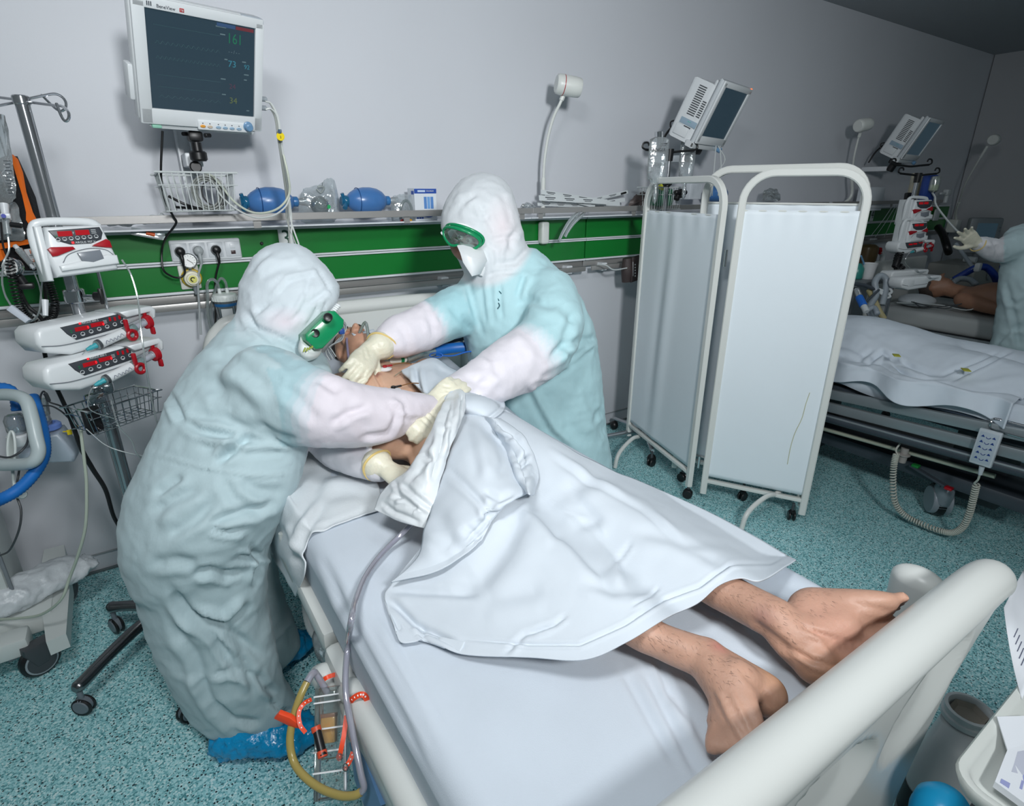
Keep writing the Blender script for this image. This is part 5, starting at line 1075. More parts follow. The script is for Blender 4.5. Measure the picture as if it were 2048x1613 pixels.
def stand_basket():
    T = basis(at(226, 797, wp-.02), PAX, (0, 0, 1)); t = thing('wire_basket', 'grey wire basket hanging on the infusion stand under the pumps', 'basket', T.translation)
    obj('wires', wire_basket(T, .215, .12, .075, m_steel, 9, 5, 2, .0016, .9), m_chrome, t)
    obj('clamp', Geo().box((-.02, -.005, -.06), (.05, .04, .03), .006, T=T), m_chrome, t)
    tag(obj('black_pouch', Geo().box((-.085, -.04, .02), (.05, .085, .02), .008, T=T), m_black), 'black power adapter stuck in the corner of the lower wire basket', 'adapter')
stand_basket()
# ---------------------------------------------------------------- patient monitor on the wall arm
MR = Vector((.976, .218, 0)); MU = Vector((.10, -.376, .92))
def patient_monitor(T, name_label, lo=None, rich=True, sc=1.0):
    pass
def monitor_one():
    T = basis(at(402, 130, 1.95), MR, MU); L = lambda x, y: loc(T, x, y)
    t = thing('patient_monitor', 'large white patient monitor with dark screen reading 161 on the wall above the left nurse', 'monitor', T.translation)
    a, b, c, d = L(292, 16), L(510, 58), L(504, 232), L(304, 215); x0 = (a.x+d.x)/2; x1 = (b.x+c.x)/2; y0 = (c.y+d.y)/2; y1 = (a.y+b.y)/2
    f0 = L(268, 120).x; f1 = L(527, 120).x; g0 = L(400, 262).y; g1 = L(400, 12).y
    R = T @ Matrix.Rotation(-PI/2, 4, 'X'); W_ = f1-f0; xm = (f0+f1)/2; H_ = g1-g0
    bz = Geo(); fr = [(f0, g0+.03), (f0+.012, g0+.012), (f1-.02, g0+.012), (f1, g0+.03), (f1, g1-.02), (f1-.02, g1), (f0+.01, g1), (f0, g1-.01)]
    bz.prism(fr, .004, .05, T=R, r=.01, seg=3); obj('housing', bz, m_pump, t, 50)
    m4 = Geo(); m4.box(((x0+f0)/2, (g0+g1)/2, 0), (x0-f0-.006, H_-.03, .012), .003, T=T).box(((x1+f1)/2, (g0+g1)/2, 0), (f1-x1-.006, H_-.03, .012), .003, T=T).box((xm, (y1+g1)/2, 0), (W_-.012, g1-y1-.004, .012), .003, T=T).box((xm, (y0+g0)/2+.006, 0), (W_-.012, y0-g0-.016, .012), .003, T=T)
    obj('bezel', m4, m_pump, t, 40)
    obj('back_shell', Geo().prism([(f0+.03, g0+.05), (f1-.03, g0+.05), (f1-.03, g1-.04), (f0+.03, g1-.04)], .05, .14, T=R, r=.03, seg=3), m_pump, t, 50)
    s = obj('screen', Geo().box(((x0+x1)/2, (y0+y1)/2, -.004), (x1-x0+.004, y1-y0+.004, .006), T=T), mat('screen_slate', (34, 44, 52), .22, emit=((46, 66, 78), .55), spec=.35), t, 0)  # emission also stands in for the bluish haze reflected in the screen
    ws = x1-x0; hs = y1-y0; Q = lambda u, v: (x0+ws*u, y0+hs*v, -.0006)
    M = lambda u, v: T @ Matrix.Translation(Q(u, v))
    dim = lambda n, c: mat('scr_'+n, c, .6, emit=(c, .12))
    text('161', hs*.155, M(.725, .80), dim('green', (24, 104, 76)), s, 'heart_rate', sx=.8); text('73', hs*.1, M(.735, .545), dim('cyan', (54, 122, 140)), s, 'reading'); text('92', hs*.07, M(.90, .545), dim('cyan', (54, 122, 140)), s, 'reading'); text('34', hs*.1, M(.745, .13), dim('yellow', (92, 104, 66)), s, 'reading'); text('- - / - -', hs*.05, M(.74, .695), dim('grey', (96, 116, 122)), s, 'reading'); text('24', hs*.08, M(.745, .30), dim('redd', (80, 56, 72)), s, 'reading')
    for u, v, w in ((.66, .88, .05), (.70, .62, .03), (.88, .62, .04), (.90, .48, .05), (.90, .42, .03), (.66, .40, .05), (.67, .225, .04), (.93, .06, .03), (.62, .955, .1)): obj('legend', Geo().box(Q(u+w/2, v), (ws*w, hs*.012, .0006), T=T), dim('grey', (96, 116, 122)), s, 0)
    obj('blue_bar', Geo().box(Q(.72, .975), (ws*.18, hs*.04, .0006), T=T), dim('blue', (46, 74, 110)), s, 0); obj('red_bar', Geo().box(Q(.905, .972), (ws*.18, hs*.035, .0006), T=T), dim('red', (104, 40, 48)), s, 0)
    for k, (v, amp, fq) in enumerate(((.86, .004, 40), (.69, .03, 13), (.54, .03, 16), (.36, .004, 30), (.235, .002, 20), (.13, .025, 10))):
        pts = [T @ Vector(Q(.06+.6*i/90, v+amp*(abs(math.sin(i/90*fq*PI))**3-.4))) for i in range(91)]; obj('trace', Geo().tube(pts, .0004, 4, 1), dim('trace', (62, 96, 100)), s)
    # name strip, button strip, knob, corner, sockets
    text('BeneView', .0135, T @ Matrix.Translation((x0+.03, y1+.0085, .007)), mat('print_grey', (70, 76, 84), .5), t); obj('model_mark', Geo().box((x0+.104, y1+.0135, .0066), (.0135, .011, .001), .002, T=T), mat('mark_red', (176, 30, 36), .4), t); text('T8', .009, T @ Matrix.Translation((x0+.0985, y1+.0102, .0074)), m_print, t)
    obj('logo_bars', Geo().box((x0+.004, y1+.0155, .0066), (.003, .012, .0008), T=T).box((x0+.0095, y1+.0155, .0066), (.003, .012, .0008), T=T).box((x0+.015, y1+.0155, .0066), (.003, .012, .0008), T=T), MATS['print_grey'], t, 0)
    u0 = L(394, 250); u1 = L(503, 255); bw = u1.x-u0.x; by = L(440, 251).y
    bs = obj('button_strip', Geo().box((u0.x+bw/2, by, .008), (bw, .034, .008), .0038, 3, T=T), mat('strip_white', (228, 232, 234), .3), t)
    cols = [(232, 160, 60), (206, 190, 170)]+[(150, 178, 200)]*4
    for i, px in enumerate((403, 417, 434, 447.5, 461, 475)): q = L(px, 250+(px-403)*.08); obj('button', Geo().lathe([(.0075, 0), (.0082, .003), (.006, .005), (.001, .005)], 16, T @ Matrix.Translation((q.x, q.y, .011)) @ Matrix.Diagonal((1.15, .6, 1, 1))), mat('btn%d' % (0 if i == 0 else 1 if i == 1 else 2), cols[i], .35), bs); obj('button_print', Geo().box((q.x, q.y+.01, .0125), (.004, .003, .0005), T=T), MATS['print_grey'], bs, 0)
    q = L(493, 251); obj('knob', Geo().lathe([(.0175, 0), (.0175, .004), (.0145, .006), (.0135, .018), (.01, .021), (.001, .0205)], 22, T @ Matrix.Translation((q.x, q.y, .01))), mat('knob_blue', (110, 150, 186), .3), bs)
    q = L(313, 252); obj('status_lamp', Geo().box((q.x, q.y, .002), (.03, .01, .016), .003, T=T), mat('lamp_mint', (150, 204, 182), .35), t)
    obj('lower_lip', Geo().prism([(f0+.02, g0+.016), (f0+.04, g0-.004), (f1-.03, g0-.004), (f1-.02, g0+.016)], .006, .05, T=R, r=.004), m_pump, t)
    obj('alarm_corner', Geo().box((f1-.012, g1-.03, -.01), (.02, .06, .03), .008, T=T).box((f1-.045, g1-.006, -.01), (.07, .014, .03), .005, T=T), mat('corner_grey', (176, 184, 192), .35), t)
    for dy in (.02, -.012): p = T @ Vector((f1+.004, L(525, 214).y+dy, -.03)); obj('socket', Geo().cyl(p, p+MR*.026, .009, n=14, bev=.002), mat('plug_grey', (158, 166, 172), .4), t)
    obj('side_module', Geo().box((f0-.004, L(270, 170).y, -.05), (.02, .11, .05), .006, T=T), m_pump, t)
    return T, f0, f1, g0, g1
MT, mf0, mf1, mg0, mg1 = monitor_one()
def bracket():
    t = thing('wall_mount', 'white and black wall arm with round knobs under the large monitor', 'bracket', on(390, 300, y=2.6))
    obj('wall_channel', Geo().box((.285, YW-.02, 1.78), (.05, .04, .5), .004).box((.262, YW-.03, 1.78), (.006, .06, .5)).box((.308, YW-.03, 1.78), (.006, .06, .5)), m_white, t, 0)
    j = at(392, 285, 2.12); obj('swivel', Geo().box(j+Vector((0, 0, .02)), (.05, .06, .035), .008).cyl(j-Vector((0, 0, .065)), j-Vector((0, 0, .03)), .03, n=20, bev=.006).cyl(j-Vector((0, 0, .03)), j+Vector((0, 0, .0)), .018, n=16), m_black, t)
    obj('mount_plate', Geo().box(j+Vector((0, .03, .055)), (.13, .1, .012), .003), m_chrome, t, 30)
    p = at(388, 320, 2.2); obj('arm_plate', Geo().box(p+Vector((.0, .12, 0)), (.06, .26, .05), .006), m_white, t)
    k = at(392, 334, 2.16); obj('knob', Geo().cyl(k, k+Vector((0, .03, 0)), .021, n=20, bev=.004), m_black, t)
    obj('stub', Geo().cyl(at(410, 271, 2.08), at(420, 271, 2.1), .008, n=10, bev=.001).cyl(at(366, 268, 2.08), at(374, 268, 2.1), .007, n=10), m_black, t)
bracket()
def mon_basket():
    c = on(388, 348, y=2.62); T = basis(c, (1, 0.03, 0), (0, .05, 1)); t = thing('wire_basket', 'white wire basket full of coiled cables below the large monitor', 'basket', T.translation)
    m_wire = mat('coated_wire', (196, 202, 202), .4)
    obj('wires', wire_basket(T, .25, .15, .135, m_wire, 12, 6, 2, .002, .9), m_wire, t)
    cab = thing('cable_coil', 'bundle of grey monitor cables coiled in the upper wire basket', 'cable', c-Vector((0, 0, .12)))
    mg = mat('cable_grey', (150, 154, 150), .45); mdk = mat('cable_dark', (56, 58, 60), .5)
    for k in range(9):
        r = .04+.018*random.random(); cc = c+Vector((.045+random.uniform(-.015, .015), random.uniform(-.03, .03), -.07)); tl = random.uniform(-.5, .5)
        obj('loop', Geo().loop([cc+Vector((r*math.cos(a), r*.5*math.sin(a+tl), r*1.15*math.sin(a))) for a in np.linspace(0, 2*PI, 11)[:-1]], .0033, 6, 4), mg if k % 4 else mdk, cab)
    obj('dark_lead', Geo().tube([c+Vector((-.1, .0, -.08)), c+Vector((-.05, -.02, -.11)), c+Vector((.0, .0, -.125)), c+Vector((.05, -.03, -.12))], .005, 8).tube([c+Vector((-.08, .02, -.12)), c+Vector((.0, -.03, -.125)), c+Vector((.08, .0, -.125))], .005, 8), m_black, cab)
    mc = mat('cable_white', (206, 210, 208), .4)
    tg = thing('monitor_cables', 'white leads hanging from the side of the large monitor with a yellow tag', 'cable', at(560, 273, 2.06))
    s1 = at(531, 203, 1.98); s2 = at(531, 219, 1.99)
    for i, (s, dx) in enumerate(((s1, 0), (s1, 4), (s2, -2), (s2, 3))):
        obj('lead', Geo().tube([s, at(541+dx*.4, 208+10*(i > 1), 2.0), at(552+dx, 235, 2.03), at(558+dx, 275, 2.06), at(566+dx, 330, 2.12), at(574+dx, 390, 2.2), at(577+dx*1.5, 440, 2.24), at((579, 582, 592, 598)[i], 490, 2.25)], .0032, 6), mc if i % 2 else mg, tg)
    obj('lead', Geo().tube([at(404, 345, 2.22), at(424, 352, 2.2), at(445, 375, 2.2), at(470, 405, 2.2), at(505, 425, 2.19), at(540, 424, 2.18), at(565, 410, 2.17), at(579, 385, 2.16), at(576, 350, 2.12), at(567, 310, 2.09)], .0042, 8), mat('cable_ivory', (198, 204, 190), .45), tg)
    obj('lead', Geo().tube([at(410, 355, 2.22), at(425, 365, 2.2), at(445, 395, 2.2), at(475, 420, 2.2), at(510, 435, 2.19), at(545, 432, 2.18), at(570, 415, 2.17), at(580, 395, 2.16)], .0034, 8), mc, tg)
    Ty = basis(at(561, 273, 2.035), (.8, -.5, 0), (0, 0, 1)); obj('yellow_tag', Geo().lathe([(.014, -.001), (.0145, 0), (.014, .001), (.001, .001)], 20, Ty), mat('tag_yellow', (232, 206, 20), .5), tg); obj('cable_clip', Geo().box((0, .016, 0), (.012, .014, .008), .002, T=Ty), mat('clip_blue', (70, 90, 110), .4), tg)
    text('2', .011, Ty @ Matrix.Translation((-.002, -.006, .0018)), mat('tag_ink', (60, 40, 20), .6), tg)
mon_basket()
# ---------------------------------------------------------------- things on the steel shelf
m_ambu = mat('silicone_blue', (70, 118, 176), .28, noise=(30, .05), sss=.1)
m_valve = mat('valve_blue', (40, 118, 160), .15, trans=.4)
def ambu(px, py, label, rz=0.0):
    c = on(px, py, y=2.745); T = Matrix.Translation(c) @ Matrix.Rotation(rz, 4, 'Z') @ Matrix.Rotation(PI/2, 4, 'Y'); t = thing('resuscitator_bag', label, 'resuscitator', c-Vector((0, 0, .06)), 'blue resuscitator bags on the shelf')
    obj('bulb', Geo().lathe([(.022, -.092), (.028, -.088), (.040, -.075), (.054, -.05), (.0605, -.015), (.0605, .02), (.055, .05), (.042, .075), (.026, .09), (.021, .095)], 36, T), m_ambu, t, 180)
    obj('seam', Geo().lathe([(.0598, -.0465), (.0562, -.045), (.0596, -.0435)], 36, T, cap=False), mat('seam_blue', (46, 92, 150), .3), t)
    obj('tail_collar', Geo().lathe([(.02, .09), (.0215, .094), (.0215, .112), (.017, .116), (.001, .116)], 24, T), mat('collar_blue', (52, 110, 164), .3), t)
    v = obj('valve', Geo().lathe([(.001, -.122), (.02, -.122), (.022, -.118), (.019, -.114), (.024, -.108), (.026, -.098), (.024, -.09), (.02, -.088)], 24, T), m_valve, t)
    obj('valve_port', Geo().cyl(c+Vector((-.106, -.015, -.012)), c+Vector((-.118, -.035, -.03)), .011, n=14, bev=.001).cyl(c+Vector((-.11, .0, .018)), c+Vector((-.115, -.004, .034)), .008, n=12), m_valve, v)
    obj('port_clear', Geo().lathe([(.012, .116), (.016, .13), (.02, .155), (.018, .155), (.011, .118)], 20, T), m_clear, t)
ambu(541, 404, 'blue resuscitator bag on the shelf just right of the wire basket'); ambu(733, 402, 'blue resuscitator bag on the shelf beside the white ampoule box')
def clear_pack(pts, y, label, fill=None, th=.035):
    """crumpled clear bag standing on the shelf"""
    P = [on(px, py, y=y) for px, py in pts]; c = sum(P, Vector())/len(P); n = 34
    t = thing('plastic_bag', label, 'bag', (c.x, y, min(p.z for p in P)))
    Q = catmull(P+[P[0]], 6)[:-1]; R = []
    for k, s in enumerate((1.0, .92, .7, .4, .04)): R.append([p.lerp(c, 1-s)+Vector((0, -th*(1-s**2)-.004*math.sin(9*i*.7+k), .002*math.sin(i*2.1+k))) for i, p in enumerate(Q)])
    R2 = [[p.lerp(c, 1-s)+Vector((0, th*.6*(1-s**2), 0)) for p in Q] for s in (.7, .04)]
    obj('film', Geo().rings(R[::-1]+R2, True, True), m_clear, t, 30)
    return t, c
t, c = clear_pack([(606, 378), (640, 368), (652, 358), (668, 360), (676, 392), (678, 425), (664, 446), (625, 449), (600, 440), (598, 400)], 2.74, 'clear bag with an oxygen mask, between the two blue resuscitators')
obj('mask_cone', Geo().lathe([(.04, -.01), (.042, 0), (.038, .02), (.022, .045), (.012, .05)], 22, basis(c+Vector((-.012, -.02, -.02)), (1, 0, 0), (0, .4, 1))), film('mask_clear', (200, 210, 210), .14, .1, 1, .2), t)
obj('mask_strap', Geo().tube([c+Vector((-.02, -.03, .05)), c+Vector((-.005, -.036, .035)), c+Vector((.012, -.03, .052)), c+Vector((.004, -.032, .06)), c+Vector((-.015, -.03, .058))], .005, 8), mat('strap_grey', (140, 148, 148), .5), t)
obj('green_connector', Geo().cyl(c+Vector((.016, -.045, -.025)), c+Vector((.018, -.056, -.025)), .009, n=14), mat('mint', (40, 160, 90), .4), t)
t, c = clear_pack([(786, 392), (806, 388), (826, 392), (836, 402), (832, 440), (812, 448), (786, 446), (782, 420)], 2.74, 'clear bag with coloured caps between the right resuscitator and the box', th=.03)
obj('tube_loop', Geo().tube([c+Vector((-.03, -.02, -.05)), c+Vector((-.028, -.022, .0)), c+Vector((-.01, -.022, .03)), c+Vector((.012, -.022, .03)), c+Vector((.028, -.022, .0)), c+Vector((.03, -.02, -.04))], .007, 10), MATS['mask_clear'], t)
for dx, cc in ((-.03, (180, 40, 36)), (-.012, (214, 110, 40)), (.012, (220, 160, 40))): obj('cap', Geo().cyl(c+Vector((dx, -.025, -.062)), c+Vector((dx+.004, -.038, -.058)), .009, n=12, bev=.002), mat('cap%d' % cc[1], cc, .4), t)
def ampoule_box():
    a = on(828, 380, y=2.70); b = on(875, 443, y=2.70); w = b.x-a.x; h = .150; T = basis((a.x+w/2, 2.70, 1.5085+h/2), (1, .0, 0), (0, 0, 1))
    t = thing('ampoule_box', 'white carton with blue band and ampoule picture on the shelf', 'box', (a.x+w/2, 2.74, 1.5085))
    obj('carton', Geo().box((0, 0, -.04), (w, h, .08), .0015, T=T), mat('carton_white', (214, 220, 226), .5), t, 0)
    bl = mat('print_blue', (36, 76, 160), .5); lb = mat('print_light', (110, 160, 214), .5)
    obj('blue_band', Geo().box((0, h/2-.013, .0006), (w, .022, .001), T=T).box((-w/2-.0004, h/2-.02, -.02), (.001, .016, .03), T=T), bl, t, 0); obj('name_plate', Geo().box((-.022, h/2-.013, .0014), (.04, .009, .0006), T=T), mat('plate_pale', (190, 206, 230), .5), t, 0)
    text('SOLUNIUM', .0095, T @ Matrix.Translation((.004, h/2-.0155, .0014)), m_print, t, sx=.85)
    for i in range(3): obj('ampoule_print', Geo().prism([(-.01+.018*i, -.02), (.005+.018*i, -.02), (.005+.018*i, .036), (-.01+.018*i, .036)], -.0012, -.0004, T=T @ Matrix.Rotation(-PI/2, 4, 'X')).box((-.0025+.018*i, .02, .0013), (.011, .004, .0006), T=T), lb if i % 2 else mat('print_mid', (86, 134, 196), .5), t, 0)
    obj('blue_drop', Geo().lathe([(.03, 0), (.001, .0006)], 20, T @ Matrix.Translation((.012, -.048, .0006)) @ Matrix.Diagonal((1, .45, 1, 1))), bl, t, 0)
    for i in range(3): obj('symbol', Geo().box((-w/2+.012+.013*i, -h/2+.012, .0008), (.01, .008, .0008), T=T), bl, t, 0)
ampoule_box()
m_wrap = mat('paper_wrap', (204, 210, 212), .55); m_ink = mat('print_ink', (70, 76, 82), .6)
def packet(p0, p1, w, label, m=None, sag=.0, ink=True, group='wrapped catheters on the shelf'):
    t = thing('wrapped_catheter', label, 'packet', p0.lerp(p1, .5), group); d = (p1-p0); L = d.length; d.normalize(); s = Vector((0, .25, 1)); s = (s-d*s.dot(d)).normalized(); n = d.cross(s); R = []
    for i in range(9):
        u = i/8; c = p0+d*L*u+Vector((0, 0, -sag*math.sin(PI*u))); k = w*(1 if 0 < i < 8 else .96)
        R.append([c-s*k/2, c-n*.004*(1 if 0 < i < 8 else .1)+s*0, c+s*k/2, c+n*.004*(1 if 0 < i < 8 else .1)])
    obj('wrapper', Geo().rings(R), m or m_wrap, t, 30)
    if ink:
        for i in range(3): q = p0+d*L*(.15+.27*i)-n*.0048*(1 if n.y > 0 else -1); obj('print', Geo().box((0, 0, 0), (L*.14, w*.16, .0008), T=basis(q+s*w*.12, d, s)).box((0, 0, 0), (L*.1, w*.1, .0008), T=basis(q-s*w*.16, d, s)), m_ink, t, 0)
    return t
PK = [((1078, 396), (1215, 404), .03), ((1082, 384), (1200, 402), .026), ((1092, 388), (1190, 412), .026), ((1100, 402), (1240, 408), .028), ((1075, 408), (1180, 412), .022), ((1150, 408), (1256, 384), .02), ((1160, 412), (1250, 400), .024), ((1110, 412), (1235, 414), .02)]
PL = ['white wrapped catheter in the sheaf on the shelf, long one along its middle', 'white wrapped catheter lying topmost at the left of the sheaf', 'white wrapped catheter slanting down across the sheaf', 'white wrapped catheter reaching far right in the sheaf on the shelf', 'short white wrapped catheter at the lower left of the sheaf', 'clear wrapped catheter with a black tip sticking up right of the sheaf', 'white wrapped catheter just under the raised black-tipped one', 'white wrapped catheter at the bottom front of the sheaf']
for i, ((a, b, w), l) in enumerate(zip(PK, PL)):
    y = 2.70+.012*i; t = packet(on(*a, y=y), on(*b, y=y), w, l)
    if i == 5: e = on(1252, 385, y=y-.006); f = on(1242, 388, y=y-.006); obj('black_tip', Geo().cyl(f, e, .006, n=10, bev=.001), m_black, t)
def hanging(pts, label, w=.022):
    t = thing('wrapped_catheter', label, 'packet', pts[len(pts)//2], 'wrapped catheters on the shelf'); P = catmull(pts, 6); R = []
    for i, p in enumerate(P):
        d = (P[min(i+1, len(P)-1)]-P[max(i-1, 0)]).normalized(); s = Vector((1, 0, .25)); s = (s-d*s.dot(d)).normalized(); n = d.cross(s); R.append([p-s*w/2, p+n*.003, p+s*w/2, p-n*.003])
    obj('wrapper', Geo().rings(R), film('wrap_clear', (206, 214, 216), .18, .12, 1, .35), t, 30); obj('catheter', Geo().tube([p+Vector((.003, 0, 0)) for p in pts], .003, 6), m_white, t)
hanging([on(1178, 418, y=2.70), on(1158, 425, y=2.645), on(1140, 442, y=2.63), on(1126, 465, y=2.62), on(1118, 482, y=2.62)], 'clear wrapped catheter curling down over the shelf front, left one'); hanging([on(1172, 420, y=2.70), on(1166, 428, y=2.64), on(1148, 445, y=2.625), on(1136, 462, y=2.62), on(1130, 474, y=2.62)], 'clear wrapped catheter curling down over the shelf front, right one')
def lump(name, pts, y, m, label, cat, th=.05):
    P = [on(px, py, y=y) for px, py in pts]; c = sum(P, Vector())/len(P); Q = catmull(P+[P[0]], 5)[:-1]; R = []
    for k, s in enumerate((.05, .5, .85, 1.0, .85, .5, .05)):
        R.append([p.lerp(c, 1-s)+Vector((0, (k-3)/3*th*(1-.3*s)+.004*math.sin(i*1.9+k*1.3), .004*math.sin(i*1.3+k))) for i, p in enumerate(Q)])
    return tag(obj(name, Geo().rings(R), m, None, 50), label, cat)
lump('dark_pouch', [(1256, 414), (1262, 400), (1276, 388), (1290, 384), (1300, 395), (1302, 414)], 2.74, mat('pouch_brown', (84, 74, 72), .5, bump=(40, .3)), 'dark brown pouch on the shelf beside the folding screen', 'pouch')
lump('clear_wrap', [(1040, 416), (1046, 408), (1058, 406), (1070, 412), (1072, 418)], 2.74, m_clear, 'small crumpled clear wrapper on the shelf left of the catheter sheaf', 'wrapper', .03)
lump('white_wrap', [(272, 444), (284, 436), (310, 430), (328, 428), (334, 440), (318, 446), (290, 448)], 2.72, mat('wrap_white', (206, 212, 214), .5, bump=(50, .4)), 'crumpled white wrapper on the shelf below the wire basket', 'wrapper', .03)
lump('gauze_pack', [(206, 446), (216, 440), (250, 441), (270, 446), (262, 452), (220, 452)], 2.73, MATS['wrap_white'], 'flat white dressing pack on the shelf above the pump', 'packet', .03)
t = packet(on(262, 462, y=2.70), on(330, 474, y=2.70), .03, 'clear syringe packet with an orange cap under the shelf bar', film('wrap_clear', (206, 214, 216), .18, .12, 1, .35), ink=False, group=None); obj('orange_cap', Geo().cyl(on(292, 466, y=2.692), on(310, 470, y=2.692), .007, n=12, bev=.001), mat('cap_orange', (226, 96, 40), .4), t)
# ---------------------------------------------------------------- bags, cuffs and coils at the far left
m_orange = mat('webbing_orange', (236, 112, 26), .6); m_nylon = mat('nylon_black', (24, 24, 27), .55, bump=(180, .2))
def flat_bag(name, pts, w, th, m, label, cat, wob=.0):
    P = [at(px, py, w) for px, py in pts]; c = sum(P, Vector())/len(P); Q = catmull(P+[P[0]], 5)[:-1]; R = []
    for k, s in enumerate((.04, .5, .85, 1.0, .85, .5, .04)): R.append([p.lerp(c, 1-s)+Vector(_h)*((k-3)/3*th*(1-.55*s*s)+wob*math.sin(i*1.7+k*2.1)) for i, p in enumerate(Q)])
    t = thing(name, label, cat, c); obj('bag', Geo().rings(R), m, t, 60); return t, c
t, c = flat_bag('infusion_bag', [(-40, 235), (0, 228), (12, 240), (22, 300), (32, 380), (28, 400), (10, 408), (-40, 402)], 1.78, .022, m_clear, 'clear infusion bag with dark print hanging at the left edge of the photo', 'infusion bag', .002)
for i in range(11): obj('print', Geo().box((0, 0, 0), (.022-.004*(i % 3), .0022, .0006), T=basis(at(14+i*.9, 322+i*6.5, 1.752), (.83, -.5, 0), (0, 0, 1))), m_ink, t, 0)
obj('port', Geo().cyl(at(8, 408, 1.78), at(11, 432, 1.78), .012, .010, 14).cyl(at(11, 430, 1.78), at(12, 440, 1.78), .014, n=14), m_white, t)
t, c = flat_bag('infusion_bag', [(-20, 402), (10, 410), (32, 405), (42, 440), (50, 470), (44, 482), (10, 480), (-20, 476)], 1.81, .02, m_clear, 'clear fluid bag behind the dripper inside the black pressure sleeve', 'infusion bag', .002)
def pressure_sleeve():
    t = thing('pressure_sleeve', 'black pressure infusion sleeve with orange trim and a white label at the left edge', 'sleeve', at(30, 430, 1.85))
    def slab(pts, w, th, m, nm, par=t):
        P = [at(px, py, w) for px, py in pts]; b = Vector(_h)*th; return obj(nm, Geo().rings([[p+b for p in P], P, ], True, True), m, par, 30)
    slab([(10, 312), (25, 312), (40, 345), (62, 395), (75, 450), (78, 478), (84, 540), (70, 542), (0, 540), (-30, 480), (-30, 330)], 1.86, .02, m_nylon, 'sleeve')
    slab([(20, 309), (30, 318), (40, 345), (47, 385), (60, 425), (74, 452), (66, 462), (52, 440), (52, 425), (44, 390), (32, 350)], 1.83, .012, m_orange, 'orange_trim'); slab([(-20, 488), (0, 487), (70, 477), (71, 486), (0, 499), (-20, 500)], 1.82, .012, m_orange, 'orange_trim'); slab([(-12, 492), (0, 500), (12, 530), (8, 540), (0, 520), (-12, 510)], 1.82, .012, m_orange, 'orange_trim')
    lb = slab([(48, 499), (72, 496), (80, 532), (60, 538)], 1.835, .004, mat('paper_label', (210, 214, 216), .6), 'label')
    T = basis(at(60, 508, 1.825), (.83, -.5, -.0), (.0, -.0, 1)); text('FM', .018, T, m_orange, lb); text('500', .013, basis(at(66, 524, 1.825), (.83, -.5, 0), (0, 0, 1)), m_orange, lb)
    for i in range(2): obj('label_print', Geo().box((.012, -.005-.009*i*2.2, 0), (.03, .002, .0006), T=T), m_ink, lb, 0)
pressure_sleeve()
def left_gauge():
    c = at(22, 535, 1.77); z = (Vector(_C)-c).normalized()+Vector((.1, 0, .1)); T = basis(c, Vector((.83, -.55, 0)), Vector((.1, .2, 1))); t = thing('pressure_gauge', 'round white pressure gauge with chrome rim hanging from the black sleeve', 'gauge', c)
    obj('case', Geo().lathe([(.026, -.02), (.03, -.014), (.031, .004), (.028, .008), (.026, .004), (.001, .004)], 26, T), m_chrome, t); obj('face', Geo().lathe([(.0255, .0046), (.001, .005)], 26, T), MATS['gauge_face'], t)
    for k in range(12): a = k*2*PI/12; obj('tick', Geo().box((.02*math.cos(a), .02*math.sin(a), .0056), (.005, .001, .0006), rot=Matrix.Rotation(a, 3, 'Z'), T=T), m_black, t, 0)
    obj('needle', Geo().box((.004, .004, .006), (.02, .0018, .0008), rot=Matrix.Rotation(.8, 3, 'Z'), T=T), m_red, t, 0); obj('fitting', Geo().cyl(c+Vector((.012, 0, -.028)), c+Vector((.02, 0, -.055)), .013, n=14, bev=.003).box(c+Vector((.024, 0, -.06)), (.04, .03, .018), .005), m_black, t)
left_gauge()
def coil_cord(path, r, turns, wire, m, label, group=None, tails=()):
    t = thing('coiled_cord', label, 'cord', path[len(path)//2], group); P = catmull(path, 40); fr = frames(P); n = len(P); pts = []
    N = turns*9
    for i in range(N+1):
        u = i/N*(n-1); k = min(int(u), n-2); f = u-k; p = P[k].lerp(P[k+1], f); A, B = fr[k]; a = 2*PI*turns*i/N; pts.append(p+A*r*math.cos(a)+B*r*math.sin(a))
    obj('coil', Geo().tube(pts, wire, 5, 1), m, t, 180)
    for q in tails: obj('tail', Geo().tube(q, wire*1.1, 6), m, t)
    return t
coil_cord([at(18, 520, 1.75), at(26, 560, 1.77), at(36, 600, 1.80), at(50, 628, 1.82), at(74, 648, 1.84)], .011, 24, .0026, m_black, 'black coiled cord hanging in front of the pressure gauge', None, [[at(2, 445, 1.76), at(6, 490, 1.75), at(16, 518, 1.75)]])
coil_cord([at(95, 558, 1.80), at(104, 585, 1.81), at(110, 612, 1.82), at(104, 634, 1.84), at(90, 646, 1.85)], .011, 22, .0026, m_black, 'black coiled cord beside the pole behind the top pump')
tag(obj('black_hose', Geo().tube([at(38, 565, 1.84), at(44, 590, 1.85), at(58, 615, 1.87), at(76, 630, 1.88), at(88, 645, 1.88)], .006, 8).tube([at(88, 555, 1.86), at(92, 600, 1.87), at(100, 640, 1.88)], .0055, 8), m_black), 'black rubber hose hanging behind the coiled cords', 'hose')
L1 = thing('infusion_line', 'clear infusion line with roller clamp looping below the gauge', 'tube', at(12, 600, 1.74))
obj('line', Geo().tube([at(16, 470, 1.74), at(18, 500, 1.74), at(8, 525, 1.73), at(4, 560, 1.73), at(10, 590, 1.74), at(24, 615, 1.75)], .0028, 6), m_tubeclr, L1); obj('line', Geo().tube([at(48, 640, 1.77), at(64, 642, 1.77), at(78, 625, 1.76), at(82, 590, 1.75), at(86, 555, 1.72), at(100, 538, 1.68)], .0028, 6), m_tubeclr, L1)
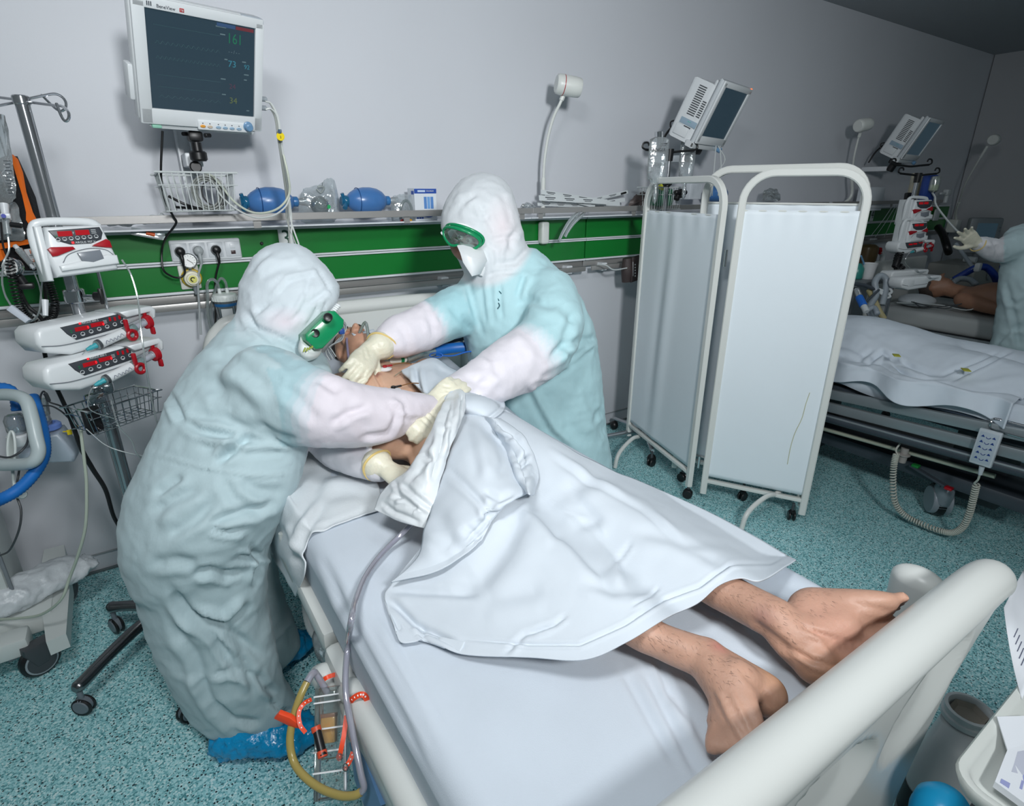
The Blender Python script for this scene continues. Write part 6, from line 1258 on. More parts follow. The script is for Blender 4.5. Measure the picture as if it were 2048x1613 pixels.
obj('roller_clamp', Geo().prism([(-.034, -.009), (.03, -.011), (.034, .006), (-.03, .012)], -.008, .008, T=basis(at(39, 629, 1.755), Vector((.62, -.42, -.62)), (0.2, .1, 1)) @ Matrix.Rotation(-PI/2, 4, 'X'), r=.004), mat('clamp_pale', (206, 212, 222), .4), L1)
L2 = thing('infusion_line', 'drip chamber with blue stopcock hanging at the left edge', 'tube', at(14, 450, 1.73))
obj('chamber', Geo().cyl(at(12, 438, 1.73), at(16, 470, 1.73), .010, n=14, bev=.002), film('wrap_clear', (206, 214, 216), .18, .12, 1, .35), L2); obj('stopcock', Geo().box(at(12, 432, 1.725), (.024, .018, .016), .004), m_white, L2); obj('stopcock_tap', Geo().cyl(at(7, 432, 1.712), at(7, 432, 1.706), .006, n=12), mat('tap_blue', (30, 50, 160), .4), L2); obj('side_arm', Geo().cyl(at(20, 449, 1.73), at(44, 452, 1.74), .008, n=12, bev=.002), m_black, L2)
L3 = thing('infusion_line', 'clear line with white clip running down from the top pump to the syringe pumps', 'tube', at(270, 580, 1.62))
obj('line', Geo().tube([at(244, 520, 1.62), at(262, 550, 1.62), at(276, 600, 1.62), at(282, 660, 1.60), at(290, 720, 1.60), at(298, 770, 1.64), at(310, 830, 1.7), at(330, 900, 1.75)], .0024, 6), m_tubeclr, L3); obj('line', Geo().tube([at(222, 800, 1.64), at(236, 850, 1.66), at(262, 880, 1.7), at(272, 905, 1.72), at(290, 925, 1.76)], .0018, 5).tube([at(172, 858, 1.7), at(210, 890, 1.72), at(250, 905, 1.74), at(300, 915, 1.76)], .0018, 5), m_tubeclr, L3)
L4 = thing('infusion_line', 'short clear line with a white connector hanging between the two coiled cords', 'tube', at(90, 610, 1.75))
obj('line', Geo().tube([at(68, 545, 1.80), at(78, 570, 1.79), at(84, 600, 1.77), at(89, 618, 1.75)], .0022, 6), m_tubeclr, L4); obj('connector', Geo().cyl(at(90, 600, 1.75), at(91, 632, 1.75), .0095, .007, 14), m_white, L4)
L5 = thing('drip_chamber', 'clear drip chamber slanting across the black sleeve label', 'drip chamber', at(52, 515, 1.8)); obj('chamber', Geo().cyl(at(38, 500, 1.79), at(62, 530, 1.79), .011, .008, 14), film('wrap_clear', (206, 214, 216), .18, .12, 1, .35), L5); obj('spike', Geo().cyl(at(30, 492, 1.79), at(38, 500, 1.79), .007, n=10).cyl(at(62, 530, 1.79), at(68, 538, 1.79), .005, n=10), m_white, L5)
# ---------------------------------------------------------------- ventilator trolley
m_vent = mat('trolley_white', (206, 212, 210), .4); m_hose = mat('hose_blue', (30, 110, 190), .4)
def rib_hose(pts, r, m, n=14, turns=None, parent=None, name='hose'):
    L = sum((Vector(b)-Vector(a)).length for a, b in zip(pts, pts[1:])); sub = max(6, int(L/.0045/len(pts))); P = catmull(pts, sub); g = Geo(); fr = frames(P); R = []
    for i, p in enumerate(P):
        q = r*(1.0 if i % 2 else .9); A, B = fr[i]; R.append([p+A*q*math.cos(2*PI*k/n)+B*q*math.sin(2*PI*k/n) for k in range(n)])
    g.rings(R); return obj(name, g, m, parent, 180)
def trolley():
    t = thing('ventilator_trolley', 'white ventilator trolley with grab rail and castors at the left edge', 'trolley', (-.62, 2.4, 0))
    a = [on(92, 1285, z=.17), on(132, 1268, z=.17), on(140, 1165, z=.17), on(128, 1090, z=.19), on(88, 1100, z=.19), on(76, 1165, z=.17)]
    obj('base_beam', Geo().rings([[p-Vector((0, 0, .06)) for p in a], a]), m_vent, t, 30)
    obj('base_block', Geo().box((-.80, 2.52, .14), (.62, .3, .08), .01).box((-.78, 2.3, .135), (.45, .09, .07), .01), m_vent, t)
    obj('column', Geo().box((-.80, 2.55, .5), (.42, .26, .66), .02), m_vent, t); obj('edge_profile', Geo().box((-.583, 2.42, .45), (.012, .012, .5), .004), m_mgrey, t)
    obj('latch_knob', Geo().cyl(on(20, 1152, z=.25), on(20, 1152, z=.25)+Vector((0, -.02, 0)), .018, n=16, bev=.004), m_mgrey, t)
    obj('cabinet', Geo().box((-.86, 2.55, 1.0), (.44, .34, .34), .02), m_vent, t)
    for (cx, cy, rz) in ((*on(90, 1345, z=0).xy, .45), (*on(142, 1205, z=0).xy, 1.2), (-1.0, 2.2, .3)):
        c = Vector((cx, cy, .062)); ax = Vector((math.sin(rz), -math.cos(rz), 0)); w = obj('caster', Geo().cyl(c-ax*.017, c+ax*.017, .062, n=28, bev=.008), m_black, t)
        obj('wheel_ring', Geo().cyl(c-ax*.0185, c+ax*.0185, .05, n=26).cyl(c-ax*.0195, c+ax*.0195, .045, n=26), mat('ring_white', (150, 160, 166), .4), w); obj('wheel_disc', Geo().cyl(c-ax*.0205, c+ax*.0205, .044, n=26), m_dgrey, w)
        obj('fork', Geo().prism([(-.018, -.012), (.018, -.012), (.045, .05), (.04, .075), (-.04, .075), (-.042, .05)], -.026, .026, T=Matrix.Translation(c) @ Matrix.Rotation(rz, 4, 'Z'), r=.01), m_dgrey, w)
    p = on(48, 1300, z=.07); obj('brake_pedal', Geo().box(p, (.1, .05, .016), .004, rot=Matrix.Rotation(.3, 3, 'Z')), m_mgrey, t)
    W_ = 1.72; obj('grab_rail', Geo().tube([at(x, y, w) for x, y, w in ((-60, 810, 1.8), (-25, 793, 1.78), (20, 790, 1.75), (50, 800, 1.73), (62, 830, 1.72), (72, 875, 1.71), (77, 905, 1.71), (64, 925, 1.71), (30, 930, 1.73), (-20, 930, 1.76), (-60, 928, 1.8))], .0185, 16), mat('rail_grey', (178, 190, 192), .32), t)
trolley()
vh = thing('ventilator_hose', 'blue ribbed ventilator hose looping behind the grab rail', 'hose', at(60, 900, 1.8)); rib_hose([at(64, 793, 1.84), at(72, 815, 1.83), at(82, 850, 1.81), at(88, 885, 1.79), at(86, 915, 1.77), at(66, 950, 1.74), at(36, 980, 1.7), at(0, 1000, 1.66), at(-40, 1015, 1.6)], .0185, m_hose, parent=vh)
vh = thing('ventilator_hose', 'blue ribbed hose curving out of the frame above the grab rail', 'hose', at(20, 790, 1.86)); rib_hose([at(-40, 790, 1.84), at(-10, 777, 1.85), at(18, 780, 1.86), at(32, 798, 1.86), at(36, 822, 1.86)], .0185, m_hose, parent=vh)
def humidifier():
    t = thing('humidifier', 'grey humidifier with blue collar mounted behind the grab rail', 'humidifier', at(112, 920, 1.95)); c = at(116, 888, 1.95)
    m_hum = mat('humidifier_grey', (170, 182, 194), .35); T = basis(c, (.85, -.2, 0), (.0, -.12, 1))
    obj('body', Geo().prism([(-.045, -.05), (.04, -.06), (.05, -.03), (.025, .055), (-.03, .055)], -.04, .04, T=T @ Matrix.Rotation(0, 4, 'X') @ Matrix.Rotation(-PI/2, 4, 'X'), r=.01), m_hum, t, 50); obj('side_body', Geo().box((-.075, -.03, .0), (.06, .06, .08), .01, T=T), m_hum, t)
    obj('blue_collar', Geo().lathe([(.03, 0), (.034, .004), (.034, .016), (.028, .022), (.02, .022), (.019, .0)], 24, Matrix.Translation(T @ Vector((-.006, .06, 0)))), mat('collar_lilac', (112, 142, 214), .35), t)
    obj('chamber', Geo().lathe([(.02, 0), (.026, .02), (.024, .045), (.012, .055), (.001, .056)], 20, Matrix.Translation(T @ Vector((-.02, .065, .0)))), m_clear, t)
    obj('water_trap', Geo().lathe([(.022, 0), (.03, .01), (.03, .05), (.022, .066), (.012, .07)], 22, Matrix.Translation(at(38, 866, 1.9))), film('trap_clear', (190, 200, 208), .16, .1, 1, .35), t); obj('trap_cup', Geo().lathe([(.028, -.03), (.034, -.02), (.034, .004), (.03, .008), (.001, .008)], 22, Matrix.Translation(at(38, 872, 1.9))), m_pump, t)
    obj('swivel', Geo().cyl(at(84, 800, 1.88), at(86, 828, 1.9), .016, .02, 14), m_clear, t)
humidifier()
tag(obj('probe_leads', Geo().tube([at(80, 805, 1.86), at(82, 790, 1.86), at(88, 783, 1.86), at(94, 795, 1.87), at(100, 805, 1.87), at(120, 812, 1.88), at(140, 825, 1.86), at(156, 850, 1.84)], .0028, 6).tube([at(86, 812, 1.87), at(104, 813, 1.87), at(125, 825, 1.87), at(145, 845, 1.85), at(158, 858, 1.84)], .0028, 6).tube([at(98, 803, 1.87), at(92, 790, 1.862), at(89, 787, 1.86)], .006, 8), m_dgrey), 'thin dark sensor leads running from the humidifier to the infusion stand', 'cable')
tag(obj('tag_lead', Geo().tube([at(126, 864, 1.9), at(140, 862, 1.9), at(156, 852, 1.88)], .002, 5).box(at(139, 865, 1.89), (.014, .003, .018), .002), mat('tag_yellow', (232, 206, 20), .5)), 'thin lead with a small yellow flag beside the humidifier', 'lead')
pc = thing('power_cord', 'white power cord tied in a bundle hanging inside the grab rail', 'cord', at(24, 900, 1.8))
for k in range(6): obj('loop', Geo().loop([at(23+(-14+k*2.5)*math.cos(a)*.55+k, 897+34*math.sin(a)+k, 1.80+.008*k) for a in np.linspace(0, 2*PI, 11)[:-1]], .0042, 6, 3), mat('cord_white', (206, 214, 212), .4), pc)
obj('plug', Geo().cyl(at(30, 985, 1.8), at(46, 990, 1.78), .018, .014, 16, bev=.003), mat('cord_white', (206, 214, 212), .4), pc); obj('cable', Geo().tube([at(24, 930, 1.8), at(27, 960, 1.8), at(31, 985, 1.8)], .0045, 6), MATS['cord_white'], pc)
tag(obj('dark_cable', Geo().tube([at(-10, 912, 1.76), at(20, 915, 1.76), at(45, 900, 1.77), at(56, 880, 1.8), at(54, 850, 1.84), at(48, 835, 1.86)], .0035, 6).tube([at(40, 930, 1.82), at(36, 955, 1.82), at(31, 985, 1.8), at(42, 1020, 1.8), at(38, 1060, 1.8), at(20, 1100, 1.82), at(0, 1112, 1.84)], .0032, 6), m_dgrey), 'thin dark grey cable hanging through the grab rail', 'cable')
tag(obj('cream_cord', Geo().tube([at(162, 855, 1.8), at(163, 875, 1.8), at(169, 925, 1.82), at(173, 972, 1.84), at(171, 1052, 1.87), at(156, 1111, 1.9), at(139, 1157, 1.93), at(122, 1200, 1.93), at(84, 1229, 1.96), at(40, 1237, 1.98), at(-10, 1240, 2.0)], .0048, 8), mat('cord_cream', (176, 186, 172), .45)), 'pale cream cord hanging from the stand down to the trolley base', 'cord')
tag(obj('mains_cord', Geo().tube([at(88, 700, 1.74), at(98, 745, 1.75), at(112, 774, 1.76), at(139, 833, 1.8), at(162, 896, 1.84), at(185, 938, 1.88), at(211, 980, 1.92), at(228, 1035, 1.96), at(253, 1077, 2.0), at(270, 1119, 2.02), at(278, 1153, 2.04), at(298, 1175, 2.06), at(320, 1195, 2.08)], [.006, .006, .0075, .006, .006, .006], 8), m_black), 'thick black cord running from the syringe pumps down behind the nurse', 'cord')
def soft_pack():
    a = on(-30, 1215, z=.24); b = on(186, 1118, z=.22); d = (b-a); L = d.length; d.normalize(); s = Vector((-d.y, d.x, 0)).normalized(); z = Vector((0, 0, 1)); g = Geo()
    g.loft([(a, s*.07, z*.05), (a+d*L*.2, s*.075, z*.058), (a+d*L*.5, s*.075, z*.055), (a+d*L*.8, s*.07, z*.042), (a+d*L*.9, s*.06, z*.02), (a+d*L, s*.075, z*.006)], 26)
    V, F = soft(g, .009, 3, [(.014, (9, 16, 16), 3.), (.006, (30, 30, 26), 9.)]); tag(obj('plastic_pack', ([Vector(p) for p in V], F), mat('pack_white', (210, 216, 220), .35, bump=(60, .25)), None, 180), 'white plastic-wrapped roll lying on the trolley base at the left', 'packet')
soft_pack()
# ================================================================= FOLDING SCREEN
m_frame = mat('screen_frame', (220, 222, 218), .32); m_fab = mat('screen_fabric', (232, 240, 246), .6, noise=(2.2, .02), bump=(300, .04))
def folding_screen():
    t = thing('folding_screen', 'white three-panel folding privacy screen on castors right of the near bed', 'screen', (2.5, 1.8, 0))
    def panel(A, B, z0, z1, r=.017, label=None, foot=None, fold=0.0, rad=.13, front=None):
        A = Vector((*A, 0)); B = Vector((*B, 0)); d = (B-A); Wd = d.length; d.normalize(); nrm = Vector((d.y, -d.x, 0)); U = Vector((0, 0, 1)); P = lambda u, z, k=0: A+d*u+U*z+nrm*k
        arc = lambda cx, a0, a1: [(cx+rad*math.cos(a), z1-rad+rad*math.sin(a)) for a in np.linspace(a0, a1, 9)]
        path = [(0, z0-.08), (0, .5), (0, 1.0), (0, z1-rad-.02)]+arc(rad, PI, PI/2)+arc(Wd-rad, PI/2, 0)+[(Wd, z1-rad-.02), (Wd, 1.0), (Wd, .5), (Wd, z0-.08)]
        R = []; pts = [P(u, z) for u, z in path]; fr_ = []
        for i, p in enumerate(pts):
            tg = (pts[min(i+1, len(pts)-1)]-pts[max(i-1, 0)]).normalized(); o = nrm.cross(tg).normalized(); R.append([p+nrm*r*.9*x+o*r*y for x, y in ((1, .7), (.7, 1), (-.7, 1), (-1, .7), (-1, -.7), (-.7, -1), (.7, -1), (1, -.7))])
        f = obj('panel_frame', Geo().rings(R), m_frame, t, 40)
        obj('bottom_rail', Geo().box((0, 0, 0), (Wd-.02, .026, .02), .003, T=basis(P(Wd/2, z0), d, nrm)), m_frame, f)
        obj('fabric_rod', Geo().tube([P(.01, z1-rad-.035), P(Wd-.01, z1-rad-.035)], .005, 8, 1).tube([P(.01, z0+.035), P(Wd-.01, z0+.035)], .005, 8, 1), m_frame, f)
        nu, nv = 40, 60; G = []
        for j in range(nv+1):
            w = j/nv; z = z0+.03+(z1-rad-.03-z0-.03)*w; row = []
            for i in range(nu+1):
                u = i/nu; k = fold*math.exp(-((u-.42-.06*w)/.07)**2)*(.4+.6*math.sin(PI*w)) - fold*.6*math.exp(-((u-.3-.06*w)/.06)**2)*math.sin(PI*w)
                k += .0025*math.sin(u*37+2*math.sin(w*5))*max(0, (w-.9)*10); row.append(P(.006+(Wd-.012)*u, z, .004+k))
            G.append(row)
        fb = solidify(obj('fabric', Geo().grid(G), m_fab, f, 180), .002, 0)
        return P, Wd, d, nrm, f
    def castor(p, rz, par):
        c = p+Vector((0, 0, .028)); ax = Vector((math.cos(rz), math.sin(rz), 0)); w = obj('castor', Geo().cyl(c-ax*.018, c-ax*.006, .027, n=20, bev=.004).cyl(c+ax*.006, c+ax*.018, .027, n=20, bev=.004).box(c+Vector((0, 0, .02)), (.026, .03, .024), .006), m_black, par)
        obj('stem', Geo().cyl(c+Vector((0, 0, .02)), c+Vector((0, 0, .075)), .007, n=10), m_dgrey, w)
    def foot(P, u, nrm, end, f):
        a = P(u, .13); e = Vector(end); m = a.lerp(e, .62); back = a-(e-a)*1.0
        for q in (e, Vector((back.x, back.y, .014))): obj('foot_arm', Geo().tube([a, a.lerp(q, .3)+Vector((0, 0, .01+a.z*.3)), Vector((*a.lerp(q, .72).xy, a.z-.01)), Vector((*a.lerp(q, .93).xy, a.z-.05)), Vector((q.x, q.y, .014))], .013, 10), m_frame, f)
    # left, right and the one folded behind
    P1, W1, d1, n1, f1 = panel((2.625, 2.50), (2.405, 1.80), .16, 1.70, fold=.012)
    P2, W2, d2, n2, f2 = panel((2.455, 1.735), (2.705, 1.30), .13, 1.725, fold=0)
    P3, W3, d3, n3, f3 = panel((2.735, 1.325), (2.52, 2.0), .16, 1.745, rad=.12)
    for P_, W_, f_, us in ((P1, W1, f1, (.32, W1)), (P2, W2, f2, (W2-.045,)), (P3, W3, f3, (.3, W3-.05))):
        for u in us: castor(Vector((*P_(u, 0).xy, 0)), u*5, f_)
    foot(P1, .14, n1, on(1230, 936, z=.014), f1); foot(P2, W2*.72, n2, on(1483, 1058, z=.014), f2)
    obj('hinge', Geo().cyl(P1(W1, .2)+Vector((.024, -.03, 0)), P1(W1, .27)+Vector((.024, -.03, 0)), .008, n=10).cyl(P1(W1, 1.3)+Vector((.024, -.03, 0)), P1(W1, 1.38)+Vector((.024, -.03, 0)), .008, n=10), m_chrome, f1)
    obj('hinge', Geo().cyl(P2(W2, .32)+Vector((.02, .01, 0)), P2(W2, .37)+Vector((.02, .01, 0)), .007, n=10).cyl(P2(W2, 1.32)+Vector((.02, .01, 0)), P2(W2, 1.4)+Vector((.02, .01, 0)), .007, n=10), m_chrome, f2)
    st = Geo(); q = [P2(W2*u, z, .0075) for u, z in ((.78, .32), (.78, .42), (.795, .5), (.83, .58), (.84, .66), (.855, .72))]; st.tube(q, .0016, 4, 4)
    obj('yellow_stain', st, mat('stain_yellow', (196, 196, 160), .7), f2)
folding_screen()
# ---------------------------------------------------------------- examination lamps
def lamp(base, stem, hd, ax, label, base_size=(.055, .05, .125), m=None, red=True):
    m = m or m_warm; t = thing('examination_lamp', label, 'lamp', base)
    obj('base', Geo().box(base, base_size, .012, 3), m, t); n = len(stem)
    obj('stem', Geo().tube(stem[:3], .0125, 12), m, t); obj('gooseneck', Geo().tube(stem[2:], .008, 10), m, t); obj('collar', Geo().cyl(stem[-2].lerp(stem[-1], .3), stem[-1], .0125, n=14, bev=.002), m, t)
    ax = Vector(ax).normalized(); T = basis(hd, ax.orthogonal(), ax.cross(ax.orthogonal()))
    h = obj('head', Geo().lathe([(.001, -.068), (.04, -.068), (.047, -.062), (.05, -.045), (.0495, .03), (.047, .06), (.043, .066), (.036, .066), (.034, .05), (.001, .046)], 32, T), m, t)
    if red: obj('red_ring', Geo().lathe([(.0502, -.031), (.0508, -.029), (.0502, -.027)], 32, T, cap=False), m_red, h)
    obj('switch', Geo().box(T @ Vector((.045, .0, .045)), (.012, .016, .03), .003), m_black, h)
lamp(Vector((2.072, 2.772, 1.415)), [on(1086, 432, y=2.76), on(1086, 395, y=2.755), on(1087, 356, y=2.75), on(1089, 320, y=2.74), on(1096, 275, y=2.72), on(1107, 235, y=2.69), on(1120, 207, y=2.66), on(1128, 188, y=2.65)], on(1137, 172, y=2.63), on(1166, 179, y=2.60)-on(1108, 168, y=2.66), 'white examination lamp on a gooseneck between the standing nurse and the folding screen')
lb = Vector((4.86, 2.772, 1.415)); lamp(lb, [lb+Vector((0, -.01, .06)), on(1697, 400, y=2.74), on(1704, 350, y=2.72), on(1708, 315, y=2.7), on(1716, 280, y=2.68), on(1722, 262, y=2.66)], on(1727, 250, y=2.64), on(1746, 246, y=2.62)-on(1704, 254, y=2.66), 'white examination lamp above the top corner of the folding screen', red=False)
lb = on(1907, 452, y=2.74); lamp(lb, [lb+Vector((0, -.01, .06)), on(1912, 425, y=2.72), on(1918, 405, y=2.68), on(1930, 370, y=2.6), on(1955, 325, y=2.5), on(1975, 292, y=2.45)], on(1988, 280, y=2.42), on(2005, 282, y=2.5)-on(1972, 280, y=2.36), 'white examination lamp on a long neck before the far right wall', base_size=(.12, .1, .14), red=False)
# ---------------------------------------------------------------- monitors of the other beds, seen from the side
def side_monitor(px, w, s, label, lit=False, zx=.23):
    """T: x to the right of its screen, y up, z out of the screen"""
    o = at(*px, w); z = Vector((zx, -.88, -.42)).normalized(); x = Vector((.88, zx, 0)); x = (x-z*x.dot(z)).normalized(); y = z.cross(x); T = Matrix((x, y, z)).transposed().to_4x4(); T.translation = o; T = T @ Matrix.Scale(s, 4); R = T @ Matrix.Rotation(-PI/2, 4, 'X')
    t = thing('patient_monitor', label, 'monitor', o, 'patient monitors turned to the side')
    obj('front_frame', Geo().prism([(-.2, -.17), (.2, -.17), (.2, .17), (-.2, .17)], -.0, .035, T=R, r=.02, seg=3), mat('frame_grey', (196, 202, 206), .35), t, 50)
    obj('bezel', Geo().box((-.18, 0, .003), (.036, .32, .012), .004, T=T).box((.18, 0, .003), (.036, .32, .012), .004, T=T).box((0, .152, .003), (.39, .03, .012), .004, T=T).box((0, -.145, .003), (.39, .045, .012), .004, T=T), m_pump, t)
    obj('screen', Geo().box((0, .008, .001), (.326, .262, .004), T=T), mat('screen_slate', (34, 44, 52), .22), t, 0)
    obj('lower_front', Geo().prism([(-.19, -.2), (.19, -.2), (.2, -.165), (-.2, -.165)], .0, .06, T=R, r=.01), m_pump, t)
    b = obj('back_shell', Geo().prism([(-.18, -.19), (.17, -.19), (.17, .13), (-.18, .13)], .035, .2, T=R, r=.03, seg=3), m_pump, t, 50); obj('top_hump', Geo().prism([(-.17, .1), (.16, .1), (.16, .155), (-.17, .155)], .035, .07, T=R, r=.02, seg=3), m_pump, t)
    v = Geo()
    for i in range(14): v.box((-.181, .1-.0115*i, -.11), (.003, .005, .05), T=T)
    for i in range(8): v.box((-.181, .035-.0115*i, -.062), (.003, .005, .024), T=T)
    obj('vents', v, m_dgrey, b, 0); obj('module_plate', Geo().box((-.181, -.09, -.1), (.006, .032, .11), .002, T=T), mat('plate_blue', (150, 172, 188), .35), b); obj('recorder_door', Geo().box((-.183, -.14, -.12), (.012, .06, .09), .006, T=T), m_pump, b); obj('slot', Geo().box((-.19, -.112, -.09), (.003, .005, .045), T=T), m_dgrey, b, 0)
    obj('module_lamps', Geo().box((-.185, -.085, -.1), (.003, .004, .005), T=T).box((-.185, -.085, -.088), (.003, .004, .005), T=T), mat('led_mint', (80, 200, 170), .4), b, 0)
    obj('knob', Geo().cyl(T @ Vector((.15, -.185, .0)), T @ Vector((.15, -.185, .024)), .016*s, n=16, bev=.003), mat('knob_blue', (110, 150, 186), .3), t)
    if lit: obj('alarm_lamp', Geo().ell(T @ Vector((.19, .165, .0)), .007*s, None, 10, 8), mat('lamp_orange', (230, 110, 60), .4, emit=((255, 110, 60), 1.5)), t)
    obj('rear_cable', Geo().tube([T @ Vector(p) for p in ((-.1, .12, -.16), (-.1, .06, -.19), (-.1, -.02, -.17), (-.1, -.1, -.2), (-.1, -.2, -.24), (-.1, -.3, -.24))], .007*s, 8).tube([T @ Vector(p) for p in ((-.12, -.1, -.17), (-.13, -.13, -.23), (-.13, -.17, -.2), (-.12, -.14, -.16))], .005*s, 6), m_black, t)
    m2 = thing('wall_mount', label.replace('patient monitor', 'monitor mount').replace('white', 'black'), 'bracket', T @ Vector((0, -.24, -.08)))
    obj('swivel', Geo().box((0, -.225, -.08), (.1, .04, .08), .01, T=T).cyl(T @ Vector((0, -.23, -.08)), T @ Vector((0, -.3, -.08)), .03*s, n=16, bev=.004), m_black, m2); e = T @ Vector((0, -.29, -.1)); obj('arm', Geo().box((e.x, (e.y+YW)/2, e.z), (.05, abs(YW-e.y), .04), .006), m_white, m2)
    return T
side_monitor((1447, 232), 3.3, 1.0, 'white patient monitor seen from the side above the folding screen', True)
side_monitor((1845, 280), 4.75, 1.0, 'white patient monitor seen from the side above the furthest bed', False, .1)
# ---------------------------------------------------------------- drip stand with two bags behind the screen
def hook_bar(g, c, d, L=.15, r=.007):
    d = Vector(d).normalized(); u = Vector((0, 0, 1))
    g.tube([c-d*L, c-d*L*.5-u*.006, c-u*.012, c+d*L*.5-u*.006, c+d*L], r, 8)
    for s in (-1, 1): e = c+d*L*s; g.tube([e, e+d*s*.02+u*.012, e+d*s*.012+u*.034, e-d*s*.012+u*.036, e-d*s*.02+u*.02], r*.75, 8)
def drip_stand(base, h, label, mats=(None,), bars=1, w=None):
    t = thing('infusion_stand', label, 'stand', (base[0], base[1], 0)); obj('pole', Geo().cyl((*base, .08), (*base, h), .0135, n=16), m_pole, t)
    g = Geo(); hook_bar(g, Vector((*base, h)), (.83, -.35, 0));
    if bars > 1: hook_bar(g, Vector((*base, h))+Vector((-.03, .05, .06)), (.83, -.35, 0))
    obj('hook_head', g.cyl((*base, h-.06), (*base, h+.005), .02, .024, 16), m_black, t)
    obj('height_clamp', Geo().cyl((*base, h-.2), (*base, h-.16), .021, n=14, bev=.004).cyl((base[0]-.045, base[1]-.02, h-.18), (base[0]+.05, base[1]+.02, h-.18), .014, n=12, bev=.003), m_black, t)
    for k in range(5):
        a = 2*PI*k/5+.3; e = Vector((base[0]+.3*math.cos(a), base[1]+.3*math.sin(a), .09)); l = obj('leg', Geo().tube([Vector((*base, .11)), e], [.02, .015], 10, 1), m_pole, t); obj('caster', Geo().ell((e.x, e.y, .035), (.03, .03, .034), None, 14, 8), m_black, l)
    return t
sb = on(1340, 300, y=2.46); drip_stand((sb.x, sb.y), sb.z+.0, 'chrome drip stand with black hooks and two clear bags, behind the folding screen')
def ringer(px, y, label, w=.1, h=.2):
    c = on(*px, y=y); T = basis(c, (.9, -.35, 0), (0, 0, 1)); t = thing('infusion_bag', label, 'infusion bag', c, 'clear bags on the drip stand'); k = w/2
    ol = [(-k, h*.45), (-k*.5, h*.5), (k*.5, h*.5), (k, h*.45), (k*1.04, 0), (k*.95, -h*.38), (k*.4, -h*.5), (-k*.4, -h*.5), (-k*.95, -h*.38), (-k*1.04, 0)]; R = []
    for z, s in ((-.016, .3), (-.012, .8), (0, 1), (.012, .8), (.016, .3)): R.append([T @ Vector((x*s, yy*(s*.5+.5), z+.003*math.sin(13*x/k+yy*60))) for x, yy in ol])
    obj('bag', Geo().rings(R), m_clear, t, 60); text('RINGER', .022, T @ Matrix.Translation((-k*.78, h*.2, .0175)), mat('print_black', (40, 44, 50), .6), t)
    obj('fine_print', Geo().box((k*.35, h*.36, .016), (.04, .004, .0006), T=T).box((k*.3, h*.32, .016), (.03, .003, .0006), T=T), MATS['print_black'], t, 0); obj('port', Geo().cyl(T @ Vector((0, -h*.5, 0)), T @ Vector((0, -h*.62, 0)), .012, .009, 12), m_clear, t)
    obj('chamber', Geo().lathe([(.01, 0), (.013, -.02), (.012, -.06), (.004, -.075)], 14, Matrix.Translation(T @ Vector((0, -h*.62, 0)))), m_clear, t); return t
ringer((1316, 322), 2.38, 'clear RINGER infusion bag on the left hook of the drip stand', .115, .24); ringer((1374, 322), 2.50, 'clear RINGER infusion bag on the right hook of the drip stand', .1, .23)
tag(obj('chrome_cylinder', Geo().cyl(on(1318, 292, y=2.6), on(1318, 263, y=2.6), .026, n=20, bev=.002), m_chrome), 'short chrome cylinder standing behind the left RINGER bag', 'cylinder')
c = on(1322, 375, y=2.66); T = basis(c, (1, 0, 0), (0, 0, 1)); t = thing('wire_basket', 'white wire basket with green and yellow packs behind the folding screen', 'basket', c); obj('wires', wire_basket(T, .24, .14, .13, MATS['coated_wire'], 11, 5, 2, .002, .92), MATS['coated_wire'], t)
tag(obj('green_pack', Geo().box(c+Vector((.01, .0, -.06)), (.14, .09, .11), .02), film('pack_green', (60, 150, 110), .1, .2, 1, .6)), 'translucent green pack in the wire basket behind the folding screen', 'packet'); tag(obj('yellow_pack', Geo().box(c+Vector((-.03, -.03, .012)), (.03, .03, .06), .006), mat('pack_yellow', (206, 206, 60), .5)), 'small yellow pack standing in the wire basket behind the screen', 'packet')
tag(obj('black_valve', Geo().cyl(on(1350, 385, y=2.55), on(1372, 385, y=2.55), .014, n=14, bev=.003).cyl(on(1361, 378, y=2.55), on(1361, 396, y=2.55), .012, n=12, bev=.003).cyl(on(1356, 391, y=2.55), on(1352, 400, y=2.55), .018, n=12, bev=.003), m_black), 'black clamp knob on the drip stand just above the left fabric panel', 'knob')
tag(obj("carton", Geo().box(on(1382, 383, y=2.72), (.12, .08, .1), .003), mat("carton_white", (214, 220, 226), .5)), "white carton with blue print glimpsed over the left fabric panel", "box")
tag(obj('resuscitator_bag', Geo().ell(on(1432, 388, y=2.72), (.11, .06, .055), None, 20, 12), m_ambu), 'blue resuscitator bag half hidden behind the left fabric panel', 'resuscitator')
tag(obj('monitor_cables', Geo().tube([at(1432, 292, 3.28), at(1428, 340, 3.3), at(1424, 392, 3.32)], .003, 5).tube([at(1440, 292, 3.28), at(1442, 340, 3.3), at(1436, 392, 3.32)], .003, 5).tube([at(1436, 292, 3.28), at(1450, 320, 3.3), at(1432, 350, 3.3), at(1420, 394, 3.32)], .003, 5), m_cordw), 'thin grey leads hanging from the monitor above the folding screen', 'cable')
lump('clear_wrap', [(1526, 388), (1530, 380), (1545, 377), (1556, 382), (1560, 400), (1528, 402)], 2.72, m_clear, 'clear wrapper on the shelf seen over the right fabric panel', 'wrapper', .03)
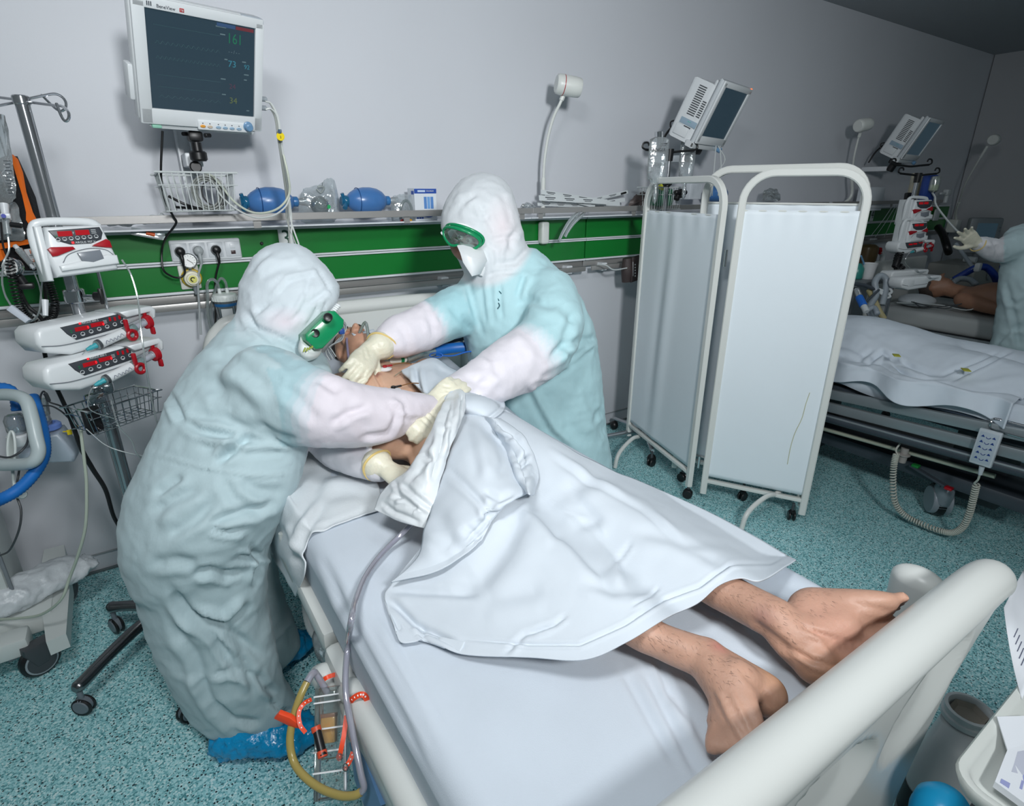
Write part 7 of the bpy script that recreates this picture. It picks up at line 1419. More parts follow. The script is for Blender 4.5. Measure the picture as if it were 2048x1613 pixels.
# blood pressure cuff on the rail
def cuff():
    c = on(1256, 540, y=2.68); t = thing('pressure_cuff', 'dark brown blood pressure cuff folded over the rail beside the screen', 'cuff', c); m = mat('cuff_brown', (58, 48, 48), .6, bump=(160, .2)); T = basis(c, (.95, -.15, .1), (-.02, 0, 1))
    obj('roll', Geo().loft([(T @ Vector((.0, -.075, 0)), T.to_3x3() @ Vector((.045, 0, 0)), T.to_3x3() @ Vector((0, 0, .03))), (T @ Vector((-.0, 0, .004)), T.to_3x3() @ Vector((.05, 0, 0)), T.to_3x3() @ Vector((0, 0, .038))), (T @ Vector((.006, .075, 0)), T.to_3x3() @ Vector((.042, 0, 0)), T.to_3x3() @ Vector((0, 0, .028)))], 16), m, t, 50)
    obj('flap', Geo().prism([(-.01, -.075), (.05, -.068), (.056, .09), (.0, .085)], -.046, -.036, T=T @ Matrix.Rotation(-PI/2, 4, 'X'), r=.008), m, t)
    for i in range(5): obj('print', Geo().cyl(T @ Vector((.022, .035-.018*i, .0465)), T @ Vector((.022, .035-.018*i, .047)), .005, n=8), m_print, t, 0)
    obj('print_line', Geo().box((.006, .01, .0468), (.003, .09, .0006), T=T), m_print, t, 0)
    obj('hose', Geo().tube([T @ Vector((-.03, .02, .03)), on(1228, 540, y=2.66), on(1212, 531, y=2.68), on(1196, 529, y=2.72)], .004, 8), m_cordw, t)
cuff()
# ================================================================= SECOND BED
m_rail2 = mat('rail_aluminium', (150, 158, 162), .38, .5); m_bump = mat('bumper_dark', (62, 70, 78), .4); m_sheet2 = mat('cotton_far', (204, 214, 224), .8, noise=(10, .03))
def line2(p, q, x, y0, y1):
    a = on(*p, x=x); b = on(*q, x=x); f = lambda y: a.z+(b.z-a.z)*(y-a.y)/(b.y-a.y); return Vector((x, y0, f(y0))), Vector((x, y1, f(y1)))
def bar(g, a, b, w, h, r=.008):
    d = (b-a); T = basis((a+b)/2, d, Vector((1, 0, 0))); g.box((0, 0, 0), (d.length, w, h), r, T=T); return g
B2X = 3.10
def bed2():
    t = thing('hospital_bed', 'grey-railed hospital bed with a hand control, behind the folding screen', 'bed', (3.55, 1.2, 0)); y0, y1 = 2.15, .12
    for p, q, h in (((1660, 788), (2048, 871), .055), ((1657, 814), (2048, 912), .055)):
        a, b = line2(p, q, B2X, y0, y1); obj('side_bar', bar(Geo(), a, b, .03, h), m_rail2, t)
    a, b = line2((1653, 836), (2048, 946), B2X-.015, y0, y1); obj('bumper_tube', Geo().cyl(a, b, .024, n=18, bev=.004), m_bump, t); obj('bumper_highlight', Geo().cyl(a+Vector((-.016, 0, .016)), b+Vector((-.016, 0, .016)), .006, n=8), m_rail2, t)
    a, b = line2((1647, 858), (1895, 927), B2X+.08, y0, .7); obj('lower_rod', Geo().cyl(a, b, .012, n=10), mat('rod_cream', (170, 176, 160), .4), t)
    obj('deck', Geo().box((3.56, 1.13, .60), (.8, 2.0, .06), .01), m_bump, t); obj('mattress', Geo().box((3.56, 1.15, .70), (.86, 2.0, .12), .04, 3), mat('mattress_cover', (90, 104, 124), .6), t)
    obj('far_rail', bar(bar(Geo(), Vector((4.03, 2.1, .66)), Vector((4.03, .2, .66)), .03, .05), Vector((4.03, 2.1, .57)), Vector((4.03, .2, .57)), .03, .05), m_rail2, t)
    obj('headboard', Geo().box((3.56, 2.24, .85), (.92, .04, .5), .018, 3), m_bedw, t); obj('base_frame', Geo().box((3.56, 1.2, .24), (.5, 1.3, .08), .02), m_bump, t)
    for cy in (.86, 1.8): obj('column', Geo().box((3.62, cy, .3), (.18, .26, .46), .02), m_dgrey, t)
    w = on(1872, 1035, z=.0); c = Vector((w.x, w.y, .09))
    arm = obj('chassis_arm', Geo().loft([(Vector((c.x+.0, c.y+.01, .2)), Vector((.05, 0, 0)), Vector((0, 0, .028))), (Vector((c.x+.12, c.y-.01, .22)), Vector((0, .05, 0)), Vector((0, 0, .04))), (Vector((c.x+.3, c.y-.03, .24)), Vector((0, .055, 0)), Vector((0, 0, .05)))], 16), mat('chassis_grey', (92, 100, 108), .35), t)
    ax = Vector((.62, -.78, 0)); s = Vector((.78, .62, 0))
    k = obj('caster', Geo().cyl(c+s*.045-ax*.03, c+s*.045+ax*.03, .089, n=32, bev=.012), m_black, t)
    obj('caster_shell', Geo().loft([(c+Vector((0, 0, .01))+s*.02, s*.08, ax*.042), (c+Vector((0, 0, .07)), s*.07, ax*.042), (c+Vector((0, 0, .115)), s*.048, ax*.04)], 22).cyl(c+s*.03-ax*.046, c+s*.03+ax*.046, .074, n=28, bev=.004), mat('shell_silver', (150, 158, 166), .35, .3), k)
    pd = obj('brake_pedal', Geo().box((0, 0, 0), (.2, .03, .014), .004, T=basis(at(1858, 953, 2.95), at(1904, 980, 2.88)-at(1830, 935, 3.02), (0, 0, 1)) @ Matrix.Rotation(PI/2, 4, 'X')), m_bump, t)
    obj('green_pad', Geo().box(at(1832, 932, 3.0), (.035, .035, .016), .005), mat('pad_green', (20, 120, 50), .4), pd); obj('red_pad', Geo().box(at(1898, 977, 2.86), (.035, .035, .016), .005), m_red, pd)
    for x, y in ((4.0, .95), (3.3, 1.95), (4.0, 1.95)): obj('caster', Geo().cyl((x-.03, y, .076), (x+.03, y, .076), .076, n=24, bev=.01), m_black, t)
    obj('wire_holder', Geo().tube([on(2060, 880, x=3.08), on(2030, 872, x=3.08), on(1985, 858, x=3.08), on(1982, 845, x=3.08), on(1988, 838, x=3.09), on(2010, 842, x=3.09), on(2060, 855, x=3.09)], .005, 8), m_chrome, t)
    # hand control
    h = thing('hand_control', 'pale grey bed hand control with blue arrow symbols hooked on the second bed rail', 'control', on(1972, 895, x=3.05)); a = on(1962, 857, x=3.06); b = on(1998, 864, x=3.06); cc = on(1983, 935, x=3.05); d_ = on(1945, 928, x=3.05)
    up_ = (a+b)/2-(cc+d_)/2; T = basis((a+b+cc+d_)/4, Vector((0, -1, 0)), up_); wd = .085; hh = up_.length
    obj('case', Geo().box((0, 0, 0), (wd, hh, .022), .006, T=T), mat('control_grey', (190, 198, 204), .4), h); obj('face', Geo().box((0, 0, .0112), (wd*.8, hh*.86, .002), .001, T=T), mat('face_grey', (176, 188, 198), .4), h)
    ky = mat('key_blue', (30, 60, 130), .4)
    for i in range(5):
        y = hh*(.32-.155*i)
        for s_ in (-1, 1): obj('arrow_key', Geo().prism([(-.007, -.004), (.007, -.004), (0, .006)], -.014, -.012, T=T @ Matrix.Translation((s_*wd*.24, y, 0)) @ Matrix.Rotation(-PI/2, 4, 'X')), ky, h, 0)
        obj('bed_symbol', Geo().tube([T @ Vector((x*wd, y-.006+q, .0128)) for x, q in ((-.1, .004), (-.04, -.002), (.05, -.001), (.1, .005))], .0016, 4, 3), ky, h)
    obj('strain_relief', Geo().cyl(on(1964, 934, x=3.05), on(1960, 950, x=3.05), .011, .008, 12), MATS['control_grey'], h)
    P = [on(1793, 908, x=3.08), on(1788, 930, x=3.08), on(1786, 965, x=3.08), on(1790, 1005, x=3.1), on(1808, 1030, x=3.12), on(1840, 1047, x=3.14), on(1880, 1062, x=3.14), on(1905, 1066, x=3.14), on(1925, 1055, x=3.13), on(1938, 1030, x=3.11), on(1946, 1000, x=3.1), on(1953, 970, x=3.08)]
    coil_cord(P, .0125, 74, .0042, mat('coil_ivory', (186, 188, 178), .45), 'ivory coiled cord looping from the second bed down to the floor', None, [[on(1960, 948, x=3.05), on(1956, 960, x=3.06), on(1949, 967, x=3.07), on(1953, 971, x=3.08)], [on(1796, 912, x=3.08), on(1792, 900, x=3.1), on(1800, 888, x=3.12)]])
    obj('cord_plug', Geo().lathe([(.018, .03), (.018, .0), (.03, -.004), (.03, -.01), (.02, -.014), (.018, -.05), (.001, -.055)], 18, Matrix.Translation(on(1808, 907, x=3.13))), mat('plug_taupe', (150, 146, 142), .5), t)
bed2()
def simple_patient(name_label, cx, ys, z0, tone, face=1, legs=True, seed=0):
    """lying person: ys = (head, shoulder, hip, knee, foot)"""
    yh, ysd, yp, yk, yf = ys; t = thing('person', name_label, 'person', (cx, yp, z0)); g = Geo(); X = Vector((1, 0, 0)); Z = Vector((0, 0, 1))
    g.loft([(Vector((cx, yp-.06, z0+.1)), X*.15, Z*.09), (Vector((cx, yp+.05, z0+.105)), X*.17, Z*.1), (Vector((cx, (ysd+yp)/2, z0+.12)), X*.16, Z*.12), (Vector((cx, ysd-.12, z0+.12)), X*.185, Z*.11), (Vector((cx, ysd, z0+.11)), X*.17, Z*.07), (Vector((cx, ysd+.05, z0+.12)), X*.07, Z*.06)], 22)
    hc = Vector((cx, yh, z0+.15)); g.limb([Vector((cx, ysd, z0+.12)), Vector((cx, yh-.08, z0+.14))], [.06, .055]); g.ell(hc, (.078, .1, .09), None, 20, 14); g.ell(hc+Vector((0, -.06, .02)), (.056, .06, .06), None, 16, 12); g.limb([hc+Vector((0, .0, .088)), hc+Vector((0, -.035, .108))], [.01, .014], 10)
    for s in (-1, 1):
        g.ell(hc+Vector((s*.08, 0, -.005)), (.01, .028, .02), None, 10, 8); g.limb([Vector((cx+s*.17, ysd-.02, z0+.1)), Vector((cx+s*.235, ysd-.28, z0+.07)), Vector((cx+s*.22, ysd-.52, z0+.07))], [.06, .045, .032], 16)
        hg = hand((cx+s*.22, ysd-.53, z0+.06), (-s*.1, -1, 0), (0, 0, 1), (.3, .3, .35, .4), (.3, .2), -s, .9); g.add(hg.v, hg.f)
        if legs:
            g.limb([Vector((cx+s*.09, yp, z0+.09)), Vector((cx+s*.12, (yp+yk)/2, z0+.1)), Vector((cx+s*.12, yk, z0+.1)), Vector((cx+s*.11, (yk+yf)/2, z0+.08)), Vector((cx+s*.1, yf, z0+.06))], [.09, .08, .06, .055, .036], 18)
            g.limb([Vector((cx+s*.1, yf-.02, z0+.05)), Vector((cx+s*.12, yf-.05, z0+.1)), Vector((cx+s*.14, yf-.08, z0+.2))], [.036, .042, .03], 14)
    V, F = soft(g, .011, 4); o = obj('body', ([Vector(p) for p in V], F), m_skin, t, 180); colors(o, np.tile(np.array(srgb(tone)), (len(V), 1)))
    h = Geo(); h.ell(hc+Vector((0, .03, -.01)), (.083, .092, .088), None, 18, 12); obj('hair', h, mat('dark_hair', (70, 60, 54), .8, bump=(200, .5)), t, 180)
    for s in (-1, 1): obj('eyelid', Geo().ell(hc+Vector((s*.03, -.02, .08)), (.014, .009, .01), None, 10, 6), mat('lid_skin', (186, 134, 108), .5), t)
    return t, V
pt2, V2 = simple_patient('patient under a white towel on the second bed, bare shoulder and knees showing', 3.55, (2.02, 1.80, 1.2, .74, .3), .70, (186, 142, 116))
hf2 = height_field(V2, .765)
def fitted2():
    n, m = 40, 90; G = []
    for j in range(m+1):
        y = .16+2.0*j/m; row = [Vector((3.115, y, .655+.02*math.sin(y*9)))]+[Vector((3.118, y, .69)), Vector((3.125, y, .735))]+[Vector((3.14+(.86-.02)*i/n, y, .765+.004*math.sin(y*23+i))) for i in range(n+1)]+[Vector((4.0, y, .73)), Vector((4.005, y, .66))]; G.append(row)
    V = np.array([tuple(p) for r in G for p in r]); k = len(G[0]); F = up(V, [(i*k+j, i*k+j+1, (i+1)*k+j+1, (i+1)*k+j) for i in range(m) for j in range(k-1)])
    V = folds(V, F, [([(1820+22*i, 770+8*i), (1850+22*i, 800+8*i), (1880+22*i, 830+8*i)], 5, .012) for i in range(8)]+[([(1700, 760), (1760, 775), (1800, 790)], 5, .01)]); V = fine(V, F, .012, (9, 14, 9), 3)
    tag(solidify(obj('fitted_sheet', ([Vector(p) for p in V], F), m_sheet2, None, 180), .004), 'creased white fitted sheet on the second bed', 'sheet')
fitted2()
def towel2():
    m, n = 130, 150; J, I = np.meshgrid(np.arange(m+1), np.arange(n+1), indexing='ij'); y = 1.60-(1.60-.70)*J/m; s = I/n; edge = 3.085+.03*np.sin(J*.07)+.02*np.sin(J*.17)
    y = y+.16*np.exp(-((s-.35)/.3)**2)*np.clip(1-J/(m*.35), 0, 1)
    x = np.where(s < .86, 4.0-(4.0-edge)*np.minimum(1, s/.86), edge-.03*(s-.86)/.14); z = hf2(np.where(s < .86, x, edge), y)+.012-np.where(s > .86, (s-.86)/.14*.085*(1+.3*np.sin(J*.11)), 0)
    yy = y-.12*np.maximum(0, s-.5)*(J/m)+np.where(J > m*.8, .1*(s-.4)*(J-m*.8)/(m*.2), 0)
    z = z+.010*np.exp(-((s-.80+.05*np.sin(J*.05))/.03)**2)-.010*np.exp(-((s-.745+.05*np.sin(J*.05))/.02)**2)+.008*np.exp(-((s-.69+.06*np.sin(J*.05+.5))/.025)**2)
    V = np.stack([x, yy, z], -1).reshape(-1, 3); k = n+1; F = up(V, [(i*k+j, i*k+j+1, (i+1)*k+j+1, (i+1)*k+j) for i in range(m) for j in range(n)])
    st = [([(1680, 720), (1740, 725), (1765, 706), (1800, 730), (1860, 748), (1890, 752)], 5, .016), ([(1700, 735), (1760, 728), (1790, 745), (1850, 758), (1900, 760)], 4, .012), ([(1780, 705), (1800, 722), (1830, 735)], 4, .012), ([(1900, 765), (1960, 735), (2030, 700)], 4, .010), ([(1880, 752), (1940, 730), (2000, 705)], 4, .010), ([(1675, 710), (1720, 718), (1750, 700)], 5, .012)]
    V = folds(V, F, st); V = fine(V, F, .012, (12, 12, 9), 6); o = solidify(obj('towel', ([Vector(p) for p in V], F), m_sheet2, None, 180), .006, 0); tag(o, 'white towel draped over the patient on the second bed', 'towel'); ORG[o] = o.location.copy()
    for p in ((1793, 711), (1932, 740)): q = on(*p, z=.86) if p[0] < 1900 else on(*p, z=.85); obj('yellow_tag', Geo().box(q, (.05, .03, .004), .001, rot=Matrix.Rotation(.6, 3, 'Z')), mat('tag_olive', (170, 170, 50), .6), o)
towel2()
# breathing circuit and bits at the head of the second bed
m_corr = mat('hose_grey', (150, 160, 168), .4); m_w2 = mat('plastic_white_far', (206, 212, 214), .4)
c = thing('breathing_circuit', 'grey and blue breathing circuit with white hose clips at the second bed\'s head', 'hose', at(1745, 590, 4.0))
W2 = 3.9
rib_hose([at(1748, 640, 3.8), at(1738, 618, 3.85), at(1752, 590, W2), at(1750, 565, W2), at(1760, 552, W2), at(1772, 560, W2), at(1770, 585, W2), at(1764, 610, W2)], .022, m_corr, parent=c)
rib_hose([at(1735, 620, 3.75), at(1748, 616, 3.75), at(1755, 628, 3.7)], .018, m_corr, parent=c)
obj('holder_arm', Geo().tube([at(1700, 568, W2), at(1725, 570, W2), at(1752, 580, W2)], .012, 8).tube([at(1730, 606, 3.85), at(1758, 580, 3.88)], .008, 8), m_bump, c)
obj('hose_clips', Geo().tube([at(1752, 577, W2), at(1768, 582, W2), at(1774, 577, W2), at(1782, 580, W2), at(1782, 586, W2), at(1772, 588, W2), at(1756, 582, W2)], .009, 8).tube([at(1755, 584, W2), at(1770, 592, W2), at(1768, 597, W2), at(1780, 594, W2), at(1777, 588, W2)], .008, 8), m_w2, c)
obj('blue_filter', Geo().cyl(at(1718, 594, 3.8), at(1727, 612, 3.75), .024, n=16, bev=.004), mat('filter_blue', (30, 110, 210), .35), c); obj('clear_tube', Geo().cyl(at(1712, 578, 3.82), at(1719, 595, 3.8), .02, n=14, bev=.004), m_clear, c); obj('connector', Geo().cyl(at(1727, 612, 3.75), at(1733, 624, 3.72), .02, n=14, bev=.004), m_w2, c)
obj('ivory_tube', Geo().tube([at(1738, 580, 3.95), at(1748, 600, 3.92), at(1758, 622, 3.9), at(1768, 638, 3.9)], .02, 10), mat('tube_ivory', (170, 160, 120), .5), c)
cup = thing('paper_cup', 'white paper cup standing on a ledge beside the folding screen', 'cup', at(1735, 554, 4.6)); e = at(1735, 553, 4.6); obj('cup', Geo().lathe([(.04, 0), (.055, .12), (.058, .122), (.056, .126), (.052, .12), (.038, .004), (.001, .003)], 22, Matrix.Translation(e-Vector((0, 0, .02)))), mat('cup_white', (226, 228, 230), .6), cup)
led = thing('ledge', 'small grey bedside ledge under the paper cup', 'table', e-Vector((0, 0, .06))); obj('top', Geo().box(e+Vector((-.1, .05, -.035)), (.5, .3, .03), .006), m_mgrey, led); obj('post', Geo().cyl(e+Vector((-.1, .05, -.05)), Vector((e.x-.1, e.y+.05, .0)), .03, n=14), m_mgrey, led)
b = at(1712, 552, 4.6); tag(obj('green_bottle', Geo().lathe([(.045, 0), (.05, .01), (.05, .08), (.03, .11), (.02, .12), (.001, .121)], 18, Matrix.Translation(b-Vector((0, 0, .02)))), mat('bottle_green', (60, 150, 140), .3)), 'squat green bottle beside the paper cup', 'bottle')
j = on(1733, 520, y=2.7); jt = thing('suction_jar', 'amber suction jar with red fitting on the rail beside the folding screen', 'jar', j-Vector((0, 0, .2))); obj('vessel', Geo().lathe([(.06, -.2), (.07, -.19), (.085, .1), (.08, .12), (.05, .14), (.001, .145)], 24, Matrix.Translation(j)), mat('jar_amber', (120, 98, 62), .3, trans=.3), jt); obj('red_fitting', Geo().cyl(j+Vector((.1, -.05, .1)), j+Vector((.13, -.05, .06)), .02, n=12), m_red, jt); obj('white_elbow', Geo().tube([j+Vector((.12, -.05, .08)), j+Vector((.19, -.05, .03)), j+Vector((.2, -.05, -.05))], .025, 10), m_w2, jt)
tag(obj('blue_toothette', Geo().tube([at(1722, 512, 4.5), at(1727, 525, 4.55), at(1731, 536, 4.58)], .007, 6), mat('sponge_blue', (120, 170, 210), .5)), 'pale blue swab stick standing in the paper cup', 'swab')
for i, (p, q) in enumerate((((1786, 411), (1742, 472)), ((1792, 411), (1750, 475)), ((1796, 411), (1768, 475)))): tag(obj('infusion_line', Geo().tube([on(*p, y=2.648), on((p[0]+q[0])/2, (p[1]+q[1])/2+2, y=2.64), on(*q, y=2.70)], .003, 5), m_cordw), ('thin line slanting over the far green panel, leftmost of three', 'thin line slanting over the far green panel, middle of three', 'thin line slanting over the far green panel, rightmost of three')[i], 'tube')
# number plate on the middle panel
sp = on(1744, 433, y=YP-.002); s = thing('bed_number_sign', 'small white number plate on the green panel beyond the screen', 'sign', sp); obj('plate', Geo().box((sp.x, YP-.002, 1.43), (.06, .004, .11), .001), MATS['sign_white'], s, 0); text('4', .1, basis((sp.x-.024, YP-.0045, 1.4), (1, 0, 0), (0, 0, 1)), MATS['sign_green'], s, 'numeral')
# ================================================================= PUMP STAND BY THE THIRD BED
P3 = (4.81, 2.0); st3 = drip_stand(P3, 1.76, 'tall chrome pump stand with two black hook bars before the furthest panel', bars=2)
W3 = project([(P3[0], P3[1], 1.4)])[2][0]; A3 = Vector((.96, -.28, 0))
infusion_pump(basis(at(1845, 421, W3-.08), A3, (0, .05, 1)), 'white infusion pump, uppermost on the far pump stand', 1.15, False); infusion_pump(basis(at(1836, 464, W3-.08), A3, (0, .05, 1)), 'white infusion pump with lit red display, second from the top on the far stand', 1.1, False)
syringe_pump(basis(at(1828, 494, W3-.06), A3, (0, .05, 1)), 'white syringe pump with red clamp on the far pump stand', .92, False)
lowp = syringe_pump(basis(at(1838, 566, W3-.35), Vector((.95, -.3, 0)), (0, .05, 1)), 'white syringe pump with a small label, low on the far stand', .9, False, True); syringe_pump(basis(at(1815, 553, W3-.1), Vector((.95, -.3, 0)), (0, .05, 1)), 'white syringe pump half hidden behind the lowest one on the far stand', .9, False, True)
LT = basis(at(1838, 566, W3-.35), Vector((.95, -.3, 0)), (0, .05, 1)); obj('label', Geo().box((-.07, .0, .002), (.05, .04, .003), .001, T=LT), MATS['paper_label'], lowp)
tag(obj('blue_bag', Geo().box((0, 0, 0), (.12, .2, .05), .02, T=basis(at(1856, 378, W3+.05), A3, (.05, 0, 1))), mat('bag_blue', (30, 60, 130), .5, bump=(20, .4))), 'dark blue sleeve hanging from the far pump stand', 'bag')
bb = at(1869, 368, W3); bt = thing('infusion_bottle', 'small bottle of pale yellow fluid hanging from the far pump stand', 'bottle', bb); obj('bottle', Geo().lathe([(.001, -.06), (.02, -.058), (.034, -.045), (.036, .02), (.03, .05), (.001, .055)], 18, Matrix.Translation(bb)), film('bottle_clear', (210, 220, 210), .2, .1, 1, .3), bt); obj('fluid', Geo().lathe([(.001, -.055), (.019, -.053), (.031, -.042), (.032, -.005), (.001, -.004)], 18, Matrix.Translation(bb)), mat('fluid_yellow', (190, 200, 120), .3), bt); obj('drip_tube', Geo().tube([bb-Vector((0, 0, .06)), at(1870, 395, W3), at(1872, 410, W3), at(1890, 435, W3), at(1910, 458, W3), at(1920, 466, W3)], .007, 6), m_cordw, bt)
tag(obj('white_bag', Geo().box((0, 0, 0), (.1, .18, .03), .012, T=basis(at(1830, 372, W3+.1), A3, (.05, 0, 1))), film('bag_milky', (214, 206, 180), .1, .2, 1, .5)), 'milky infusion bag hanging behind the far stand\'s pole', 'infusion bag')
coil_cord([at(1808, 470, W3+.05), at(1800, 500, W3+.02), at(1793, 525, W3), at(1797, 540, W3-.02), at(1806, 532, W3-.03)], .02, 20, .005, m_black, 'black coiled cord on the left of the far pump stand'); coil_cord([at(1815, 455, W3), at(1806, 490, W3-.05), at(1796, 520, W3-.05), at(1790, 535, W3-.05)], .02, 22, .005, m_black, 'black coiled cord hanging along the far stand\'s pole')
tag(obj('black_strap', Geo().box((0, 0, 0), (.05, .28, .03), .008, T=basis(at(1812, 425, W3+.1), A3, (.1, .1, 1))), m_black), 'black strap hanging beside the uppermost far pump', 'strap')
# shelf things and panel fittings by the third bed
for px, lab in ((1895, 'white vacuum outlet block on the furthest shelf'),): q = on(px, 385, y=2.7); o = thing('outlet_block', lab, 'outlet', q); obj('block', Geo().box(q, (.1, .05, .06), .01).cyl(q-Vector((0, 0, .1)), q, .02, n=12).box(q+Vector((-.1, 0, -.01)), (.12, .02, .02), .004), m_w2, o)
q = on(1873, 430, y=YP-.02); tag(obj('socket_strip', Geo().box(q, (.12, .02, .12), .01), m_w2), 'white socket plate on the furthest green panel', 'socket'); 
tag(obj('black_hose', Geo().tube([on(1876, 455, y=2.6), on(1886, 470, y=2.5), on(1894, 495, y=2.4), on(1897, 505, y=2.4)], .035, 10), m_black), 'thick black hose hanging right of the far pump stand', 'hose')
q = on(1740, 398, y=2.72); tag(obj('carton', Geo().box(q, (.28, .1, .2), .004), mat('carton_white', (214, 220, 226), .5)), 'white carton with blue print on the shelf right of the folding screen', 'box'); tag(obj('carton_print', Geo().box(q+Vector((.04, -.052, .05)), (.1, .002, .04)), mat('print_blue', (36, 76, 160), .5)), 'blue print panel on the far white carton', 'print') if False else None
# ================================================================= THIRD BED
def bed3():
    t = thing('hospital_bed', 'hospital bed with grey rails, furthest on the right', 'bed', (5.65, 1.3, 0)); x = 5.12
    obj('mattress', Geo().box((5.6, 1.25, .68), (.9, 2.0, .14), .04, 3), mat('mattress_pale', (176, 180, 180), .7), t)
    obj('side_rail', bar(Geo(), Vector((x, 2.2, .57)), Vector((x, .25, .57)), .03, .09), m_rail2, t); obj('side_rail', bar(Geo(), Vector((x, 2.2, .44)), Vector((x, .25, .44)), .03, .08), m_rail2, t); obj('bumper', Geo().cyl((x, 2.2, .35), (x, .25, .35), .03, n=14), m_bump, t)
    obj('deck', Geo().box((5.6, 1.25, .58), (.86, 2.0, .06), .01), m_bump, t); obj('base', Geo().box((5.6, 1.25, .26), (.5, 1.5, .14), .03), m_bump, t)
    for cx in (5.3, 5.9):
        for cy in (.5, 2.0): obj('caster', Geo().cyl((cx-.03, cy, .075), (cx+.03, cy, .075), .075, n=20, bev=.01), m_black, t)
    obj('headboard', Geo().box((5.6, 2.3, .85), (.92, .04, .5), .018, 3), m_bedw, t)
bed3()
pt3, V3 = simple_patient('patient lying bare-chested on the furthest bed, dark hair, beneath the raised gloved hand', 5.55, (1.98, 1.74, 1.15, .7, .3), .75, (152, 112, 90))  # brown skin tone set darker to stand in for the dim lighting here
hf3 = height_field(V3, .755)
def sheet3():
    G = []; 
    for j in range(41):
        y = 1.36-.9*j/40; G.append([Vector((5.10+.95*i/40, y-.22*(1-i/40)*(1-j/40), float(hf3(5.10+.95*i/40, y))+.012 if i > 2 else .64+.05*i)) for i in range(41)])
    tag(solidify(obj('cover_sheet', Geo().grid(G), m_sheet2, None, 180), .004, 0), 'white sheet over the legs of the patient on the furthest bed', 'sheet')
sheet3()
tag(obj('crumpled_cloth', Geo().ell((5.36, 2.02, .80), (.16, .13, .05), None, 20, 12), mat('cloth_crumple', (190, 196, 200), .8, bump=(9, 1.0))), 'crumpled white cloth beside the furthest patient\'s head', 'cloth')
for i in range(3): tag(obj('lead_tangle', Geo().tube([Vector((5.1+.12*k+.05*math.sin(k*2+i), 2.0-.16*k+.06*math.cos(k*1.7+i*2), .80+.02*math.sin(k*3+i)+(.12 if k > 2 else 0))) for k in range(6)], .004, 5), m_dgrey if i else m_cordw), ('thin grey monitor lead across the furthest pillow', 'dark monitor lead over the furthest patient\'s shoulder', 'dark monitor lead along the furthest mattress edge')[i], 'cable')
# ventilator beside the third bed, with hoses, and the small screen on the right wall
vt = thing('ventilator', 'grey ventilator box with round speaker standing beyond the furthest bed', 'ventilator', (6.55, 2.2, 0)); q = at(1925, 545, 5.6); obj('box', Geo().box(q, (.62, .4, .2), .02), mat('vent_grey', (150, 150, 146), .5), vt); T = basis(q+Vector((.05, -.205, 0)), (1, 0, 0), (0, 0, 1)); obj('speaker', Geo().lathe([(.06, 0), (.055, .01), (.001, .012)], 20, T), m_mgrey, vt); obj('base', Geo().box((q.x, q.y, q.z-.2), (.66, .42, .18), .01), m_black, vt); obj('stand', Geo().box((q.x, q.y, (q.z-.3)/2), (.5, .36, q.z-.3), .02), m_dgrey, vt); obj('roll', Geo().cyl(q+Vector((-.05, -.1, .13)), q+Vector((-.05, .0, .13)), .03, n=14), m_w2, vt)
vm = thing('ventilator_screen', 'grey ventilator screen on the far right above the raised gloved hand', 'monitor', at(1966, 472, 5.6)); z = Vector((-.75, -.65, .0)).normalized(); T = basis(at(1966, 472, 5.6), Vector((.65, -.75, 0)), (0, 0, 1)); obj('case', Geo().box((0, 0, -.03), (.28, .34, .08), .02, T=T), mat('case_grey', (146, 152, 156), .5), vm); obj('screen', Geo().box((.01, -.0, .012), (.17, .24, .006), .004, T=T), mat('screen_slate', (34, 44, 52), .22), vm); obj('key', Geo().box((.12, .08, .012), (.014, .014, .006), .002, T=T).box((.12, .05, .012), (.014, .014, .006), .002, T=T), m_mgrey, vm); obj('neck', Geo().cyl(T @ Vector((0, -.17, -.03)), Vector((*(T @ Vector((0, -.17, -.03))).xy, .9)), .03, n=12), m_mgrey, vm)
hz = thing('ventilator_hose', 'blue ventilator hoses arching over the furthest patient', 'hose', at(1960, 545, 4.7)); rib_hose([at(1908, 560, 4.75), at(1932, 546, 4.7), at(1952, 536, 4.65), at(1972, 535, 4.65), at(1988, 550, 4.65), at(1995, 566, 4.7)], .028, mat('hose_deep', (24, 60, 150), .4), parent=hz); rib_hose([at(2048, 528, 4.6), at(2020, 534, 4.65), at(2000, 538, 4.7)], .03, MATS['hose_deep'], parent=hz); rib_hose([at(1905, 566, 4.7), at(1920, 558, 4.7), at(1940, 560, 4.65), at(1952, 570, 4.6)], .024, m_corr, parent=hz)
obj('support_arm', Geo().cyl(at(1912, 488, 4.9), at(1945, 535, 4.75), .016, n=10).cyl(at(1895, 562, 4.8), at(1962, 530, 4.6), .008, n=8), m_corr, hz); obj('arm_clip', Geo().box(at(1956, 535, 4.6), (.06, .04, .07), .012), m_w2, hz)
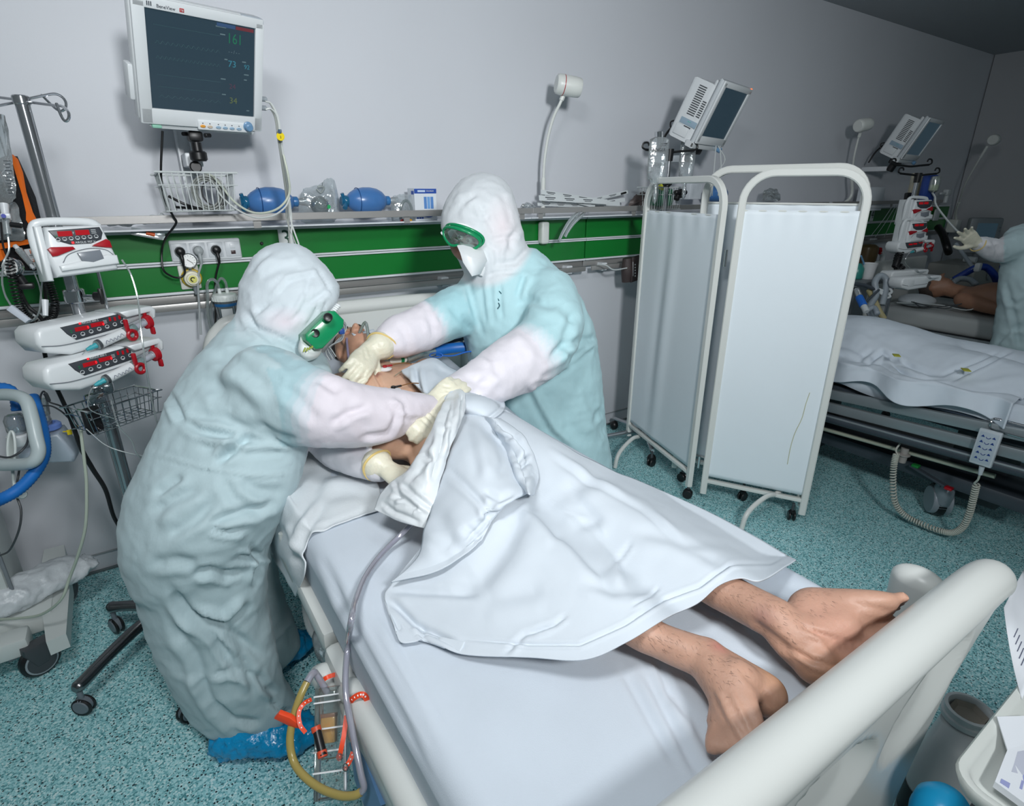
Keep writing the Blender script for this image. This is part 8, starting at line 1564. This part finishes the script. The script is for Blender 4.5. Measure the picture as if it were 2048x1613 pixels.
# ================================================================= NURSE AT THE RIGHT EDGE
def nurse3():
    t = thing('person', 'person in white coverall at the right edge raising a gloved hand', 'person', (4.75, 1.25, 0)); g = Geo()
    sil([((2030, 455), (2130, 440), 3.75, .1), ((2012, 480), (2150, 470), 3.72, .15), ((2010, 530), (2160, 520), 3.72, .17), ((2006, 580), (2160, 580), 3.74, .17), ((2000, 640), (2165, 640), 3.78, .17), ((1988, 690), (2170, 700), 3.82, .17), ((1985, 740), (2165, 760), 3.87, .16), ((1995, 800), (2150, 810), 3.92, .14)], 24, g)
    sil([((2110, 350), (2150, 345), 3.8, .05), ((2092, 370), (2168, 365), 3.8, .11), ((2085, 400), (2172, 400), 3.8, .12), ((2095, 440), (2160, 440), 3.78, .1)], 20, g)
    g.limb([at(2040, 490, 3.7), at(2010, 500, 3.68), at(1985, 500, 3.66), at(1962, 490, 3.64), at(1955, 487, 3.64)], [.1, .085, .07, .055, .045], 18)
    for dx in (-.1, .12): b = at(2075, 800, 3.9); g.limb([Vector((b.x+dx, b.y, .55)), Vector((b.x+dx, b.y, .1))], [.12, .08], 16)
    V, F = soft(g, .012, 5, [(.009, (7, 7, 11), 4.)], [([(2010, 560), (2030, 640), (2040, 700)], 6, .012), ([(1990, 690), (2020, 660), (2048, 650)], 5, .012), ([(1985, 480), (1995, 500), (1990, 520)], 4, .01), ([(1965, 480), (1975, 500), (1975, 512)], 4, .008), ([(2015, 600), (2035, 610), (2048, 600)], 5, .01)])
    o = obj('coverall', ([Vector(p) for p in V], F), m_cov, t, 180); C = np.tile(np.array(srgb((186, 208, 212))), (len(V), 1)); X, Y, w = project(V); C[(X < 2008) & (Y < 525)] = srgb((212, 212, 216)); colors(o, C)
    wr = at(1952, 486, 3.63); d = (at(1930, 468, 3.58)-wr).normalized(); glove(t, hand(wr, d, Vector((.5, .6, .2)), (.12, .1, .15, .2), (.1, .0), 1, 1.15, .14, at(1968, 492, 3.66)), at(1956, 489, 3.635), d, .045)
    for dx in (-.1, .12): b = at(2075, 800, 3.9); obj('shoe_cover', Geo().loft([(Vector((b.x+dx, b.y+.1, .05)), Vector((.045, 0, 0)), Vector((0, 0, .045))), (Vector((b.x+dx, b.y-.05, .05)), Vector((.05, 0, 0)), Vector((0, 0, .045))), (Vector((b.x+dx, b.y-.18, .03)), Vector((.035, 0, 0)), Vector((0, 0, .028)))], 16), MATS['shoe_cover_blue'], t, 180)
nurse3()
# ================================================================= LOWER RIGHT FOREGROUND
def tray_table():
    z = .80; a = on(1908, 1560, z=z); x0 = a.x; y1 = a.y+.012; x1 = x0+.75; y0 = y1-.5; m = mat('tray_plastic', (208, 212, 208), .35)
    t = thing('tray_table', 'pale plastic tray table at the lower right corner of the photo', 'table', ((x0+x1)/2, (y0+y1)/2, 0))
    def outline(k, zz, r=.05):
        P = []
        for cx, cy, a0 in ((x1-r, y1-r, 0), (x0+r, y1-r, PI/2), (x0+r, y0+r, PI), (x1-r, y0+r, 3*PI/2)):
            for q in np.linspace(a0, a0+PI/2, 7): P.append(Vector((cx+(r-k)*math.cos(q), cy+(r-k)*math.sin(q), zz)))
        return P
    obj('tray', Geo().rings([outline(.03, z-.045), outline(.01, z-.03), outline(0, z-.006), outline(.003, z), outline(.012, z+.001), outline(.018, z-.004), outline(.03, z-.028), outline(.045, z-.034)]), m, t, 50)
    obj('column', Geo().cyl((x0+.4, y0+.1, .06), (x0+.4, y0+.1, z-.04), .03, n=18), m_chrome, t); obj('lower_shelf', Geo().box((x0+.34, y0+.25, .44), (.72, .5, .02), .006), m_dgrey, t)
    obj('foot', Geo().box((x0+.4, y0+.25, .04), (.6, .06, .05), .015).box((x0+.4, y0+.1, .04), (.06, .5, .05), .015), m_mgrey, t)
    return x0, y1, z-.033
TX0, TY1, TZ = tray_table()
m_paper = mat('paper_white', (222, 226, 232), .65); m_pb = mat('print_violet', (150, 156, 200), .6); m_pg = mat('print_pale', (186, 190, 204), .6)
# printed carton lying on the tray
def tray_carton():
    z = TZ+.03; P = [on(1994, 1434, z=z), on(2075, 1440, z=z), on(2110, 1640, z=z), on(1990, 1565, z=z)]
    t = thing('printed_carton', 'flattened white printed carton lying on the lower right tray', 'carton', sum(P, Vector())/4)
    a = on(1994, 1434, z=z+.012); b = on(2015, 1500, z=z+.004); c = on(1990, 1564, z=z); d = on(2080, 1630, z=z); e = on(2110, 1470, z=z+.004); f = on(2070, 1432, z=z+.01)
    def plate(L, th, m, nm, par): return obj(nm, Geo().rings([[p-Vector((0, 0, th)) for p in L], L]), m, par, 0)
    plate([b, c, d, e], .012, m_paper, 'face', t); plate([a, b, e, f], .003, m_paper, 'flap', t)
    q = lambda u, v: b.lerp(e, u).lerp(c.lerp(d, u), v)+Vector((0, 0, .0008))
    plate([q(.25, .15), q(.25, .62), q(.8, .62), q(.8, .15)], .001, m_pg, 'print_block', t); plate([q(.5, .3), q(.5, .85), q(.56, .85), q(.56, .3)], .001, m_pb, 'print_bar', t); plate([q(.62, .4), q(.62, .9), q(.66, .9), q(.66, .4)], .001, m_pb, 'print_bar', t); plate([q(.1, .85), q(.1, .95), q(.3, .95), q(.3, .85)], .001, m_pb, 'print_bar', t)
tray_carton()
def paper_sheet():
    G = []; a = on(2008, 1216, z=.86); b = on(2044, 1400, z=.80); 
    for i in range(13):
        u = i/12; p = a.lerp(b, u)+Vector((-.0, 0, .035*u*(u-1))); G.append([p+Vector((.09*j, .012*j-.015*u*j*.2, -.02*j*(1-u)+.006*math.sin(j))) for j in range(5)])
    o = tag(solidify(obj('paper_sheet', Geo().grid(G), m_paper, None, 180), .0006), 'curling white paper sheet at the right edge above the tray', 'paper'); ORG[o] = o.location.copy()
    for k in range(5): p = G[5+k][0].lerp(G[5+k][1], .45); q = G[5+k][0].lerp(G[5+k][1], .9); obj('written_line', Geo().tube([p+Vector((0, 0, .0015)), q+Vector((0, 0, .0015))], .0007, 4, 1), mat('ink', (90, 96, 120), .6), o)
paper_sheet()
# white canister standing on the floor
def canister():
    w = 1.42; n = at(1938, 1424, w); up_ = Vector((0, 0, 1)); t = thing('canister', 'white plastic canister with open neck and dark label on the floor behind the tray', 'canister', (n.x-.05, n.y-.02, 0)); top = n.z
    c = Vector((n.x-.055, n.y-.03, 0)); R = []
    for z, sx, sy in ((.0, .10, .075), (.012, .112, .085), (top*.62, .112, .085), (top*.72, .105, .08), (top*.84, .075, .062), (top*.93, .052, .05)): k = max(0, (z/top-.6)/.4); R.append([Vector((c.x+(n.x-c.x)*k+sx*math.copysign(abs(math.cos(a))**.6, math.cos(a)), c.y+(n.y-c.y)*k+sy*math.copysign(abs(math.sin(a))**.6, math.sin(a)), z)) for a in np.linspace(0, 2*PI, 29)[:-1]])
    obj('body', Geo().rings(R), mat('canister_white', (206, 208, 208), .35), t, 50)
    T = Matrix.Translation((n.x, n.y, top*.91)); obj('neck', Geo().lathe([(.048, 0), (.049, .012), (.055, .014), (.055, .026), (.05, .028), (.05, top*.09), (.053, top*.095), (.053, top*.11), (.045, top*.112), (.041, top*.1), (.04, .01), (.001, .008)], 24, T), MATS['canister_white'], t); obj('inner', Geo().lathe([(.0405, .0), (.041, top*.085), (.03, top*.06), (.001, top*.055)], 6, T), mat('inner_brown', (150, 140, 128), .7), t)
    L = [[p+Vector(((p.x-c.x)*.02, (p.y-c.y)*.02, 0)) for p in r] for r in (R[1], R[2])]; L = [[Vector((p.x, p.y, .04 if i == 0 else top*.56)) for p in r] for i, r in enumerate(L)]; obj('label', Geo().rings(L, False, False), mat('label_black', (46, 44, 46), .4), t)
    obj('label_stripe', Geo().rings([[Vector((p.x+(p.x-c.x)*.01, p.y+(p.y-c.y)*.01, z)) for p in L[0]] for z in (top*.3, top*.36)], False, False), mat('stripe_grey', (120, 118, 120), .4), t)
    q = at(1922, 1505, w-.075); obj('hazard_mark', Geo().prism([(-.018, -.018), (0, -.03), (.018, -.018), (.03, 0), (.018, .018), (0, .03), (-.018, .018), (-.03, 0)], -.004, .0, T=basis(Vector((c.x-.02, c.y-.0885, top*.4)), (1, 0, 0), (0, 0, 1)) @ Matrix.Rotation(-PI/2, 4, 'X')), mat('hazard_yellow', (190, 160, 30), .5), t)
canister()
b = at(1890, 1612, 1.05); t = thing('bottle', 'bottle with a bright blue domed cap under the tray corner', 'bottle', (b.x, b.y, .45)); obj('cap', Geo().lathe([(.048, -.05), (.05, -.03), (.046, 0), (.032, .02), (.012, .028), (.001, .029)], 24, Matrix.Translation(b)), mat('cap_cyan', (40, 190, 250), .3), t, 180); obj('body', Geo().cyl((b.x, b.y, .452), (b.x, b.y, b.z-.05), .045, n=22, bev=.006), m_clear, t)
# ================================================================= URINE METER ON THE LOWERED RAIL
def urine_meter():
    m_cl = film('meter_clear', (244, 248, 248), .05, .06, 1, .05); m_or = mat('strap_orange', (232, 74, 34), .4); w = 1.19
    c = at(665, 1465, w); top = at(640, 1380, 1.2); bot = at(690, 1590, 1.12); T = basis((top+bot)/2, (at(700, 1460, w)-at(630, 1470, w)), top-bot); H = (top-bot).length
    t = thing('urine_meter', 'clear urine meter strapped to the lowered bed rail with orange straps', 'urine meter', T.translation); W_ = .062
    obj('chamber', Geo().box((0, 0, 0), (W_, H, .04), .004, T=T), m_cl, t, 30); obj('inner_wall', Geo().box((-.006, .03, .0), (.034, H*.62, .024), .003, T=T), m_cl, t, 30)
    for y in (.42, .36, .12, -.08, -.26): obj('rib', Geo().box((0, H*y, .021), (W_*1.0, .003, .004), T=T), mat('rib_white', (224, 228, 230), .3), t, 0)
    obj('white_edge', Geo().box((W_/2, H*.03, .012), (.006, H*.94, .008), .002, T=T), MATS['rib_white'], t); obj('urine', Geo().box((-.006, H*.1, .0), (.03, H*.24, .02), .003, T=T), mat('urine_amber', (214, 160, 70), .2), t)
    obj('level_band', Geo().box((-.006, H*.23, .0), (.0305, H*.04, .0205), .002, T=T), mat('urine_brown', (150, 96, 60), .3), t)
    m_t1 = film('drain_clear', (200, 200, 214), .16, .12, 1, .45); m_t2 = mat('drain_urine', (176, 158, 92), .25, trans=.2)
    obj('inlet_bend', Geo().tube([T @ Vector((-.008, H*.44, .005)), at(634, 1352, 1.19), at(626, 1347, 1.18), at(614, 1365, 1.165)], .0075, 10), m_t1, t)
    obj('urine_tube', Geo().tube([at(614, 1365, 1.165), at(600, 1395, 1.15), at(587, 1435, 1.14), at(580, 1480, 1.13), at(586, 1520, 1.12), at(605, 1550, 1.10), at(640, 1577, 1.08), at(680, 1592, 1.06), at(708, 1592, 1.05), at(722, 1585, 1.05)], .0078, 10), m_t2, t)
    s = obj('vent_plug', Geo().cyl(at(632, 1455, 1.13), at(646, 1513, 1.1), .0085, n=14), m_black, t); [obj('plug_end', Geo().cyl(at(*p), at(*q), .0097, n=14, bev=.001), mat('plug_orange', (206, 78, 50), .4), s) for p, q in (((631, 1453, 1.13), (634, 1465, 1.126)), ((643, 1502, 1.106), (646, 1516, 1.10)))]
    cl = obj('clamp', Geo().prism([(-.03, -.006), (-.024, .012), (.0, .01), (.024, -.002), (.026, -.012), (.006, -.014)], -.006, .006, T=basis(at(580, 1439, 1.13), Vector((.75, -.55, -.35)), (0, 0, 1)) @ Matrix.Rotation(-PI/2, 4, 'X'), r=.003), m_or, t)
    def strap(pts, wd, nm='strap', holes=True):
        P = catmull(pts, 6); R = []; 
        for i, p in enumerate(P):
            d = (P[min(i+1, len(P)-1)]-P[max(i-1, 0)]).normalized(); v = (Vector(_C)-p).normalized(); s_ = d.cross(v).normalized(); n = s_.cross(d); R.append([p-s_*wd/2, p-s_*wd/2+n*.0016, p+s_*wd/2+n*.0016, p+s_*wd/2])
        o = obj(nm, Geo().rings(R), m_or, t, 30)
        if holes:
            h = Geo()
            for i in range(2, len(P)-2, 3): v = (Vector(_C)-P[i]).normalized(); h.cyl(P[i]+v*.0014, P[i]+v*.0024, wd*.17, n=8)
            obj('strap_holes', h, MATS['rib_white'], o, 0)
    strap([at(640, 1368, 1.185), at(650, 1358, 1.215), at(663, 1352, 1.222), at(672, 1351, 1.225), at(680, 1360, 1.235)], .009, holes=False); strap([at(698, 1408, 1.13), at(706, 1398, 1.12), at(718, 1391, 1.115), at(728, 1391, 1.115), at(735, 1402, 1.12)], .011)
    strap([at(622, 1400, 1.16), at(608, 1408, 1.14), at(598, 1425, 1.13), at(600, 1450, 1.12), at(611, 1466, 1.12)], .008); strap([at(693, 1432, 1.12), at(688, 1470, 1.1), at(682, 1500, 1.09), at(678, 1520, 1.09)], .009, holes=False); strap([at(706, 1505, 1.1), at(700, 1522, 1.09), at(688, 1540, 1.085)], .009)
    for p in ((679, 1515, 1.083), (691, 1536, 1.078)): obj('stud', Geo().ell(at(*p), (.006, .006, .009), None, 10, 8), m_cl, t)
    d = thing('drain_tube', 'long clear drainage tube running over the mattress to the urine meter', 'tube', at(690, 1300, 1.2)); hz = BZ+.012
    P = [on(862, 1016, z=hz+.09), on(838, 1036, z=hz+.06), on(800, 1072, z=hz+.02), on(762, 1110, z=hz+.006), on(730, 1155, z=hz+.006), on(712, 1200, z=hz+.012), on(702, 1245, z=hz+.022), at(696, 1290, 1.18), at(691, 1350, 1.14), at(693, 1400, 1.11), at(702, 1450, 1.09), at(712, 1500, 1.07), at(722, 1550, 1.055), at(728, 1575, 1.05), at(722, 1586, 1.05)]
    obj('tube', Geo().tube(P, .0065, 12), m_t1, d, 180)
urine_meter()
# corrugated hose in a clear cover and cable hanging under the near bed
ch = thing('suction_hose', 'white corrugated hose with a clear cover hanging under the near bed', 'hose', at(625, 1260, 1.75)); rib_hose([at(606, 1160, 1.8), at(612, 1190, 1.8), at(615, 1225, 1.79), at(624, 1258, 1.77), at(645, 1282, 1.74), at(675, 1296, 1.7), at(705, 1290, 1.66), at(725, 1270, 1.64)], .0165, mat('hose_white', (190, 196, 196), .4), parent=ch); obj('clear_cover', Geo().loft([(at(640, 1265, 1.74), Vector((.03, .02, 0)), Vector((0, 0, .03))), (at(655, 1292, 1.72), Vector((.04, .03, 0)), Vector((0, 0, .045))), (at(680, 1302, 1.69), Vector((.03, .04, 0)), Vector((0, 0, .04))), (at(705, 1300, 1.66), Vector((.01, .03, 0)), Vector((0, 0, .03)))], 16), m_clear, ch, 180)
